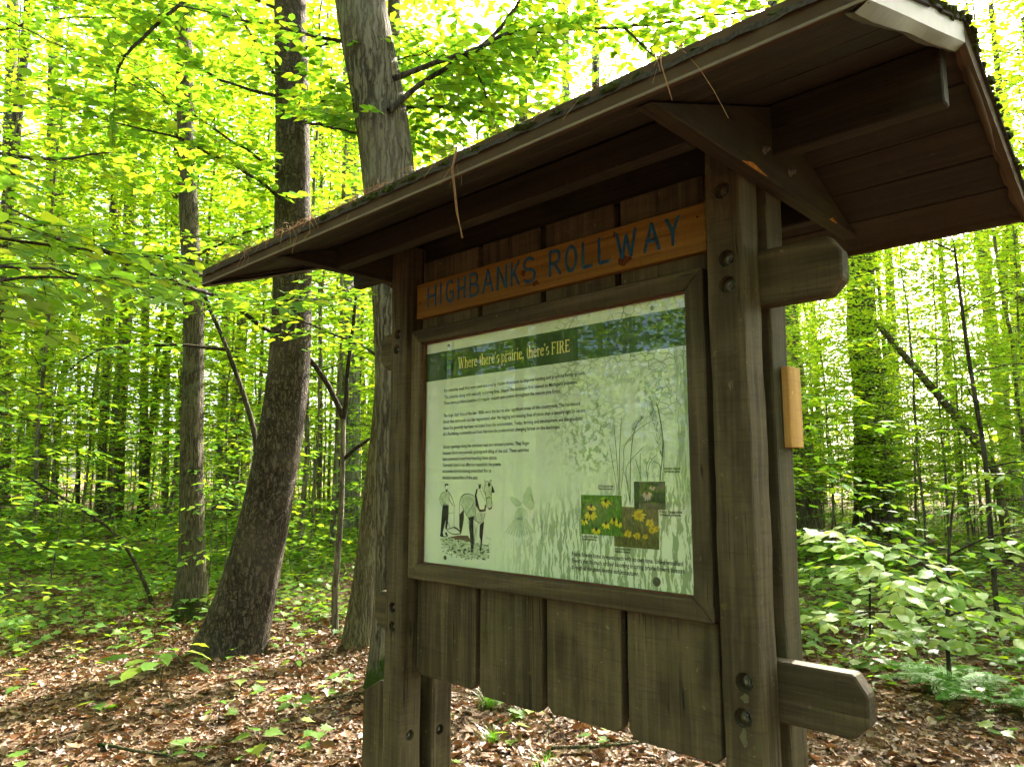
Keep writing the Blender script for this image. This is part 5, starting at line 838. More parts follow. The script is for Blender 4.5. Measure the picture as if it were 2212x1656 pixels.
panel.data.transform(Matrix.Translation(panel.location - Vector((PX0, PYF, PZ0))))
panel.location = (PX0, PYF, PZ0)
WL[panel.name] = (PX0, PYF, PZ0)
tag(panel, 'pale green printed information panel about prairie fire')

def flat_poly(name, polys, y, mat, parent=panel):
    bm = bmesh.new()
    for p in polys:
        vs = [bm.verts.new((x, y, z)) for x, z in p]
        f = bm.faces.new(vs)
    bmesh.ops.triangulate(bm, faces=bm.faces[:], ngon_method='EAR_CLIP')
    bm.normal_update()
    for f in bm.faces:
        if f.normal.y > 0: f.normal_flip()
    return mk(name, bm_mesh(name, bm, mat), parent)

def stroke_polys(strokes, taper=True):
    out = []
    for wmm, pts in strokes:
        w2 = wmm * .0005
        p = np.array(pts, float)
        if len(p) > 2:
            # Chaikin
            for _ in range(2):
                q = [p[0]]
                for a, c in zip(p[:-1], p[1:]):
                    q += [a * .75 + c * .25, a * .25 + c * .75]
                q.append(p[-1])
                p = np.array(q)
        t = np.gradient(p, axis=0)
        t /= np.linalg.norm(t, axis=1)[:, None] + 1e-9
        n = np.stack([-t[:, 1], t[:, 0]], 1)
        ww = w2 * (np.sin(np.linspace(.35, 2.8, len(p))) * .8 + .35 if taper else np.ones(len(p)))
        a, c = p + n * ww[:, None], p - n * ww[:, None]
        for i in range(len(p) - 1):
            out.append([tuple(a[i]), tuple(a[i + 1]), tuple(c[i + 1]), tuple(c[i])])
    return out

def inkm(name, col, rough=.5):
    m, nt, out = nt_new(name)
    b = NB(nt)
    f = b.noise(b.coord((1, 1, 1), False), 60, 3)
    b.bsdf(out, b.ramp(f, [(.3, tuple(x * .85 for x in col)), (.7, tuple(min(1, x * 1.12) for x in col))]), rough, None, .3)
    return m
BAND = inkm('green_band_ink', (.045, .095, .022))
INK = inkm('black_ink', (.02, .024, .018))
INK2 = inkm('brown_ink', (.16, .085, .065))
INKG = inkm('grey_green_ink', (.10, .15, .085))
GHOST = inkm('faint_green_ink', (.55, .61, .50))
GOLD = inkm('gold_title_ink', (.85, .72, .24))
rect = lambda x0, x1, z0, z1: [(x0, z0), (x1, z0), (x1, z1), (x0, z1)]
band = flat_poly('heading_band', [rect(PX0, PX1, 1.816, 1.911)], PYF - .0004, BAND)

# serif lettering for the heading, drawn as strokes (unit: em)
def G(*parts):
    return parts
def gl_polys(ch):
    T, t = .135, .062
    X, C, A, Dn = .45, .66, .69, -.20
    P = []
    def v(x, y0, y1, w_=T): P.append([(x - w_ / 2, y0), (x + w_ / 2, y0), (x + w_ / 2, y1), (x - w_ / 2, y1)])
    def h(x0, x1, y, w_=t): P.append([(x0, y - w_ / 2), (x1, y - w_ / 2), (x1, y + w_ / 2), (x0, y + w_ / 2)])
    def d(x0, y0, x1, y1, w_): P.append([(x0 - w_ / 2, y0), (x0 + w_ / 2, y0), (x1 + w_ / 2, y1), (x1 - w_ / 2, y1)])
    def arc(cx, cy_, rx, ry, a0, a1, w0=t, w1=T):
        n = 14
        a = np.radians(np.linspace(a0, a1, n))
        ww = w0 + (w1 - w0) * np.abs(np.cos(a))
        for i in range(n - 1):
            q = []
            for k, sg in ((i, .5), (i + 1, .5), (i + 1, -.5), (i, -.5)):
                q.append((cx + (rx + sg * ww[k]) * math.cos(a[k]), cy_ + (ry + sg * ww[k]) * math.sin(a[k])))
            P.append(q)
    adv = .5
    if ch == 'W':
        d(.10, C, .30, 0, T); d(.30, 0, .46, C * .95, t); d(.44, C, .64, 0, T); d(.64, 0, .82, C, t)
        h(-.0, .22, C); h(.34, .54, C); h(.72, .92, C); adv = .93
    elif ch == 'h':
        v(.12, 0, A); arc(.28, .28, .13, .15, 0, 170, t, T); v(.41, 0, .28); h(.03, .21, 0); h(.32, .50, 0); h(.03, .12, A - .02); adv = .53
    elif ch == 'e':
        arc(.24, .22, .17, .20, 20, 325); h(.10, .40, .26); adv = .46
    elif ch == 'r':
        v(.12, 0, X); arc(.26, .28, .12, .14, 50, 160, t, T * .8); h(.03, .22, 0); h(.03, .12, X - .02); P.append([(.30, .33), (.38, .35), (.37, .43), (.30, .44)]); adv = .39
    elif ch == 't':
        v(.15, .08, .58); arc(.23, .09, .08, .07, 180, 330, t, T * .7); h(.03, .28, X - .02); adv = .32
    elif ch in '’':
        arc(.09, .60, .05, .05, 0, 360, .05, .05); d(.07, .50, .13, .60, .05); adv = .22
    elif ch == ',':
        arc(.09, .04, .05, .05, 0, 360, .05, .05); d(.05, -.12, .12, .03, .05); adv = .24
    elif ch == 's':
        arc(.19, .33, .115, .10, 40, 235, t, T); arc(.19, .12, .12, .10, -145, 75, t, T); adv = .38
    elif ch == 'p':
        v(.12, Dn, X); arc(.26, .22, .15, .20, -165, 165); h(.03, .22, Dn); h(.03, .12, X - .02); adv = .50
    elif ch == 'a':
        arc(.20, .30, .14, .14, 15, 165, t, T * .8); v(.34, 0, .32); arc(.19, .13, .12, .12, 0, 360, t, T * .8); h(.33, .45, .01); adv = .46
    elif ch == 'i':
        v(.13, 0, X); arc(.13, .60, .03, .03, 0, 360, .06, .06); h(.03, .23, 0); h(.03, .13, X - .02); adv = .26
    elif ch == 'F':
        v(.14, 0, C); h(.04, .25, 0); h(.04, .52, C - .02); h(.14, .40, .35); v(.51, C - .16, C, .035); v(.40, .27, .43, .03); adv = .57
    elif ch == 'I':
        v(.16, 0, C); h(.05, .27, 0); h(.05, .27, C - .02); adv = .33
    elif ch == 'R':
        v(.14, 0, C); h(.04, .25, 0); h(.04, .30, C - .02); arc(.30, .49, .15, .14, -90, 90); h(.14, .32, .35); d(.50, 0, .30, .34, T); h(.46, .62, 0); adv = .64
    elif ch == 'E':
        v(.14, 0, C); h(.04, .54, .02); h(.04, .52, C - .02); h(.14, .40, .35); v(.51, C - .15, C, .035); v(.535, 0, .16, .035); v(.40, .27, .43, .03); adv = .60
    elif ch == ' ':
        adv = .24
    return P, adv
def set_title(text, x0, x1, z, size):
    polys, x = [], 0.0
    for ch in text:
        P, adv = gl_polys(ch)
        polys += [[(px + x, pz) for px, pz in p] for p in P]
        x += adv
    k = (x1 - x0) / x
    return [[(x0 + px * k, z + pz * size) for px, pz in p] for p in polys]
ttl = set_title('Where there’s prairie, there’s FIRE', .303, .772, 1.845, .052)
SHADOW = inkm('title_shadow_ink', (.01, .022, .006))
flat_poly('heading_shadow', [[(x + .0014, z - .0014) for x, z in p] for p in ttl], PYF - .0007, SHADOW, band)
# staggered hair-thin offsets keep crossing strokes from sharing a plane
bm = bmesh.new()
for k, p in enumerate(ttl):
    vs = [bm.verts.new((x, PYF - .0010 - (k % 7) * .00004, z)) for x, z in p]
    bm.faces.new(vs)
mk('heading_lettering', bm_mesh('heading_lettering', bm, GOLD), band)
# round emblem
def disc(cx, cz, r, n=28): return [(cx + r * math.cos(a), cz + r * math.sin(a)) for a in np.linspace(0, 2 * math.pi, n, endpoint=False)]
flat_poly('emblem', [disc(.257, 1.855, .0235)], PYF - .0008, SHADOW, band)
EMG = inkm('emblem_green_ink', (.03, .16, .03))
flat_poly('emblem_ring', [[(.257 + .0215 * math.cos(a), 1.855 + .0215 * math.sin(a)), (.257 + .0215 * math.cos(a + .2), 1.855 + .0215 * math.sin(a + .2)), (.257 + .0205 * math.cos(a + .2), 1.855 + .0205 * math.sin(a + .2)), (.257 + .0205 * math.cos(a), 1.855 + .0205 * math.sin(a))] for a in np.arange(0, 6.28, .2)], PYF - .0011, EMG, band)
flat_poly('emblem_picture', [[(.245, 1.850), (.252, 1.848), (.262, 1.849), (.270, 1.853), (.266, 1.863), (.259, 1.869), (.250, 1.866), (.246, 1.858)]], PYF - .0011, EMG, band)

def text_obj(name, lines, mat, parent, y, size, justify_to=None):
    """lines: (text, x0, x1, z); each line is set to its measured width"""
    V, F, n0 = [], [], 0
    for txt, x0, x1, z in lines:
        cu = bpy.data.curves.new('t', 'FONT')
        cu.body = txt
        cu.size = size
        cu.resolution_u = 2
        cu.offset = .00028
        ob = bpy.data.objects.new('t', cu)
        COL.objects.link(ob)
        bpy.context.view_layer.update()
        me = bpy.data.meshes.new_from_object(ob.evaluated_get(bpy.context.evaluated_depsgraph_get()))
        co = np.zeros(len(me.vertices) * 3)
        me.vertices.foreach_get('co', co)
        co = co.reshape(-1, 3)
        k = (x1 - x0) / max(1e-6, co[:, 0].max())
        for p in me.polygons:
            F.append([n0 + i for i in p.vertices])
        V += [(x0 + c[0] * k, y, z + c[1]) for c in co]
        n0 = len(V)
        bpy.data.objects.remove(ob)
        bpy.data.curves.remove(cu)
        bpy.data.meshes.remove(me)
    me = bpy.data.meshes.new(name)
    me.from_pydata(V, [], F)
    me.materials.append(mat)
    return mk(name, me, parent)
L1 = [('For centuries small fires were used as a tool by Native Americans to improve hunting and promote forest growth.', .234, .826, 1.774),
      ("This practice, along with naturally occurring fires, shaped the landscape first viewed by Michigan's pioneers.", .235, .796, 1.752),
      ('These burns produced patches of irregular shaped open prairie throughout the mature pine forest.', .234, .736, 1.7325)]
L2 = [('The large slash fires of the late 1800s were the last to alter significant areas of this countryside. The hardwood', .233, .805, 1.6915),
      ('forest that surrounds you has regenerated after the logging and ensuing fires of more than a century ago. In recent', .232, .823, 1.6715),
      ('times fire generally has been excluded from the environment. Today, farming and development are the products', .232, .813, 1.6505),
      ('of a flourishing community and have become the predominant changing forces on the landscape.', .231, .732, 1.6315)]
L3 = [('Grassy openings along the entrance road are remnant prairies. They linger', .232, .616, 1.590), ('because there was periodic grazing and tilling of the soil. These activities', .231, .613, 1.570),
      ('have prevented trees from invading these spaces.', .231, .482, 1.5505), ('Currently there is an effort to reestablish the prairie', .231, .498, 1.5305),
      ('ecosystem by introducing prescribed fire to', .231, .457, 1.5115), ('simulate natural fires of the past.', .231, .399, 1.4905)]
L4 = [('Prairie flowers come in waves, each with its own time. Unlike woodland', .769, 1.111, 1.286), ('flowers that do much of their blooming in spring, prairie flowers blossom', .769, 1.114, 1.269),
      ('through all the green months and into autumn.', .769, .985, 1.2515)]
for L in (L1, L2, L3):
    text_obj('text_block', L, INK, panel, PYF - .0005, .0155)
text_obj('text_block', L4, INK, panel, PYF - .0005, .0165)
for a, c, x, wd, z in (('INDIAN GRASS', 'Sorghastrum nutans', 1.066, .045, 1.514), ('PURPLE CONEFLOWER', 'Echinacea purpurea', 1.050, .062, 1.409), ('LITTLE BLUESTEM', 'Schizachyrium scoparium', .862, .048, 1.470),
                       ('BLACK-EYED SUSAN', 'Rudbeckia hirta', .805, .052, 1.337), ('TALL SUNFLOWER', 'Helianthus giganteus', .912, .050, 1.312)):
    text_obj('caption', [(a, x, x + wd, z), (c, x, x + wd * .95, z - .0065)], INK, panel, PYF - .0005, .0070)

# drawings printed on the panel
flat_poly('ploughed_soil_print', [PRINT['BROWN']], PYF - .0003, INK2)
TONE = inkm('pale_grey_ink', (.60, .63, .53))
MIDT = inkm('mid_grey_ink', (.17, .19, .14))
tag(flat_poly('plough_team_tone', PRINT['TONE'], PYF - .00045, TONE), kind='stuff')
flat_poly('plough_team_hatching', stroke_polys(PRINT['HATCH']), PYF - .00055, MIDT)
flat_poly('plough_team_drawing', stroke_polys([(w_ * 1.7, p_) for w_, p_ in PRINT['STROKE']]), PYF - .0006, INK)
tag(flat_poly('plough_team_shading', PRINT['FILL'], PYF - .0005, INK), kind='stuff')
flat_poly('grass_drawing', stroke_polys([(w_ * 1.5, p_) for w_, p_ in PRINT['GRASS']]), PYF - .0005, INKG)
hatch = []
for key, n in (('PLUME', 120), ('PLUME2', 40)):
    p = np.array(PRINT[key])
    lo, hi = p.min(0), p.max(0)
    def inside(q):
        c, j = False, len(p) - 1
        for i in range(len(p)):
            if (p[i][1] > q[1]) != (p[j][1] > q[1]) and q[0] < (p[j][0] - p[i][0]) * (q[1] - p[i][1]) / (p[j][1] - p[i][1]) + p[i][0]: c = not c
            j = i
        return c
    k = 0
    while k < n:
        q = np.array([random.uniform(lo[0], hi[0]), random.uniform(lo[1], hi[1])])
        if inside(q):
            a = random.uniform(.9, 2.2)
            hatch.append((.7, [tuple(q), tuple(q + .004 * np.array([math.cos(a), math.sin(a)])), tuple(q + .010 * np.array([math.cos(a + .2), math.sin(a + .2)]))]))
            k += 1
flat_poly('grass_plume_drawing', stroke_polys(hatch), PYF - .0007, INKG)
flat_poly('butterfly_print', [PRINT['WING1'], PRINT['WING2'], PRINT['CONE']] + PRINT['PETALS'], PYF - .00035, GHOST)
flat_poly('flower_spike_print', stroke_polys(PRINT['SPIKE'] + [(1.6, [(x0 + random.uniform(-.004, .004), z0), (x0 + random.uniform(-.006, .006), z0 + .004), (x0, z0 + .008)]) for _, pp in PRINT['SPIKE'] for x0, z0 in [tuple(np.array(pp[0]) * (1 - s) + np.array(pp[-1]) * s) for s in np.linspace(0, .7, 16)]]), PYF - .0006, GHOST)

def photo(name, x0, x1, z0, z1, y, ca, cb, flowers, petal, eye, seed):
    m, nt, out = nt_new(name)
    b = NB(nt)
    v = b.coord((1, 1, 1), False)
    f = b.noise(b.n('Mapping', {'Vector': v, 'Scale': (160, 1, 60), 'Rotation': (0, .5, 0)}).outputs[0], 1.0, 5, .65)
    b.bsdf(out, b.ramp(f, [(.3, ca), (.55, cb), (.75, tuple(min(1, x * 1.7) for x in cb))]), .45, None, .3)
    bb = flat_poly(name, [rect(x0, x1, z0, z1)], y, m)
    rs = random.Random(seed)
    pp, ee = [], []
    for fx, fz, r, sq, npet, dro in flowers:
        cx, cz = x0 + fx * (x1 - x0), z0 + fz * (z1 - z0)
        for k in range(npet):
            a = 2 * math.pi * k / npet + rs.uniform(-.15, .15)
            dx, dz = math.cos(a), math.sin(a) * sq - dro
            rr = r * rs.uniform(.8, 1.1)
            px, pz = -dz, dx
            wv = .16
            pp.append([(cx + dx * rr * .15, cz + dz * rr * .15), (cx + (dx * .6 + px * wv) * rr, cz + (dz * .6 + pz * wv) * rr), (cx + dx * rr, cz + dz * rr), (cx + (dx * .6 - px * wv) * rr, cz + (dz * .6 - pz * wv) * rr)])
        ee.append(disc(cx, cz + dro * r * .1, r * .28, 10))
    o = flat_poly('flower_petals', [pp[0]], y - .0003, petal, bb)
    bm = bmesh.new()
    for k, p in enumerate(pp):
        p = [(min(max(x, x0), x1), min(max(z, z0), z1)) for x, z in p]
        bm.faces.new([bm.verts.new((x, y - .0003 - (k % 9) * .00003, z)) for x, z in p])
    bm.to_mesh(o.data); bm.free()
    tag(flat_poly('flower_centres', ee, y - .0008, eye, bb), kind='stuff')
    tag(o, kind='stuff')
    return bb
YEL = inkm('yellow_petal_print', (.78, .62, .015))
YEL2 = inkm('amber_petal_print', (.72, .50, .02))
PINK = inkm('pink_petal_print', (.55, .36, .46))
EYE = inkm('dark_eye_print', (.03, .018, .008))
EYE2 = inkm('gold_eye_print', (.50, .28, .01))
EYE3 = inkm('rust_eye_print', (.16, .05, .015))
photo('flower_photo', .911, 1.046, 1.320, 1.421, PYF - .0005, (.04, .035, .01), (.14, .13, .04), [(.58, .80, .021, .9, 14, 0), (.82, .62, .014, .9, 12, 0), (.85, .45, .013, .8, 12, 0), (.32, .33, .014, .8, 12, 0), (.52, .30, .013, .8, 12, .1), (.70, .30, .010, .8, 10, .2), (.96, .50, .012, .8, 10, 0)], YEL2, EYE2, 2)
photo('flower_photo', .804, .937, 1.346, 1.449, PYF - .0010, (.02, .06, .008), (.10, .22, .02), [(.62, .86, .018, .7, 9, .5), (.26, .72, .017, .6, 9, .45), (.24, .55, .022, .7, 10, .45), (.08, .36, .014, .7, 9, .4), (.38, .13, .017, .6, 9, .4), (.62, .30, .016, .6, 9, .45), (.82, .40, .016, .7, 9, .4), (.92, .33, .013, .7, 9, .4)], YEL, EYE, 5)
photo('flower_photo', .976, 1.068, 1.417, 1.485, PYF - .0015, (.012, .02, .008), (.05, .075, .035), [(.42, .58, .017, .75, 13, .45), (.60, .80, .010, .7, 12, .3)], PINK, EYE3, 9)

# screws that hold the panel
for x, z, r in ((.255, 1.927, .006), (1.042, 1.924, .006), (.249, 1.243, .0075), (1.036, 1.243, .0115)):
    bm = bmesh.new()
    bmesh.ops.create_cone(bm, cap_ends=True, segments=20, radius1=r, radius2=r * .8, depth=.0016, matrix=Matrix.Rotation(math.pi / 2, 4, 'X'))
    bmesh.ops.create_cone(bm, cap_ends=True, segments=14, radius1=r * .5, radius2=r * .42, depth=.0034, matrix=Matrix.Translation((0, -.0004, 0)) @ Matrix.Rotation(math.pi / 2, 4, 'X'))
    mk('screw', bm_mesh('screw', bm, METAL), panel, (x, PYF - .0016, z))

# acrylic pane in front of the print
def pane_mat():
    m, nt, out = nt_new('clear_acrylic')
    b = NB(nt)
    v = b.coord((1, 1, 1), False)
    tr = b.n('BsdfTransparent', {0: (.93, .97, .92, 1)})
    nz = b.noise(v, 5, 3)
    gl = b.n('BsdfGlossy', {0: (1, 1, 1, 1), 'Roughness': .012})
    b.l(b.bump(nz, .012, .004), gl.inputs['Normal'])
    fc = b.n('LayerWeight', {0: .5}).outputs['Facing']
    fr = b.math('ADD', b.math('MULTIPLY', b.math('POWER', fc, 5.0), .9), .03)
    mx = b.n('MixShader', {0: fr, 1: tr.outputs[0], 2: gl.outputs[0]})
    b.l(mx.outputs[0], out.inputs[0])
    return m
pane = box('pane', (i0 + .0045, .0385, j0 + .0055), (i1 - .0005, .0415, j1 - .0045), pane_mat(), kiosk, 0)
tag(pane, 'clear pane reflecting the trees')

# name board with routed letters
SX0, SX1, SZ0, SZ1, SY = .100, 1.2085, 2.0372, 2.1578, .0333
nb = box('name_board', (SX0, SY, SZ0), (SX1, PY0 - .001, SZ1), SIGNW, kiosk, .003, 2)
tag(nb, 'varnished board reading HIGHBANKS ROLLWAY in blue')
def arc2(cx, cy_, rx, ry, a0, a1, n=12):
    return [(cx + rx * math.cos(math.radians(a)), cy_ + ry * math.sin(math.radians(a))) for a in np.linspace(a0, a1, n)]
GL = {'H': [[(0, 0), (0, 1)], [(1, 0), (1, 1)], [(0, .5), (1, .5)]], 'I': [[(.5, 0), (.5, 1)]],
      'G': [arc2(.52, .5, .5, .5, 45, 330), [(.95, .22), (.95, .46), (.55, .46)]],
      'B': [[(0, 0), (0, 1)], [(0, 1)] + arc2(.45, .76, .42, .24, 90, -90) + [(0, .52)], [(0, .52)] + arc2(.5, .26, .48, .26, 90, -90) + [(0, 0)]],
      'A': [[(0, 0), (.5, 1), (1, 0)], [(.2, .36), (.8, .36)]], 'N': [[(0, 0), (0, 1), (1, 0), (1, 1)]], 'K': [[(0, 0), (0, 1)], [(1, 1), (.05, .42)], [(.3, .58), (1, 0)]],
      'S': [arc2(.5, .75, .45, .25, 30, 250) + arc2(.5, .25, .5, .26, 80, -150)], 'R': [[(0, 0), (0, 1)], [(0, 1)] + arc2(.45, .74, .5, .26, 90, -90) + [(0, .48)], [(.4, .48), (1, 0)]],
      'O': [arc2(.5, .5, .5, .5, 0, 360, 24)], 'L': [[(0, 1), (0, 0), (1, .02)]], 'W': [[(0, 1), (.27, 0), (.5, .85), (.74, 0), (1, 1)]], 'Y': [[(0, 1), (.5, .48)], [(1, 1), (.5, .48), (.5, 0)]], '.': [[(.3, .5), (.7, .5)]]}
LET = [('H', .156, .204), ('I', .221, .231), ('G', .250, .295), ('H', .310, .350), ('B', .365, .414), ('A', .425, .479), ('N', .492, .538), ('K', .551, .592), ('S', .601, .656), ('R', .706, .754), ('O', .766, .812),
       ('L', .828, .868), ('L', .883, .926), ('W', .941, 1.011), ('A', 1.029, 1.082), ('Y', 1.095, 1.140), ('.', .6765, .6815)]
for ch, xa, xb in LET:
    bm = bmesh.new()
    zt, zb_ = SZ1 - .0165, SZ0 + .0325
    r = .0057 if ch != '.' else .003
    ins = r * .8
    for si, st in enumerate(GL[ch]):
        pts = [Vector((xa + ins + u * (xb - xa - 2 * ins) + random.uniform(-.0007, .0007), 0, zb_ + v * (zt - zb_) + random.uniform(-.0007, .0007))) for u, v in st]
        dense = []
        for a, c in zip(pts[:-1], pts[1:]):
            m_ = max(1, int((c - a).length / .006))
            dense += [a.lerp(c, k / m_) for k in range(m_)]
        dense.append(pts[-1])
        dep = .0012 + si * .00018
        for a, c in zip(dense[:-1], dense[1:]):
            # half-round bead of thick paint along the routed stroke
            mid = (a + c) / 2
            L = (c - a).length + r * .5
            ang = math.atan2(c.z - a.z, c.x - a.x)
            rr = r * random.uniform(.9, 1.08)
            mm = Matrix.Translation(mid) @ Matrix.Rotation(-ang, 4, 'Y') @ Matrix.Diagonal((L / 2 + rr * .4, dep * random.uniform(.85, 1.15), rr, 1))
            bmesh.ops.create_icosphere(bm, subdivisions=1, radius=1, matrix=mm)
    mk('letter_dot' if ch == '.' else 'letter_' + ch.lower(), bm_mesh('letter', bm, BLUE, True), nb, ((0, SY - .0002, 0)))
for x, z in ((.118, 2.090), (1.187, 2.125)):
    bm = bmesh.new(); bmesh.ops.create_cone(bm, cap_ends=True, segments=12, radius1=.003, radius2=.0022, depth=.002, matrix=Matrix.Rotation(math.pi / 2, 4, 'X'))
    mk('screw', bm_mesh('screw', bm, HOLE), nb, (x, SY - .0006, z))
KNOT = plain('dark_knot', (.085, .022, .006), .7, .2, 0, .5, 160)
for x, z, a, c_ in ((.606, 2.099, .009, .010), (.968, 2.062, .022, .013), (.655, 2.060, .014, .008), (.940, 2.140, .006, .007)):
    bm = bmesh.new()
    ph = random.uniform(0, 6)
    vs = [bm.verts.new((a * math.cos(t) * (1 + .25 * math.sin(3 * t + ph)), 0, c_ * math.sin(t) * (1 + .2 * math.sin(4 * t + ph)))) for t in np.linspace(0, 6.283, 18, endpoint=False)]
    f = bm.faces.new(vs); bm.normal_update()
    if f.normal.y > 0: f.normal_flip()
    mk('knot', bm_mesh('knot', bm, KNOT), nb, (x, SY - .0004, z))

# fresh pine block on the rear right post
o = prism('spacer_block', [(KX1 + .0005, .174), (KX1 + .020, .170), (KX1 + .024, .178), (KX1 + .024, .232), (KX1 + .0005, .236)], 2, 1.565, 1.757, PINEW, kiosk, .002)
tag(o, 'short block of fresh pale pine screwed to the rear right post')

# ---- roof frame
RY, SLOPE, UE, YE = .1125, .37, 2.165, .5925
def und(y): return UE + SLOPE * (YE - abs(y - RY))
for x0, x1 in ((-.042, -.001), (KX1 + .001, KX1 + .042)):
    yo = YE - (2.182 - UE) / SLOPE - .012
    gs = prism('gusset', [(RY - yo, 2.182), (RY + yo, 2.182), (RY, und(RY) - .006)], 0, x0, x1, DECKY, kiosk, .003)
    if x0 > 0:
        for y, z in ((.045, 2.245), (YB + .05, 2.235)):
            bolt((x1, y, z), 'x', gs, .008, -.0005)
        for (y, z, l, h) in ((-.005, 2.1835, .12, .012), (.46, 2.183, .05, .010)):
            # splintered raw patches on the lower arris
            pts = [(y - l / 2, z), (y - l * .1, z + h), (y + l * .15, z + h * .6), (y + l / 2, z + .001), (y + l * .1, z - .0006), (y - l * .2, z - .0006)]
            prism('splinter', pts, 0, x1 - .001, x1 + .0012, SHIM, gs, 0)
for y0 in (RY - .34, RY + .30):
    yc = y0 if y0 < RY else y0 + .04
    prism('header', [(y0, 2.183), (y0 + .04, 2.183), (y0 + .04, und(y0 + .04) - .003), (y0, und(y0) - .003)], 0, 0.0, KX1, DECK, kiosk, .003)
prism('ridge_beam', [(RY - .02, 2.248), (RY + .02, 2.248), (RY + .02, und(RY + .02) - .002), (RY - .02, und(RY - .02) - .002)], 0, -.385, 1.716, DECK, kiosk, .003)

# shingled roof with boards below
RX0, RX1 = -.418, 1.7525
bm = bmesh.new()
def quadstrip(bm, y0, y1, z0, z1, th, x0, x1, nx=110, jag=.004):
    """one course of shingles: a wedge slab with a ragged lower edge"""
    top0, top1, bot0, bot1 = [], [], [], []
    for i in range(nx + 1):
        x = x0 + (x1 - x0) * i / nx
        j = random.uniform(-jag, jag)
        dz = random.uniform(-.0015, .002)
        top0.append(bm.verts.new((x, y0 + j, z0 + th + dz))); bot0.append(bm.verts.new((x, y0 + j, z0)))
        top1.append(bm.verts.new((x, y1, z1 + .003))); bot1.append(bm.verts.new((x, y1, z1)))
    for i in range(nx):
        bm.faces.new((top0[i], top0[i + 1], top1[i + 1], top1[i]))
        bm.faces.new((bot0[i], bot1[i], bot1[i + 1], bot0[i + 1]))
        bm.faces.new((bot0[i], bot0[i + 1], top0[i + 1], top0[i]))
    bm.faces.new((bot0[0], top0[0], top1[0], bot1[0])); bm.faces.new((bot0[-1], bot1[-1], top1[-1], top0[-1]))
TH = .021
for s in (-1, 1):
    nc = 6
    for k in range(nc):
        a = YE + .018 - k * (YE + .018) / nc
        c = YE + .018 - (k + 1) * (YE + .018) / nc - (.03 if k < nc - 1 else 0)
        c = max(c, 0)
        za, zc = UE + TH + SLOPE * (YE - a) + .002 + .0035 * (k % 2), UE + TH + SLOPE * (YE - c) + .002 + .0035 * (k % 2)
        quadstrip(bm, RY + s * a, RY + s * c, za, zc, .010, RX0 - .012, RX1 + .010)
bmesh.ops.recalc_face_normals(bm, faces=bm.faces[:])
roof = mk('roof', bm_mesh('roof', bm, SHING), kiosk)
tag(roof, 'low gable roof of dark shingles edged with moss and dead pine needles')
nbd = 5
sl_len = YE
for s in (-1, 1):
    for k in range(nbd):
        a, c = sl_len * k / nbd + .0025, sl_len * (k + 1) / nbd - .0025
        pts = []
        for d_ in (a, c):
            pts.append((RY + s * (YE - d_), UE + SLOPE * d_))
        pts = [pts[0], pts[1], (pts[1][0], pts[1][1] + TH), (pts[0][0], pts[0][1] + TH)]
        dz = random.uniform(-.0012, .0012)
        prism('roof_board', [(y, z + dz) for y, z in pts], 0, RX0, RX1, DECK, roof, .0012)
    yy = RY + s * (YE + .0015)
    prism('fascia', [(yy, 2.1535), (yy + s * .010, 2.1535), (yy + s * .012, 2.2085), (yy, 2.2085)], 0, RX0 - .002, RX1 + .001, FASCIA, roof, .001)
    box('drip_edge', (RX0 - .002, min(yy + s * .0105, yy + s * .0135), 2.1525), (RX1 + .001, max(yy + s * .0105, yy + s * .0135), 2.1585), DRIP, roof, .0008)
# rake trim on both gable ends: a folded strip, ragged on its inner lip
for xe, sx in ((RX1 + .0015, 1), (RX0 - .0035, -1)):
    for s in (-1, 1):
        bm = bmesh.new()
        n = 26
        rows = []
        for i in range(n + 1):
            t = i / n
            y = RY + s * (YE + .012) * (1 - t) + s * .001
            zb = 2.153 + t * (2.366 - 2.153)
            wv = .0014 * math.sin(i * .37 + s) + random.uniform(-.0004, .0004)
            lip = .032 + .004 * math.sin(i * .45) + random.uniform(-.001, .001) if s < 0 else .020 + random.uniform(-.004, .004)
            drop = (.012 if s < 0 else .004) + wv
            rows.append([(xe, y, zb + .050), (xe + sx * .0022, y, zb + .050), (xe + sx * .0022, y, zb + wv * .3), (xe - sx * lip * .55, y, zb - drop), (xe - sx * lip, y, zb - drop * .5), (xe, y, zb + .004)])
        vv = [[bm.verts.new(p) for p in r] for r in rows]
        for i in range(n):
            for k in range(5):
                bm.faces.new((vv[i][k], vv[i + 1][k], vv[i + 1][k + 1], vv[i][k + 1]))
        bmesh.ops.recalc_face_normals(bm, faces=bm.faces[:])
        o = mk('rake_trim', bm_mesh('rake_trim', bm, RAKE if (s < 0) else FASCIA), roof)
        if s < 0 and sx > 0: tag(o, 'pale weathered strip along the front slope of the gable end')
# strip of loose trim hanging below the rear rake
t_ = Tubes(); t_.add([(RX1 - .01, .17, 2.345), (RX1 - .008, .24, 2.31), (RX1 - .006, .32, 2.262), (RX1 - .004, .37, 2.225)], [.006, .008, .007, .002], 5)
mk('loose_trim', t_.mesh('loose_trim', FASCIA), roof)

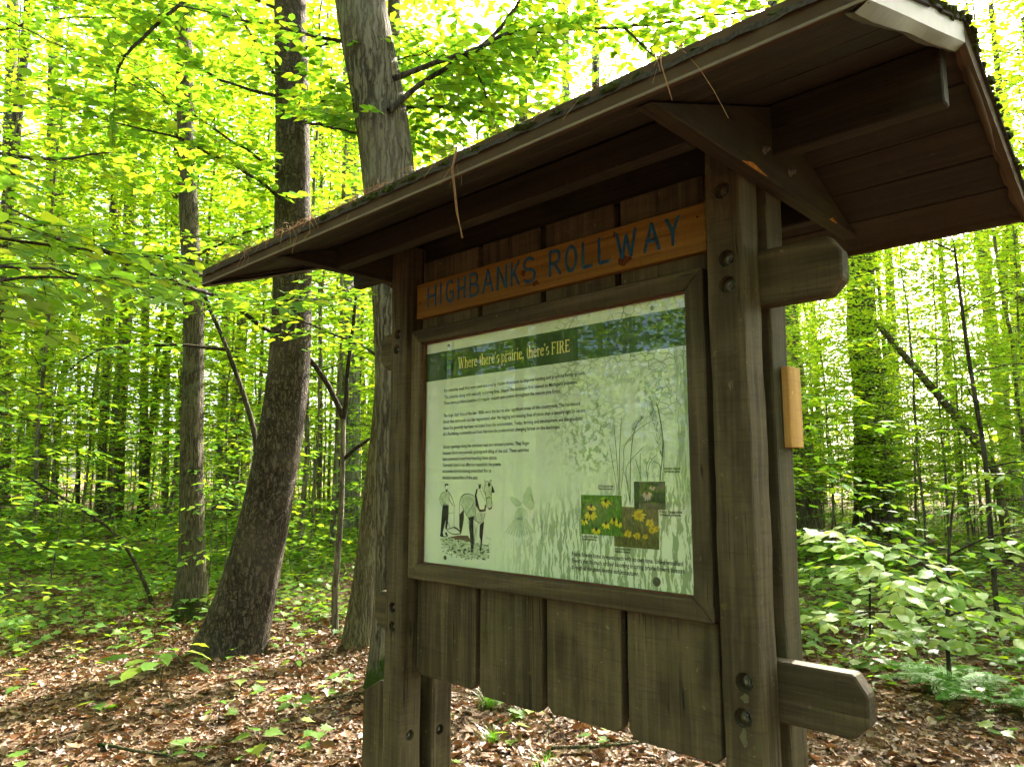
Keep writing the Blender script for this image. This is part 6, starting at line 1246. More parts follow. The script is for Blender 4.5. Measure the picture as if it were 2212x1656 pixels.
# moss cushions along the eave and pine needles
mt, mf, MV, n0 = None, [], [], 0
bm = bmesh.new()
for _ in range(210):
    x = random.choice([random.uniform(.3, 1.75), random.uniform(.6, 1.4), random.gauss(.62, .10), random.gauss(.62, .10)])
    if not RX0 < x < RX1 + .01: continue
    a = abs(random.gauss(0, .035))
    y = RY - (YE + .016 - a)
    z = UE + TH + SLOPE * (YE - (YE + .016 - a)) + .012
    r = random.uniform(.004, .0125)
    mm = Matrix.Translation((x, y, z)) @ Matrix.Diagonal((r * random.uniform(1, 2.2), r, r * random.uniform(.5, .9), 1))
    ret = bmesh.ops.create_icosphere(bm, subdivisions=2, radius=1, matrix=mm)
    for v in ret['verts']:
        v.co += Vector((random.gauss(0, r * .16), random.gauss(0, r * .16), random.gauss(0, r * .2)))
for _ in range(160):
    t = random.random(); a = abs(random.gauss(0, .02))
    y = RY + (YE * (1 - t)) * random.choice((-1, 1)); z = UE + TH + SLOPE * (YE - abs(y - RY)) + .013
    r = random.uniform(.004, .012)
    mm = Matrix.Translation((RX1 + .012 - a, y, z)) @ Matrix.Diagonal((r, r * 1.7, r * .8, 1))
    ret = bmesh.ops.create_icosphere(bm, subdivisions=1, radius=1, matrix=mm)
    for v in ret['verts']: v.co += Vector((random.gauss(0, r * .16), random.gauss(0, r * .16), random.gauss(0, r * .2)))
tag(mk('moss', bm_mesh('moss', bm, MOSS), roof), 'green moss cushions along the eave', kind='stuff')
tb = Tubes()
def needle(x, y, z, dx, dy, dz, curl, L):
    pts = []
    for k in range(5):
        s = k / 4
        pts.append((x + dx * L * s, y + dy * L * s, z + dz * L * s - curl * L * s * s))
    tb.add(pts, np.linspace(.0009, .0005, 5), 3)
ey = RY - YE - .018
ez = 2.214
for xc, n, sp, hang in ((.905, 9, .018, .9), (.90, 3, .010, 1.3), (.49, 12, .025, .6), (.27, 16, .03, .6), (.16, 14, .03, .7), (.04, 10, .05, .5), (-.083, 12, .03, .6), (-.25, 10, .06, .4), (1.164, 4, .03, .6), (1.267, 3, .03, .6), (1.40, 3, .01, .9), (1.435, 3, .012, 1.0), (1.70, 2, .02, .8), (.20, 70, .20, .14), (.75, 90, .30, .10), (-.20, 50, .10, .12), (1.35, 60, .25, .10)):
    for _ in range(n):
        x = random.gauss(xc, sp)
        if not RX0 < x < RX1: continue
        L = random.uniform(.04, .10) * (1 if hang < .9 else random.uniform(.7, 1.5))
        needle(x, ey + random.uniform(-.004, .03), ez + random.uniform(0, .012), random.gauss(0, .55), random.uniform(-.35, .3 if hang < .3 else .0), random.uniform(-.9, .2) * hang, hang * random.uniform(.2, .8), L)
for x0 in (.905, .909): # the long strand
    tb.add([(x0, ey - .004, ez), (x0 - .006, ey - .012, ez - .05), (x0 + .002, ey - .010, ez - .11), (x0 + .004, ey - .006, ez - .15), (x0 + .022 + random.uniform(-.01, .01), ey, ez - .21)], [.0013] * 4 + [.0007], 3)
tb.add([(1.425, ey - .003, ez), (1.432, ey - .012, ez - .03), (1.444, ey - .012, ez - .075), (1.450, ey - .01, ez - .10)], [.0014] * 3 + [.0007], 3)
tag(mk('pine_needles', tb.mesh('pine_needles', NEEDLE), roof), 'dead pine needles caught on the eave', kind='stuff')

# ------------------------------------------------------------------ the forest
FH = np.array([-math.sin(YAW), math.cos(YAW)])
RH = np.array([math.cos(YAW), math.sin(YAW)])
C2 = np.array([CAM.x, CAM.y])
def polar(r, th):
    return C2 + r * (FH * math.cos(th) + RH * math.sin(th))
def gz(x, y):
    return float(ground_z(x, y))

# shared crown and sapling meshes
def store(name, tubes, fo, main, lmat, tmpl):
    return main.mesh(name + '_stem', BARK_FAR), fo.mesh(name + '_leaves', lmat, tmpl, tubes, TWIG)
CROWNS = []
for k in range(4):
    t, f, mn = gen_plant(11.5, 40, .03, 3.4, .42, .165, .26, .135, 1.25, .10, droop=.25, wob=.5, shape=.45, twigs=False)
    CROWNS.append(store('crown%d' % k, t, f, mn, LEAF_CAN, LEAF_FAR))
UNDER = []
for k in range(4):
    t, f, mn = gen_plant(8.0 + k * .7, 34, .20, 2.6, .36, .135, .17, .09, 1.0, .034, droop=.16, wob=.14, shape=.4, twigs=False)
    UNDER.append(store('under%d' % k, t, f, mn, LEAF_CAN, LEAF_MED))
SAPS = []
for k, h in enumerate((1.1, 1.6, 2.2, 2.9, 3.8)):
    t, f, mn = gen_plant(h, 8 + int(h * 3.2), .28, .6 + h * .26, .16, .115, .16, .085, .45 + .05 * h, .005 + h * .0022, droop=.12, wob=.10, shape=.35)
    SAPS.append(store('sap%d' % k, t, f, mn, LEAF_LOW, LEAF_MED))
print('leaves', [len(c[1].polygons) for c in CROWNS + UNDER + SAPS])

def trunk_mesh(path, mat, sides=20, step=.25, lump=.035, flare=.35):
    q = resample(path, step)
    o = q[0, :3].copy()
    z = q[:, 2] - o[2]
    fl = flare * np.exp(-z / .28)
    t = Tubes()
    t.add(q[:, :3] - o, q[:, 3], sides, lump, fl)
    return t.mesh('trunk', mat), o

def extend(path, H, tip=.3):
    p = list(path)
    a, b = np.array(p[-2]), np.array(p[-1])
    d = (b - a)[:3]
    d /= np.linalg.norm(d)
    d = d * .5 + np.array([0, 0, .5])
    z, r = p[-1][2], p[-1][3]
    n = max(2, int((H - z) / 2))
    for k in range(1, n + 1):
        s = k / n
        h = (H - z) * s
        p.append((b[0] + d[0] * h * .6, b[1] + d[1] * h * .6, z + h, r * (1 - (1 - tip) * s)))
    return p

def put(name, me, parent, loc, rz=0, sc=1.0):
    o = bpy.data.objects.new(name, me)
    o.location = loc
    o.rotation_euler = (0, 0, rz)
    o.scale = (sc, sc, sc * random.uniform(.92, 1.08))
    link(o)
    adopt(o, parent)
    return o

def hero_tree(key, mat, label, cat='tree', H=17, sides=24, crown=True, cz=None, csc=1.0, flare=.3, name='tree'):
    path = extend(TRUNKS[key], H)
    if path[0][2] == 0:
        z0 = gz(path[0][0], path[0][1])
        path[0] = (*path[0][:2], z0 - .06, path[0][3])
    me, o = trunk_mesh(path, mat, sides, flare=flare)
    root = empty(name, tuple(o), label, cat)
    mk('trunk', me, root, tuple(o))
    if crown:
        k = random.randrange(4)
        cz = cz or 7.0
        xs = [np.interp(cz, [p[2] for p in path], [p[i] for p in path]) for i in (0, 1)]
        rz = random.uniform(0, 6.28)
        cr = put('crown', CROWNS[k][1], root, (xs[0], xs[1], cz), rz, csc)
    return root

T = {}
T['pine'] = hero_tree('pine', BARK_PINE, 'large dark pine with scaly bark leaning right from its base in the left foreground', H=19, sides=36, cz=8.5, flare=.12, name='pine_tree')
T['oak'] = hero_tree('oak', BARK_OAK, 'thick furrowed oak rising behind the left end of the kiosk roof', H=18, sides=36, cz=7.5, flare=.14, name='oak_tree')
T['tree2'] = hero_tree('tree2', BARK_MAPLE, 'straight maple with bright moss skirt left of the leaning pine', H=18, sides=28, cz=8.0, flare=.1, name='maple_tree')
T['olive'] = hero_tree('olive', BARK_OLIVE, 'young olive brown oak leaning right beside the left kiosk post', H=12, sides=20, cz=6.5, csc=.7, flare=.1, name='oak_tree')
T['grey'] = hero_tree('grey', BARK_GREY, 'pale grey straight trunk between the leaning pine and the kiosk', H=20, sides=18, cz=9)
T['A'] = hero_tree('A', BARK_MAPLE, 'brown trunk cut by the left edge of the picture', H=22, sides=14, cz=11)
T['B'] = hero_tree('B', BARK_MAPLE, 'stout greyish trunk second from the left edge, bent near its foot', H=20, sides=16, cz=10)
T['Cc'] = hero_tree('Cc', BARK_DARK, 'slim dark trunk sloping right, beside the second trunk from the left', H=20, sides=10, cz=11, csc=.8)
T['D_'] = hero_tree('D_', BARK_DARK, 'very thin straight dark pole tree at the far left', H=17, sides=8, cz=9, csc=.6)
T['E1'] = hero_tree('E1', BARK_DARK, 'narrow dark trunk leftmost of the close cluster at far left', H=20, sides=10, cz=10, csc=.8)
T['E2'] = hero_tree('E2', BARK_MAPLE, 'thickest trunk of the close cluster at far left', H=20, sides=14, cz=10)
T['E3'] = hero_tree('E3', BARK_MAPLE, 'straight pale trunk right of the thick one in the far left cluster', H=19, sides=10, cz=10, csc=.8)
T['E4'] = hero_tree('E4', BARK_DARK, 'dark trunk leaning strongly right just left of the mossy maple', H=16, sides=10, cz=9, csc=.7)
T['E5'] = hero_tree('E5', BARK_MAPLE, 'thin pole tree leaning right in the far left cluster', H=13, sides=8, cz=8, csc=.5)
T['R1'] = hero_tree('R1', BARK_DARK, 'broad dark trunk right of the kiosk behind the leafy saplings', H=20, sides=24, cz=9, csc=1.1)
T['R2'] = hero_tree('R2', BARK_FAR, 'grey brown trunk right behind the right kiosk posts', H=19, sides=18, cz=9)
T['R3'] = hero_tree('R3', BARK_FAR, 'tall brown trunk near the right edge under the roof corner', H=22, sides=14, cz=13)
T['R4'] = hero_tree('R4', BARK_DARK, 'slim dark trunk right of the tall brown one near the right edge', H=21, sides=8, cz=13, csc=.8)
T['R5'] = hero_tree('R5', BARK_GREY, 'pale trunk cut by the right edge of the picture', H=22, sides=12, cz=13)
T['R8'] = hero_tree('R8', BARK_GREY, 'pale slim trunk seen just above the middle of the roof eave', H=21, sides=10, cz=10, csc=.8)
T['R9'] = hero_tree('R9', BARK_GREY, 'pale blurred trunk left of the slim one above the roof eave', H=22, sides=10, cz=11, csc=.8)

# ---- leafy limbs that hang into the picture close by
NEAR = []
for fo_, dr_, wv_ in ((.10, .10, .015), (.22, .18, .02), (.03, .05, .012), (.16, .28, .018)):
    V, F = near_leaf(fo_, dr_, wv_)
    NEAR.append((V, F))
LEAFME = {}
def leaf_meshes(mat):
    if mat.name not in LEAFME:
        LEAFME[mat.name] = [np_mesh('leaf', V, F, None, mat, smooth=False) for V, F in NEAR]
    return LEAFME[mat.name]

def place_leaf(p, d, n, s, me, parent, name='leaf'):
    d = Vector(d).normalized()
    n = Vector(n)
    n = (n - n.dot(d) * d).normalized()
    y = n.cross(d)
    m = Matrix((d, y, n)).transposed().to_4x4()
    o = bpy.data.objects.new(name, me)
    o.parent = parent
    pm = Matrix.Translation(Vector(WL.get(parent.name, (0, 0, 0))))
    m = Matrix.Translation(Vector(p)) @ m @ Matrix.Diagonal((s, s, s, 1))
    o.matrix_basis = pm.inverted() @ m
    link(o)
    return o

def limb(key, parent, leaf, tw_step, lf_step, tw_len, start=.15, leaves=True, singles=0, mat=None, bark_=TWIG, rscale=1.0, name='branch', pts=None):
    q = resample(pts or LIMBS[key], .12)
    n = len(q)
    q[1:-1, :3] += rng.normal(0, .006, (n - 2, 3))
    t, f = Tubes(), Foliage()
    t.add(q[:, :3], q[:, 3] * rscale, 8, .06)
    if leaves:
        L = np.r_[0, np.cumsum(np.linalg.norm(np.diff(q[:, :3], axis=0), axis=1))]
        u = L[-1] * start
        sg = 1
        while u < L[-1]:
            p = np.array([np.interp(u, L, q[:, k]) for k in range(3)])
            i = min(n - 2, max(0, np.searchsorted(L, u) - 1))
            d = q[i + 1, :3] - q[i, :3]
            d[2] *= .25
            d /= np.linalg.norm(d) + 1e-9
            td = rotz(d, sg * random.uniform(.45, 1.2))
            td[2] = random.uniform(-.1, .15)
            f.twig(t, p, td, tw_len * random.uniform(.5, 1.25), leaf, lf_step, .0032, droop=.2)
            sg = -sg
            u += tw_step * random.uniform(.6, 1.4)
        f.twig(t, q[-1, :3], q[-1, :3] - q[-2, :3], tw_len * .6, leaf, lf_step, .003)
    o = tuple(q[0, :3])
    br = mk(name, t.mesh(name, bark_, o), parent, o)
    if f.P:
        m = len(f.P)
        order = sorted(range(m), key=lambda i: (Vector(f.P[i]) - CAM).length / f.S[i])
        one = order[:singles]
        rest = order[singles:]
        for i in one:
            place_leaf(f.P[i], f.D[i], f.N[i], f.S[i], random.choice(leaf_meshes(mat or LEAF_ONE)), br)
        if rest:
            me = leaves_mesh('foliage', [f.P[i] for i in rest], [f.D[i] for i in rest], [f.N[i] for i in rest], [f.S[i] for i in rest], LEAF_LOW, LEAF_MED)
            mk('foliage', me, br)
    return br

def stem_thing(key, name, label, mat, cat='tree', H=None, sides=12, thin_=1.0):
    path = LIMBS[key]
    if path[0][2] == 0:
        path = [(*path[0][:2], gz(path[0][0], path[0][1]) - .05, path[0][3])] + list(path[1:])
    path = [(*p[:3], p[3] * thin_) for p in path]
    me, o = trunk_mesh(path, mat, sides, .12, .06, .15)
    root = empty(name, tuple(o), label, cat)
    mk('stem', me, root, tuple(o))
    return root

fork = stem_thing('fork_stem', 'forked_sapling', 'dark forked sapling beside the left kiosk post with one long arching limb', BARK_FAR, thin_=.75)
limb('fork_long', fork, .125, .085, .07, .48, start=.42, singles=200)
limb('fork_right', fork, .12, .10, .07, .5, start=.4, singles=40)
limb('under_eave', fork, .12, .1, .075, .4, start=.3, singles=40)
limb('fork_low', fork, .10, .2, .09, .35, start=.3, singles=20)
hid = stem_thing('hid_stem', 'bent_sapling', 'crooked sapling rising from behind the leaning pine with a level side limb', BARK_DARK)
limb('hid_long', hid, .115, .07, .07, .5, start=.25, singles=120)
beech_at = LIMBS['near_b'][0]
bx, by = beech_at[0] - .25, beech_at[1] - .15
beech = empty('beech_sapling', (bx, by, gz(bx, by)), 'leafy beech whose low boughs reach in from the left edge', 'tree')
t = Tubes()
t.add([(0, 0, -.05), (.03, .02, 1.2), (0, .05, 2.4), (-.05, .02, 3.6), (-.1, 0, 5.0)], [.045, .04, .035, .025, .01], 10, .05)
mk('stem', t.mesh('stem', BARK_GREY), beech, (bx, by, gz(bx, by)))
for key, z in (('near_a', 2.5), ('near_b', 2.1), ('near_c', 3.0), ('near_d', 2.35), ('near_e', 2.2)):
    pts = [(bx, by, z, .014)] + LIMBS[key]
    limb(key, beech, .125 if key != 'near_c' else .11, .08, .07, .46, start=.2, singles=60, pts=pts)
limb('arch', T['oak'], .12, .055, .065, .55, start=.25, singles=70, pts=[(-2.75, 1.40, 7.6, .05)] + LIMBS['arch'], bark_=BARK_DARK)
for key, ll, st, si in (('oak_a', .115, .075, 100), ('oak_b', .115, .08, 60), ('oak_c', .11, .08, 30), ('oak_d', .11, .08, 30)):
    limb(key, T['oak'], ll * 1.08, st * .55, .062, .65, start=.10, singles=si, bark_=BARK_DARK)
for key, st in (('pine_a', .07), ('pine_b', .09), ('pine_c', .14), ('pine_d', .05)):
    limb(key, T['pine'], .125, st * .55, .06, .7, start=.12, singles=60, bark_=BARK_DARK)
def auto_limbs(root, key, zs, L, leaf=.12, az=None, singles=12):
    P = TRUNKS[key]
    for k, z in enumerate(zs):
        x, y = [np.interp(z, [p[2] for p in P], [p[i] for p in P]) for i in (0, 1)]
        a = az[k] if az else random.uniform(0, 6.283)
        l = L * random.uniform(.75, 1.2)
        pts = [(x, y, z, .016)] + [(x + math.cos(a + .25 * s) * l * s, y + math.sin(a + .25 * s) * l * s, z + l * (.30 * s - .16 * s * s), .016 * (1 - .75 * s)) for s in (.35, .7, 1.0)]
        limb('', root, leaf, .065, .065, .6, start=.15, singles=singles, pts=pts, bark_=BARK_DARK)
toward = math.atan2(CAM.y - 1.7, CAM.x + 3)
auto_limbs(T['pine'], 'pine', (4.3, 4.8, 5.6, 6.0), 1.6, az=[toward + a for a in (-1.0, .5, 1.2, -1.5)])
auto_limbs(T['oak'], 'oak', (4.4, 4.9, 5.1, 5.3), 1.6, az=[toward + a for a in (1.7, -1.9, 2.2, 1.3)])
auto_limbs(T['tree2'], 'tree2', (3.4, 4.0, 5.2, 5.8, 7.0), 2.0, az=[toward + a for a in (-1.5, .8, 1.5, -1.2, -2.0)])
auto_limbs(T['olive'], 'olive', (2.6, 2.9, 3.3, 4.4, 5.0), 1.5, az=[toward + a for a in (-1.0, -.3, -1.6, 1.2, .8)])
snag = stem_thing('snag', 'leaning_snag', 'bare curved grey stem rising above the middle of the roof', BARK_OLIVE, sides=14)
lean = stem_thing('lean', 'fallen_pole', 'dead pole leaning diagonally left across the undergrowth right of the kiosk', BARK_OLIVE, 'dead tree')
thin = stem_thing('thin_r', 'slender_sapling', 'very slender tall sapling near the right edge below the roof corner', BARK_DARK)
for k, z in enumerate(np.linspace(1.6, 4.2, 9)):
    P0 = [np.interp(z, [p[2] for p in LIMBS['thin_r']], [p[i] for p in LIMBS['thin_r']]) for i in (0, 1)]
    a = k * 2.4
    L = 1.1 - .06 * k
    limb('thin_r', thin, .10, .17, .085, .38, start=.1, singles=0, pts=[(P0[0], P0[1], z, .008), (P0[0] + math.cos(a) * L * .5, P0[1] + math.sin(a) * L * .5, z + .12, .006), (P0[0] + math.cos(a) * L, P0[1] + math.sin(a) * L, z + .12, .003)])
bent = stem_thing('bent', 'bent_whip', 'thin bare whip arching left over the seedlings at left', BARK_DARK, 'sapling', sides=6)
rs = stem_thing('right_stem', 'sunlit_sapling', 'small sapling with broad pale sunlit leaves at the lower right', BARK_DARK, 'sapling', sides=8)
for key in ('right_a', 'right_b', 'right_c', 'right_d', 'right_e'):
    limb(key, rs, .145, .085, .08, .45, start=.12, singles=58, mat=LEAF_SUNLIT)

# broad-leaved shrubs beside the right posts
for (sx, sy, hh, lab) in ((-.35, 5.6, 1.2, 'broad leaved green shrub just right of the right kiosk posts'), (.75, 6.6, 1.5, 'tall bright green shrub behind the sunlit sapling')):
    z = gz(sx, sy)
    root = empty('broadleaf_shrub', (sx, sy, z), lab, 'shrub')
    t = Tubes()
    st = [(0, 0, -.04), (.03, .02, hh * .5), (.0, .05, hh)]
    t.add(st, [.012, .009, .004], 6)
    mk('stem', t.mesh('stem', TWIG), root, (sx, sy, z))
    for k in range(7):
        a = k * 2.4 + sx
        zz = z + hh * (.35 + .65 * k / 6)
        L = .75 - .05 * k
        limb('', root, .125, .10, .08, .34, start=.15, singles=26, mat=LEAF_SUNLIT if k % 3 == 0 else LEAF_ONE, pts=[(sx, sy, zz, .005), (sx + math.cos(a) * L * .5, sy + math.sin(a) * L * .5, zz + .10, .004), (sx + math.cos(a) * L, sy + math.sin(a) * L, zz + .08, .002)])

# ---- the many look-alike trees and saplings around
TRUNKS_ME = []
for k in range(6):
    H = 15
    zs = np.linspace(0, H, 16)
    lx = rng.normal(0, .02, 2)
    path = [(lx[0] * z + .06 * math.sin(z * .5 + k), lx[1] * z + .06 * math.cos(z * .4 + k * 2), z, 1.0 * (1 - .6 * z / H)) for z in zs]
    TRUNKS_ME.append(path)
trunk_cache = {}
def far_trunk(k, r, mat):
    key = (k, round(r, 2), mat.name)
    if key not in trunk_cache:
        path = [(x, y, z, key[1] * s) for x, y, z, s in TRUNKS_ME[k]]
        trunk_cache[key] = trunk_mesh(path, mat, 10, .8, .04, .3)[0]
    return trunk_cache[key]
used = [np.array(p[0][:2]) for p in list(TRUNKS.values())]
def clear(p, d):
    return all(np.hypot(*(p - q)) > d for q in used)
def off_hero(th, r):
    return True

def far_tree(p, group, label):
    r = random.choice([.07, .09, .12, .15, .19, .23])
    mat = random.choice([BARK_FAR, BARK_FAR, BARK_DARK, BARK_GREY, BARK_MAPLE])
    z = gz(*p)
    if 'forest tree' not in label:
        label = ('thick ' if r > .17 else 'slim ' if r > .1 else 'thin ') + {'forest_bark': 'brown', 'dark_forest_bark': 'dark', 'pale_bark': 'pale', 'maple_bark': 'olive brown'}[mat.name] + ' forest tree ' + label
    root = empty('forest_tree', (p[0], p[1], z), label, 'tree', group)
    rz = random.uniform(0, 6.28)
    put('trunk', far_trunk(random.randrange(6), r, mat), root, (p[0], p[1], z - .05), rz, 1).scale = (1, 1, random.uniform(.95, 1.2))
    k = random.randrange(4)
    cz = random.uniform(5.5, 9.5)
    sc = .75 + r * 1.6
    a = put('crown', CROWNS[k][1], root, (p[0], p[1], z + cz), rz, sc)

def bush(kind, p, group, label, name, sc=None):
    z = gz(*p)
    k = random.randrange(len(kind))
    root = empty(name, (p[0], p[1], z), label, 'tree' if kind is UNDER else 'sapling', group)
    rz = random.uniform(0, 6.28)
    s = sc or random.uniform(.8, 1.15)
    a = put('foliage', kind[k][1], root, (p[0], p[1], z - .03), rz, s)
    b = put('stem', kind[k][0], root, (p[0], p[1], z - .03), rz, s)
    b.scale = a.scale

HF = math.radians(39)
def zone(r, th):
    a = 'at the far left' if th < -.42 else 'left of the leaning pine' if th < -.30 else 'beside the leaning pine' if th < -.18 else 'near the left kiosk post' if th < -.06 else 'behind the kiosk roof' if th < .30 else 'right of the kiosk'
    return a + (', close by' if r < 12 else ', in the middle distance' if r < 22 else ', far off')
def scatter(n, rmin, rmax, inside, gap, fn, power=.5, fn_big=False):
    k = tries = 0
    while k < n and tries < n * 60:
        tries += 1
        r = (rmin ** (1 / power) + random.random() * (rmax ** (1 / power) - rmin ** (1 / power))) ** power
        th = random.uniform(-HF, HF) if inside else random.uniform(HF, 2 * math.pi - HF)
        p = polar(r, th)
        if np.hypot(p[0] - .66, p[1] - .1) < 2.6 or not clear(p, gap):
            continue
        if not inside and CLEARING(p):
            continue
        if not fn_big and inside and th < -.30 and 9 < r < 22 and gap > .8 and random.random() < .6:
            k += 1
            continue
        if fn_big and (th < -.08 or th > .28) and r < 19: continue
        used.append(p)
        fn(p, r, th)
        k += 1
def CLEARING(p):
    # added unseen glade, kept clear of trees so skylight reaches the notice board
    return np.hypot(p[0] - 1.8, p[1] + 5.6) < 7.4
scatter(85, 11, 48, True, 1.2, lambda p, r, th: far_tree(p, 'look-alike trees of the background forest', zone(r, th)), .6, True)
scatter(55, 6.5, 30, False, 1.6, lambda p, r, th: far_tree(p, 'look-alike trees around the glade', 'forest tree standing beside the glade in front of the kiosk'), .55)
scatter(112, 8.5, 42, True, .9, lambda p, r, th: bush(UNDER, p, 'young trees of the understory', 'young broadleaf tree with layered sprays ' + zone(r, th), 'understory_tree'), .6)
scatter(26, 6, 24, False, 1.2, lambda p, r, th: bush(UNDER, p, 'young trees around the glade', 'young broadleaf tree beside the glade in front of the kiosk', 'understory_tree'), .55)
scatter(165, 7.0, 36, True, .5, lambda p, r, th: bush(SAPS, p, 'saplings of the undergrowth', 'leafy green sapling ' + zone(r, th), 'leafy_sapling'), .6)
scatter(30, 5, 16, False, .8, lambda p, r, th: bush(SAPS, p, 'saplings around the glade', 'leafy green sapling beside the glade in front of the kiosk', 'leafy_sapling'), .55)

# lower leafy trees that fill the eye-level gaps
def fill(n, th0, th1, r0, r1, s0=.5, s1=.72):
    k = tries = 0
    while k < n and tries < 900:
        tries += 1
        th, r = random.uniform(th0, th1), random.uniform(r0, r1)
        p = polar(r, th)
        if not clear(p, .45): continue
        used.append(p)
        bush(UNDER, p, 'low leafy trees of the understory', 'low leafy tree ' + zone(r, th), 'understory_tree', random.uniform(s0, s1))
        k += 1
fill(30, .27, .66, 8.5, 24)
fill(20, -.66, -.22, 22, 40, .95, 1.2)
fill(11, -.62, .22, 12, 22, 1.35, 1.7)
fill(6, .3, .66, 12, 22, 1.3, 1.6)
# trees mirrored in the pane stand across the glade, to the left
for n_, kind in ((12, 'u'), (10, 'f')):
    k = 0
    while k < n_:
        a = math.radians(random.uniform(205, 245))
        rr = random.uniform(6.5, 17)
        p = np.array([.6 + rr * math.cos(a), rr * math.sin(a)])
        if not clear(p, .7): continue
        used.append(p)
        if kind == 'u': bush(UNDER, p, 'young trees around the glade', 'young broadleaf tree beside the glade in front of the kiosk', 'understory_tree')
        else: far_tree(p, 'look-alike trees around the glade', 'forest tree standing beside the glade in front of the kiosk')
        k += 1

# ---- far wood closing the view: one mass
def far_wood():
    n = 230000
    th = rng.uniform(0, 2 * np.pi, n)
    r = rng.uniform(40, 75, n)
    z = rng.uniform(0, 1, n) ** 1.25 * 24
    dens = .1 + (np.sin(th * 23) + np.sin(th * 41 + 1) + np.sin(z * .9 + th * 17)) * .2
    rel = (th - (math.pi / 2 + YAW) + np.pi) % (2 * np.pi) - np.pi
    dens = dens + .25 - .25 * ((rel < -.22) & (rel > -.9))
    keep = rng.random(n) < .7 + dens
    P = np.stack([C2[0] + r * np.cos(th), C2[1] + r * np.sin(th), z], 1)[keep]
    m = len(P)
    D = rng.normal(0, 1, (m, 3)); D[:, 2] *= .3
    N = rng.normal(0, .35, (m, 3)); N[:, 2] += 1
    S = rng.uniform(.35, .75, m)
    o = mk('far_wood', leaves_mesh('far_wood', P, D, N, S, LEAF_CAN, LEAF_FAR))
    tag(o, 'hazy mass of distant green woodland closing the view', 'woodland', kind='stuff')
    t = Tubes()
    for _ in range(260):
        a, rr = random.uniform(0, 6.283), random.uniform(46, 75)
        x, y = C2[0] + rr * math.cos(a), C2[1] + rr * math.sin(a)
        r0 = random.uniform(.08, .28)
        lx, ly = random.gauss(0, .04), random.gauss(0, .04)
        t.add([(x, y, -.3), (x + lx * 8, y + ly * 8, 8), (x + lx * 20, y + ly * 20, 20)], [r0, r0 * .75, r0 * .3], 6)
    mk('far_trunks', t.mesh('far_trunks', BARK_FAR), o)
far_wood()

# ------------------------------------------------------------------ forest floor: seedlings, litter, twigs
def seedlings():
    P, D, N, S = [], [], [], []
    M = [[], [], [], []]
    t = Tubes()
    def density(r, th, p):
        # bare litter at the lower left and around the kiosk, thick green farther back and to the right
        v = .5 + .5 * math.sin(p[0] * .9 + 1) * math.cos(p[1] * .8)
        if np.hypot(p[0] - .66, p[1] - .1) < 1.6: return 0
        d = min(1, max(0, (r - 7.0) / 4.0))
        if th > .30: d = min(1, max(.0, (r - 5.7) / 2.2)) * .75
        return d * (.45 + .55 * v) + (.012 if r < 6.3 else .04)
    n = 0
    while n < 18000:
        r = 4.0 + random.random() ** 1.5 * 34
        th = random.uniform(-.85, .85)
        p = polar(r, th)
        if random.random() > density(r, th, p): continue
        n += 1
        z = gz(*p)
        far = r > 13
        h = random.uniform(.05, .26) * (1 if not far else 1.4)
        if r < 7.5: h *= .6
        k = random.choice((2, 3, 4, 4, 5, 6)) if not far else 4
        a0 = random.uniform(0, 6.28)
        top = np.array([p[0] + random.gauss(0, .02), p[1] + random.gauss(0, .02), z + h])
        if r < 9 and th < .2:
            t.add([(p[0], p[1], z - .01), tuple(top)], [.0022, .0012], 3)
        for i in range(k):
            a = a0 + i * 6.283 / k * random.uniform(.85, 1.15)
            dd = np.array([math.cos(a), math.sin(a), random.uniform(-.25, .15)])
            s = random.uniform(.06, .115) * (1.0 if not far else 1.7)
            lvl = top - np.array([0, 0, random.choice((0, 0, .05, .08))])
            pp = lvl + dd * random.uniform(.02, .05)
            tgt = M if (r < 13) else (P, D, N, S)
            for A, val in zip(tgt, (pp, dd, (random.gauss(0, .25), random.gauss(0, .25), 1), s)):
                A.append(val)
    o = mk('seedling_carpet', leaves_mesh('seedling_carpet', P, D, N, S, LEAF_LOW, LEAF_FAR))
    tag(o, 'green carpet of tree seedlings covering the forest floor', 'seedlings', kind='stuff')
    mk('near_leaves', leaves_mesh('near_leaves', *M, LEAF_LOW, MAPLE), o)
    mk('stalks', t.mesh('stalks', TWIG), o)
seedlings()

DRYT = []
for a, c in ((.35, .30), (-.25, .2), (.6, .05)):
    out = [(0, 0), (.14, .13), (.34, .25), (.50, .20), (.62, .24), (.80, .11), (1, 0)]
    out = out + [(x, -y * random.uniform(.75, 1.1)) for x, y in out[-2:0:-1]]
    V = np.array([(x, y, a * abs(y) * 2 + c * (x - .5) ** 2 * 1.6 + random.uniform(-.05, .05)) for x, y in out] + [(.48, 0, -.04)])
    n_ = len(out)
    DRYT.append((V, np.array([(i, (i + 1) % n_, n_) for i in range(n_)])))
OAKO = [(0, 0), (.12, .06), (.2, .2), (.3, .12), (.4, .27), (.52, .14), (.62, .25), (.72, .12), (.85, .14), (1, 0)]
def oak_leaf(c):
    out = OAKO + [(x, -y) for x, y in OAKO[-2:0:-1]]
    V = [(x, y, c * abs(y) + .3 * c * (x - .5) ** 2 + random.uniform(-.02, .02)) for x, y in out] + [(.5, 0, 0)]
    n = len(out)
    return np.array(V), np.array([(i, (i + 1) % n, n) for i in range(n)])
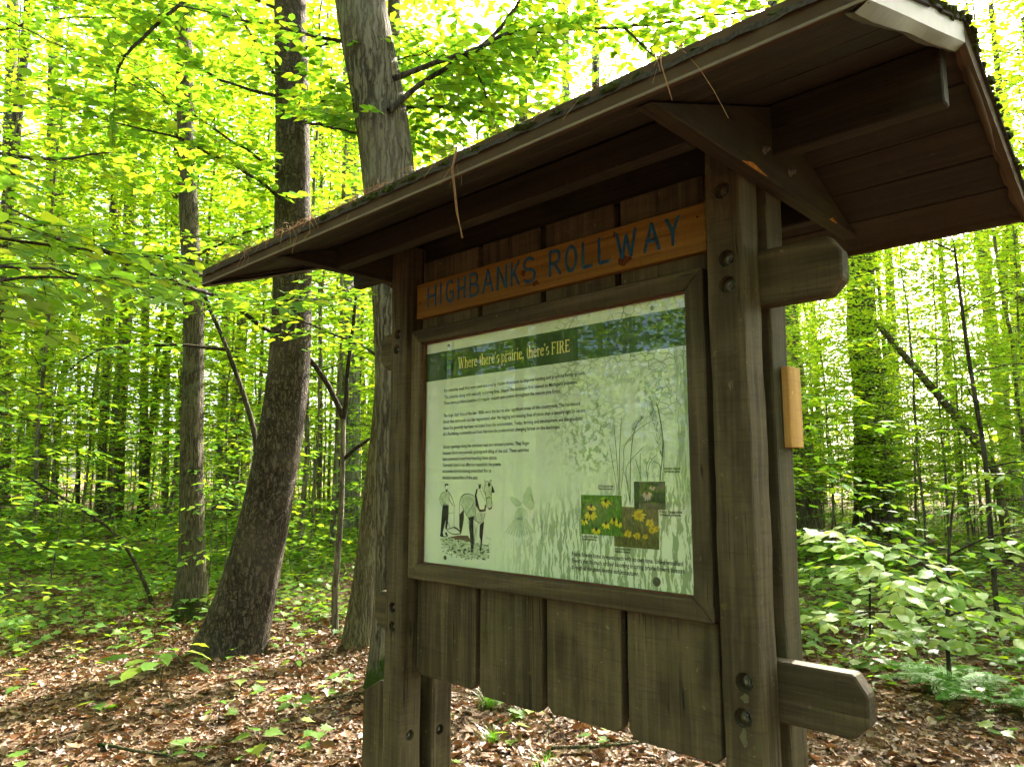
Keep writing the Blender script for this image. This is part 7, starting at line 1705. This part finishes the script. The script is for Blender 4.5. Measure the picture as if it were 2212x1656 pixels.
def litter():
    for part, (n, rmax, tm) in enumerate(((52000, 9.5, DRYT[0]), (34000, 13, DRYT[1]), (24000, 8.5, None))):
        rr = 2.2 + (rmax - 2.2) * rng.random(n) ** .75
        th = rng.uniform(-1.15, 1.15, n)
        P2 = C2[None] + rr[:, None] * (np.cos(th)[:, None] * FH[None] + np.sin(th)[:, None] * RH[None])
        z = ground_z(P2[:, 0], P2[:, 1]) + rng.uniform(.002, .022, n)
        a = rng.uniform(0, 6.283, n)
        D = np.stack([np.cos(a), np.sin(a), rng.normal(0, .18, n)], 1)
        N = rng.normal(0, .38, (n, 3)); N[:, 2] += 1
        S = .022 + .075 * rng.random(n) ** 2.2
        tmpl = tm or oak_leaf(.45)
        me = leaves_mesh('leaf_litter', np.c_[P2, z], D, N, S, LITTER, tmpl)
        if part == 0:
            o = mk('leaf_litter', me)
            tag(o, 'carpet of dry brown fallen leaves on the forest floor', 'leaf litter', kind='stuff')
        else:
            mk('loose_leaves', me, o)
    n = 16000
    rr = 2.4 + 6.5 * rng.random(n) ** .8
    th = rng.uniform(-1.1, 1.1, n)
    P2 = C2[None] + rr[:, None] * (np.cos(th)[:, None] * FH[None] + np.sin(th)[:, None] * RH[None])
    z = ground_z(P2[:, 0], P2[:, 1]) + rng.uniform(.006, .026, n)
    a = rng.uniform(0, 6.283, n)
    D = np.stack([np.cos(a), np.sin(a), rng.normal(0, .12, n)], 1)
    N = rng.normal(0, .2, (n, 3)); N[:, 2] += 1
    tm = (LEAF_FAR[0] * np.array([1, .045, .3]), LEAF_FAR[1])
    mk('pine_needles', leaves_mesh('pine_needles', np.c_[P2, z], D, N, rng.uniform(.05, .11, n), NEEDLE, tm), o)
    return o
LIT = litter()
# the nearest fallen leaves one by one
DRYM = [np_mesh('fallen_leaf', V, F, None, LITTER_ONE) for V, F in DRYT + [oak_leaf(.35), oak_leaf(-.3), oak_leaf(.6)] + [maple_leaf(.3, -.2)]]
k = 0
while k < 300:
    r = random.uniform(3.7, 6.2)
    th = random.choice([random.uniform(-.64, -.12), random.uniform(-.64, -.12), random.uniform(-.08, .18), random.uniform(.36, .62)])
    p = polar(r, th)
    if random.random() > (4.3 / r) ** 3: continue
    s = random.uniform(.06, .115)
    a = random.uniform(0, 6.283)
    place_leaf((p[0], p[1], gz(*p) + .026), (math.cos(a), math.sin(a), random.gauss(0, .12)), (random.gauss(0, .22), random.gauss(0, .22), 1), s, random.choice(DRYM), GR, 'fallen_leaf')
    k += 1

# twigs lying on the leaves
def twig_thing(x, y, a, L, r, label):
    t = Tubes()
    n = 6
    pts = [(math.cos(a) * L * (s - .5) + random.gauss(0, .012), math.sin(a) * L * (s - .5) + random.gauss(0, .012), .03 + random.uniform(0, .012)) for s in np.linspace(0, 1, n)]
    t.add(pts, np.linspace(r, r * .5, n), 6)
    if L > .3:
        b_ = np.array(pts[3]); t.add([b_, b_ + np.array([math.cos(a + .7), math.sin(a + .7), .05]) * L * .25], [r * .5, r * .25], 5)
    o = mk('fallen_twig', t.mesh('fallen_twig', BARK_OLIVE), None, (x, y, gz(x, y)))
    tag(o, label, 'twig', 'twigs lying on the leaf litter')
for r_, t_, a_, L_, lab in ((4.6, -.45, .4, .6, 'long dry twig on the litter at the lower left'), (5.3, -.2, 1.2, .35, 'short dry twig in front of the leaning pine'), (4.5, .05, 2.2, .45, 'dry twig seen below the middle planks'),
                            (4.25, .12, .9, .6, 'thick dry stick seen below the right planks'), (4.9, -.01, 2.7, .3, 'small dry twig beside the grass tuft'), (4.3, .47, 2.4, .5, 'dry twig below the clipped rail end at right'),
                            (7.0, -.42, 2.9, .9, 'long fallen branch among the seedlings at left'), (4.35, -.30, 2.6, .4, 'dry twig on the litter between pine and footing board')):
    p = polar(r_, t_)
    twig_thing(p[0], p[1], a_, L_, .007 if L_ < .55 else .011, lab)

# ---- plants one can tell apart
def seedling(px, py, h, n, s, label, mat=LEAF_ONE, maple=False, spread=.25, name='tree_seedling'):
    z = gz(px, py)
    root = empty(name, (px, py, z), label, 'seedling')
    t = Tubes()
    t.add([(0, 0, -.02), (.01, .005, h * .5), (.0, .01, h)], [.004, .003, .002], 6)
    st = mk('stem', t.mesh('stem', TWIG), root, (px, py, z))
    ms = leaf_meshes(mat) if not maple else [MAPLE_ME]
    for i in range(n):
        a = i * 2.4 + random.uniform(-.3, .3)
        d = np.array([math.cos(a), math.sin(a), random.uniform(-.2, .05)])
        q = np.array([px, py, z + h - .02 * (i % 3)])
        rr = spread * math.sqrt((i + .5) / n)
        place_leaf(q + d * rr, d, (random.gauss(0, .12), random.gauss(0, .12), 1), s * random.uniform(.75, 1.15), random.choice(ms), root)
MAPLE_ME = np_mesh('leaf', MAPLE[0], MAPLE[1], None, LEAF_ONE)
seedling(-3.40, .60, .30, 11, .19, 'broad leaved seedling with big flat green leaves in the left foreground', spread=.26)
seedling(-3.62, .45, .16, 6, .10, 'small pale seedling left of the broad leaved one', maple=True, spread=.12)
seedling(-3.02, 1.00, .18, 7, .085, 'little maple seedling in front of the leaning pine', maple=True, spread=.1)
seedling(-2.537, .625, .14, 5, .07, 'upright pale green sprout on the litter left of the kiosk', spread=.05)
seedling(-2.25, .25, .05, 4, .10, 'flat single maple sprout at the bottom left of centre', maple=True, spread=.04)
seedling(-3.25, 1.55, .16, 8, .085, 'bluish leaved seedling at the right foot of the leaning pine', spread=.11)
seedling(-2.55, 1.45, .10, 6, .09, 'low seedling with yellowing leaf beside the left footing board', maple=True, spread=.08)

def fern(px, py, n, L, label):
    z = gz(px, py)
    root = empty('fern', (px, py, z), label, 'fern')
    for i in range(n):
        a = i * 6.283 / n + random.uniform(-.3, .3)
        Lf = L * random.uniform(.7, 1.1)
        P, D, N, S = [], [], [], []
        t = Tubes()
        m = 22
        pts = []
        for k in range(m + 1):
            s = k / m
            hh = Lf * (.62 * s - .42 * s * s)
            rr = Lf * (.8 * s)
            pts.append(np.array([math.cos(a) * rr, math.sin(a) * rr, hh]))
        t.add(pts, np.linspace(.003, .001, m + 1), 4)
        for k in range(4, m + 1):
            s = k / m
            wd = Lf * .30 * math.sin(min(1, (1 - s) * 1.25 + .06) * 1.57) * (.6 if k < 7 else 1)
            d = pts[k] - pts[k - 1]
            d /= np.linalg.norm(d)
            for sg in (1, -1):
                pd = rotz(d, sg * 1.15)
                pd[2] = d[2] * .4 - .12
                nn = max(3, int(wd / .018))
                for j in range(nn):
                    q = pts[k] + pd * wd * (j / nn)
                    ll = .028 * (1 - j / nn) + .010
                    for s2 in (1, -1):
                        P.append(q); D.append(rotz(pd, s2 * 1.0)); N.append((random.gauss(0, .15), random.gauss(0, .15), 1)); S.append(ll)
        fr = mk('frond', t.mesh('frond', FERN), root, (px, py, z))
        mk('leaflets', leaves_mesh('leaflets', P, D, N, S, FERN, LEAF_FAR), fr, (px, py, z))
fern(.83, 4.30, 7, .75, 'feathery green fern at the lower right edge')
fern(.45, 4.62, 6, .55, 'smaller fern beside the stem of the sunlit sapling')
fern(1.12, 5.6, 6, .65, 'fern half hidden behind the sunlit sapling at right')
fern(-.05, 4.1, 4, .35, 'little fern frond next to the clipped crosspiece end')

def grass_tuft(px, py, n, h, label):
    z = gz(px, py)
    P, D, N, S = [], [], [], []
    V, F = [], []
    for i in range(n):
        a = random.uniform(0, 6.283); r0 = abs(random.gauss(0, .04))
        b0 = np.array([px + r0 * math.cos(a), py + r0 * math.sin(a), z])
        L = h * random.uniform(.6, 1.2); ln = random.uniform(.3, .9)
        aw = a + 1.57
        wd = np.array([math.cos(aw), math.sin(aw), 0]) * .0022
        o = len(V)
        for k in range(4):
            s = k / 3
            c = b0 + np.array([math.cos(a) * ln * L * s * s, math.sin(a) * ln * L * s * s, L * (s - .35 * ln * s * s)])
            V += [c - wd * (1 - s * .8), c + wd * (1 - s * .8)]
        for k in range(3):
            F.append((o + 2 * k, o + 2 * k + 1, o + 2 * k + 3, o + 2 * k + 2))
    me = np_mesh('grass_tuft', np.array(V) - np.array([px, py, z]), None, F, GRASSM, np.repeat(rng.random(n), 3))
    o = mk('grass_tuft', me, None, (px, py, z))
    tag(o, label, 'grass')
grass_tuft(-1.55, 2.0, 130, .16, 'tuft of bright green grass seen below the left planks')
grass_tuft(-1.05, 1.55, 90, .09, 'sparse yellowing grass patch below the middle planks')
grass_tuft(-.62, 1.50, 50, .07, 'thin grass patch on the litter below the kiosk, nearest the camera')
# ------------------------------------------------------------------ sun flecks: leave out the few look-alike trees that stand between the sun and these spots
def sun_gaps(spots, most):
    bpy.context.view_layer.update()
    dg = bpy.context.evaluated_depsgraph_get()
    gone = set()
    for x, y, rad in spots:
        hits = {}
        for k in range(12):
            a, r = k * 2.4, rad * math.sqrt((k + .5) / 12)
            o = Vector((x + r * math.cos(a), y + r * math.sin(a), gz(x, y) + .06))
            for _ in range(40):
                ok, loc, nrm, idx, ob, mx = scene.ray_cast(dg, o + sdir * .01, sdir)
                if not ok: break
                rt = ob.original
                while rt.parent: rt = rt.parent
                if rt.name.startswith(('forest_tree', 'understory_tree', 'leafy_sapling')): hits[rt.name] = hits.get(rt.name, 0) + 1
                o = loc
        gone |= set(sorted(hits, key=lambda k_: -hits[k_])[:most])
    for nm in gone:
        rt = bpy.data.objects[nm]
        for ch in list(rt.children):
            bpy.data.objects.remove(ch)
        bpy.data.objects.remove(rt)
    return len(gone)
print('left out', sun_gaps([(-4.28, .07, .3), (-2.3, 1.0, .2), (-.67, 1.32, .3), (.5, 4.9, .3)], 8))
print('objects', len(bpy.data.objects), 'tris', sum(len(m.loops) - 2 * len(m.polygons) for m in bpy.data.meshes))
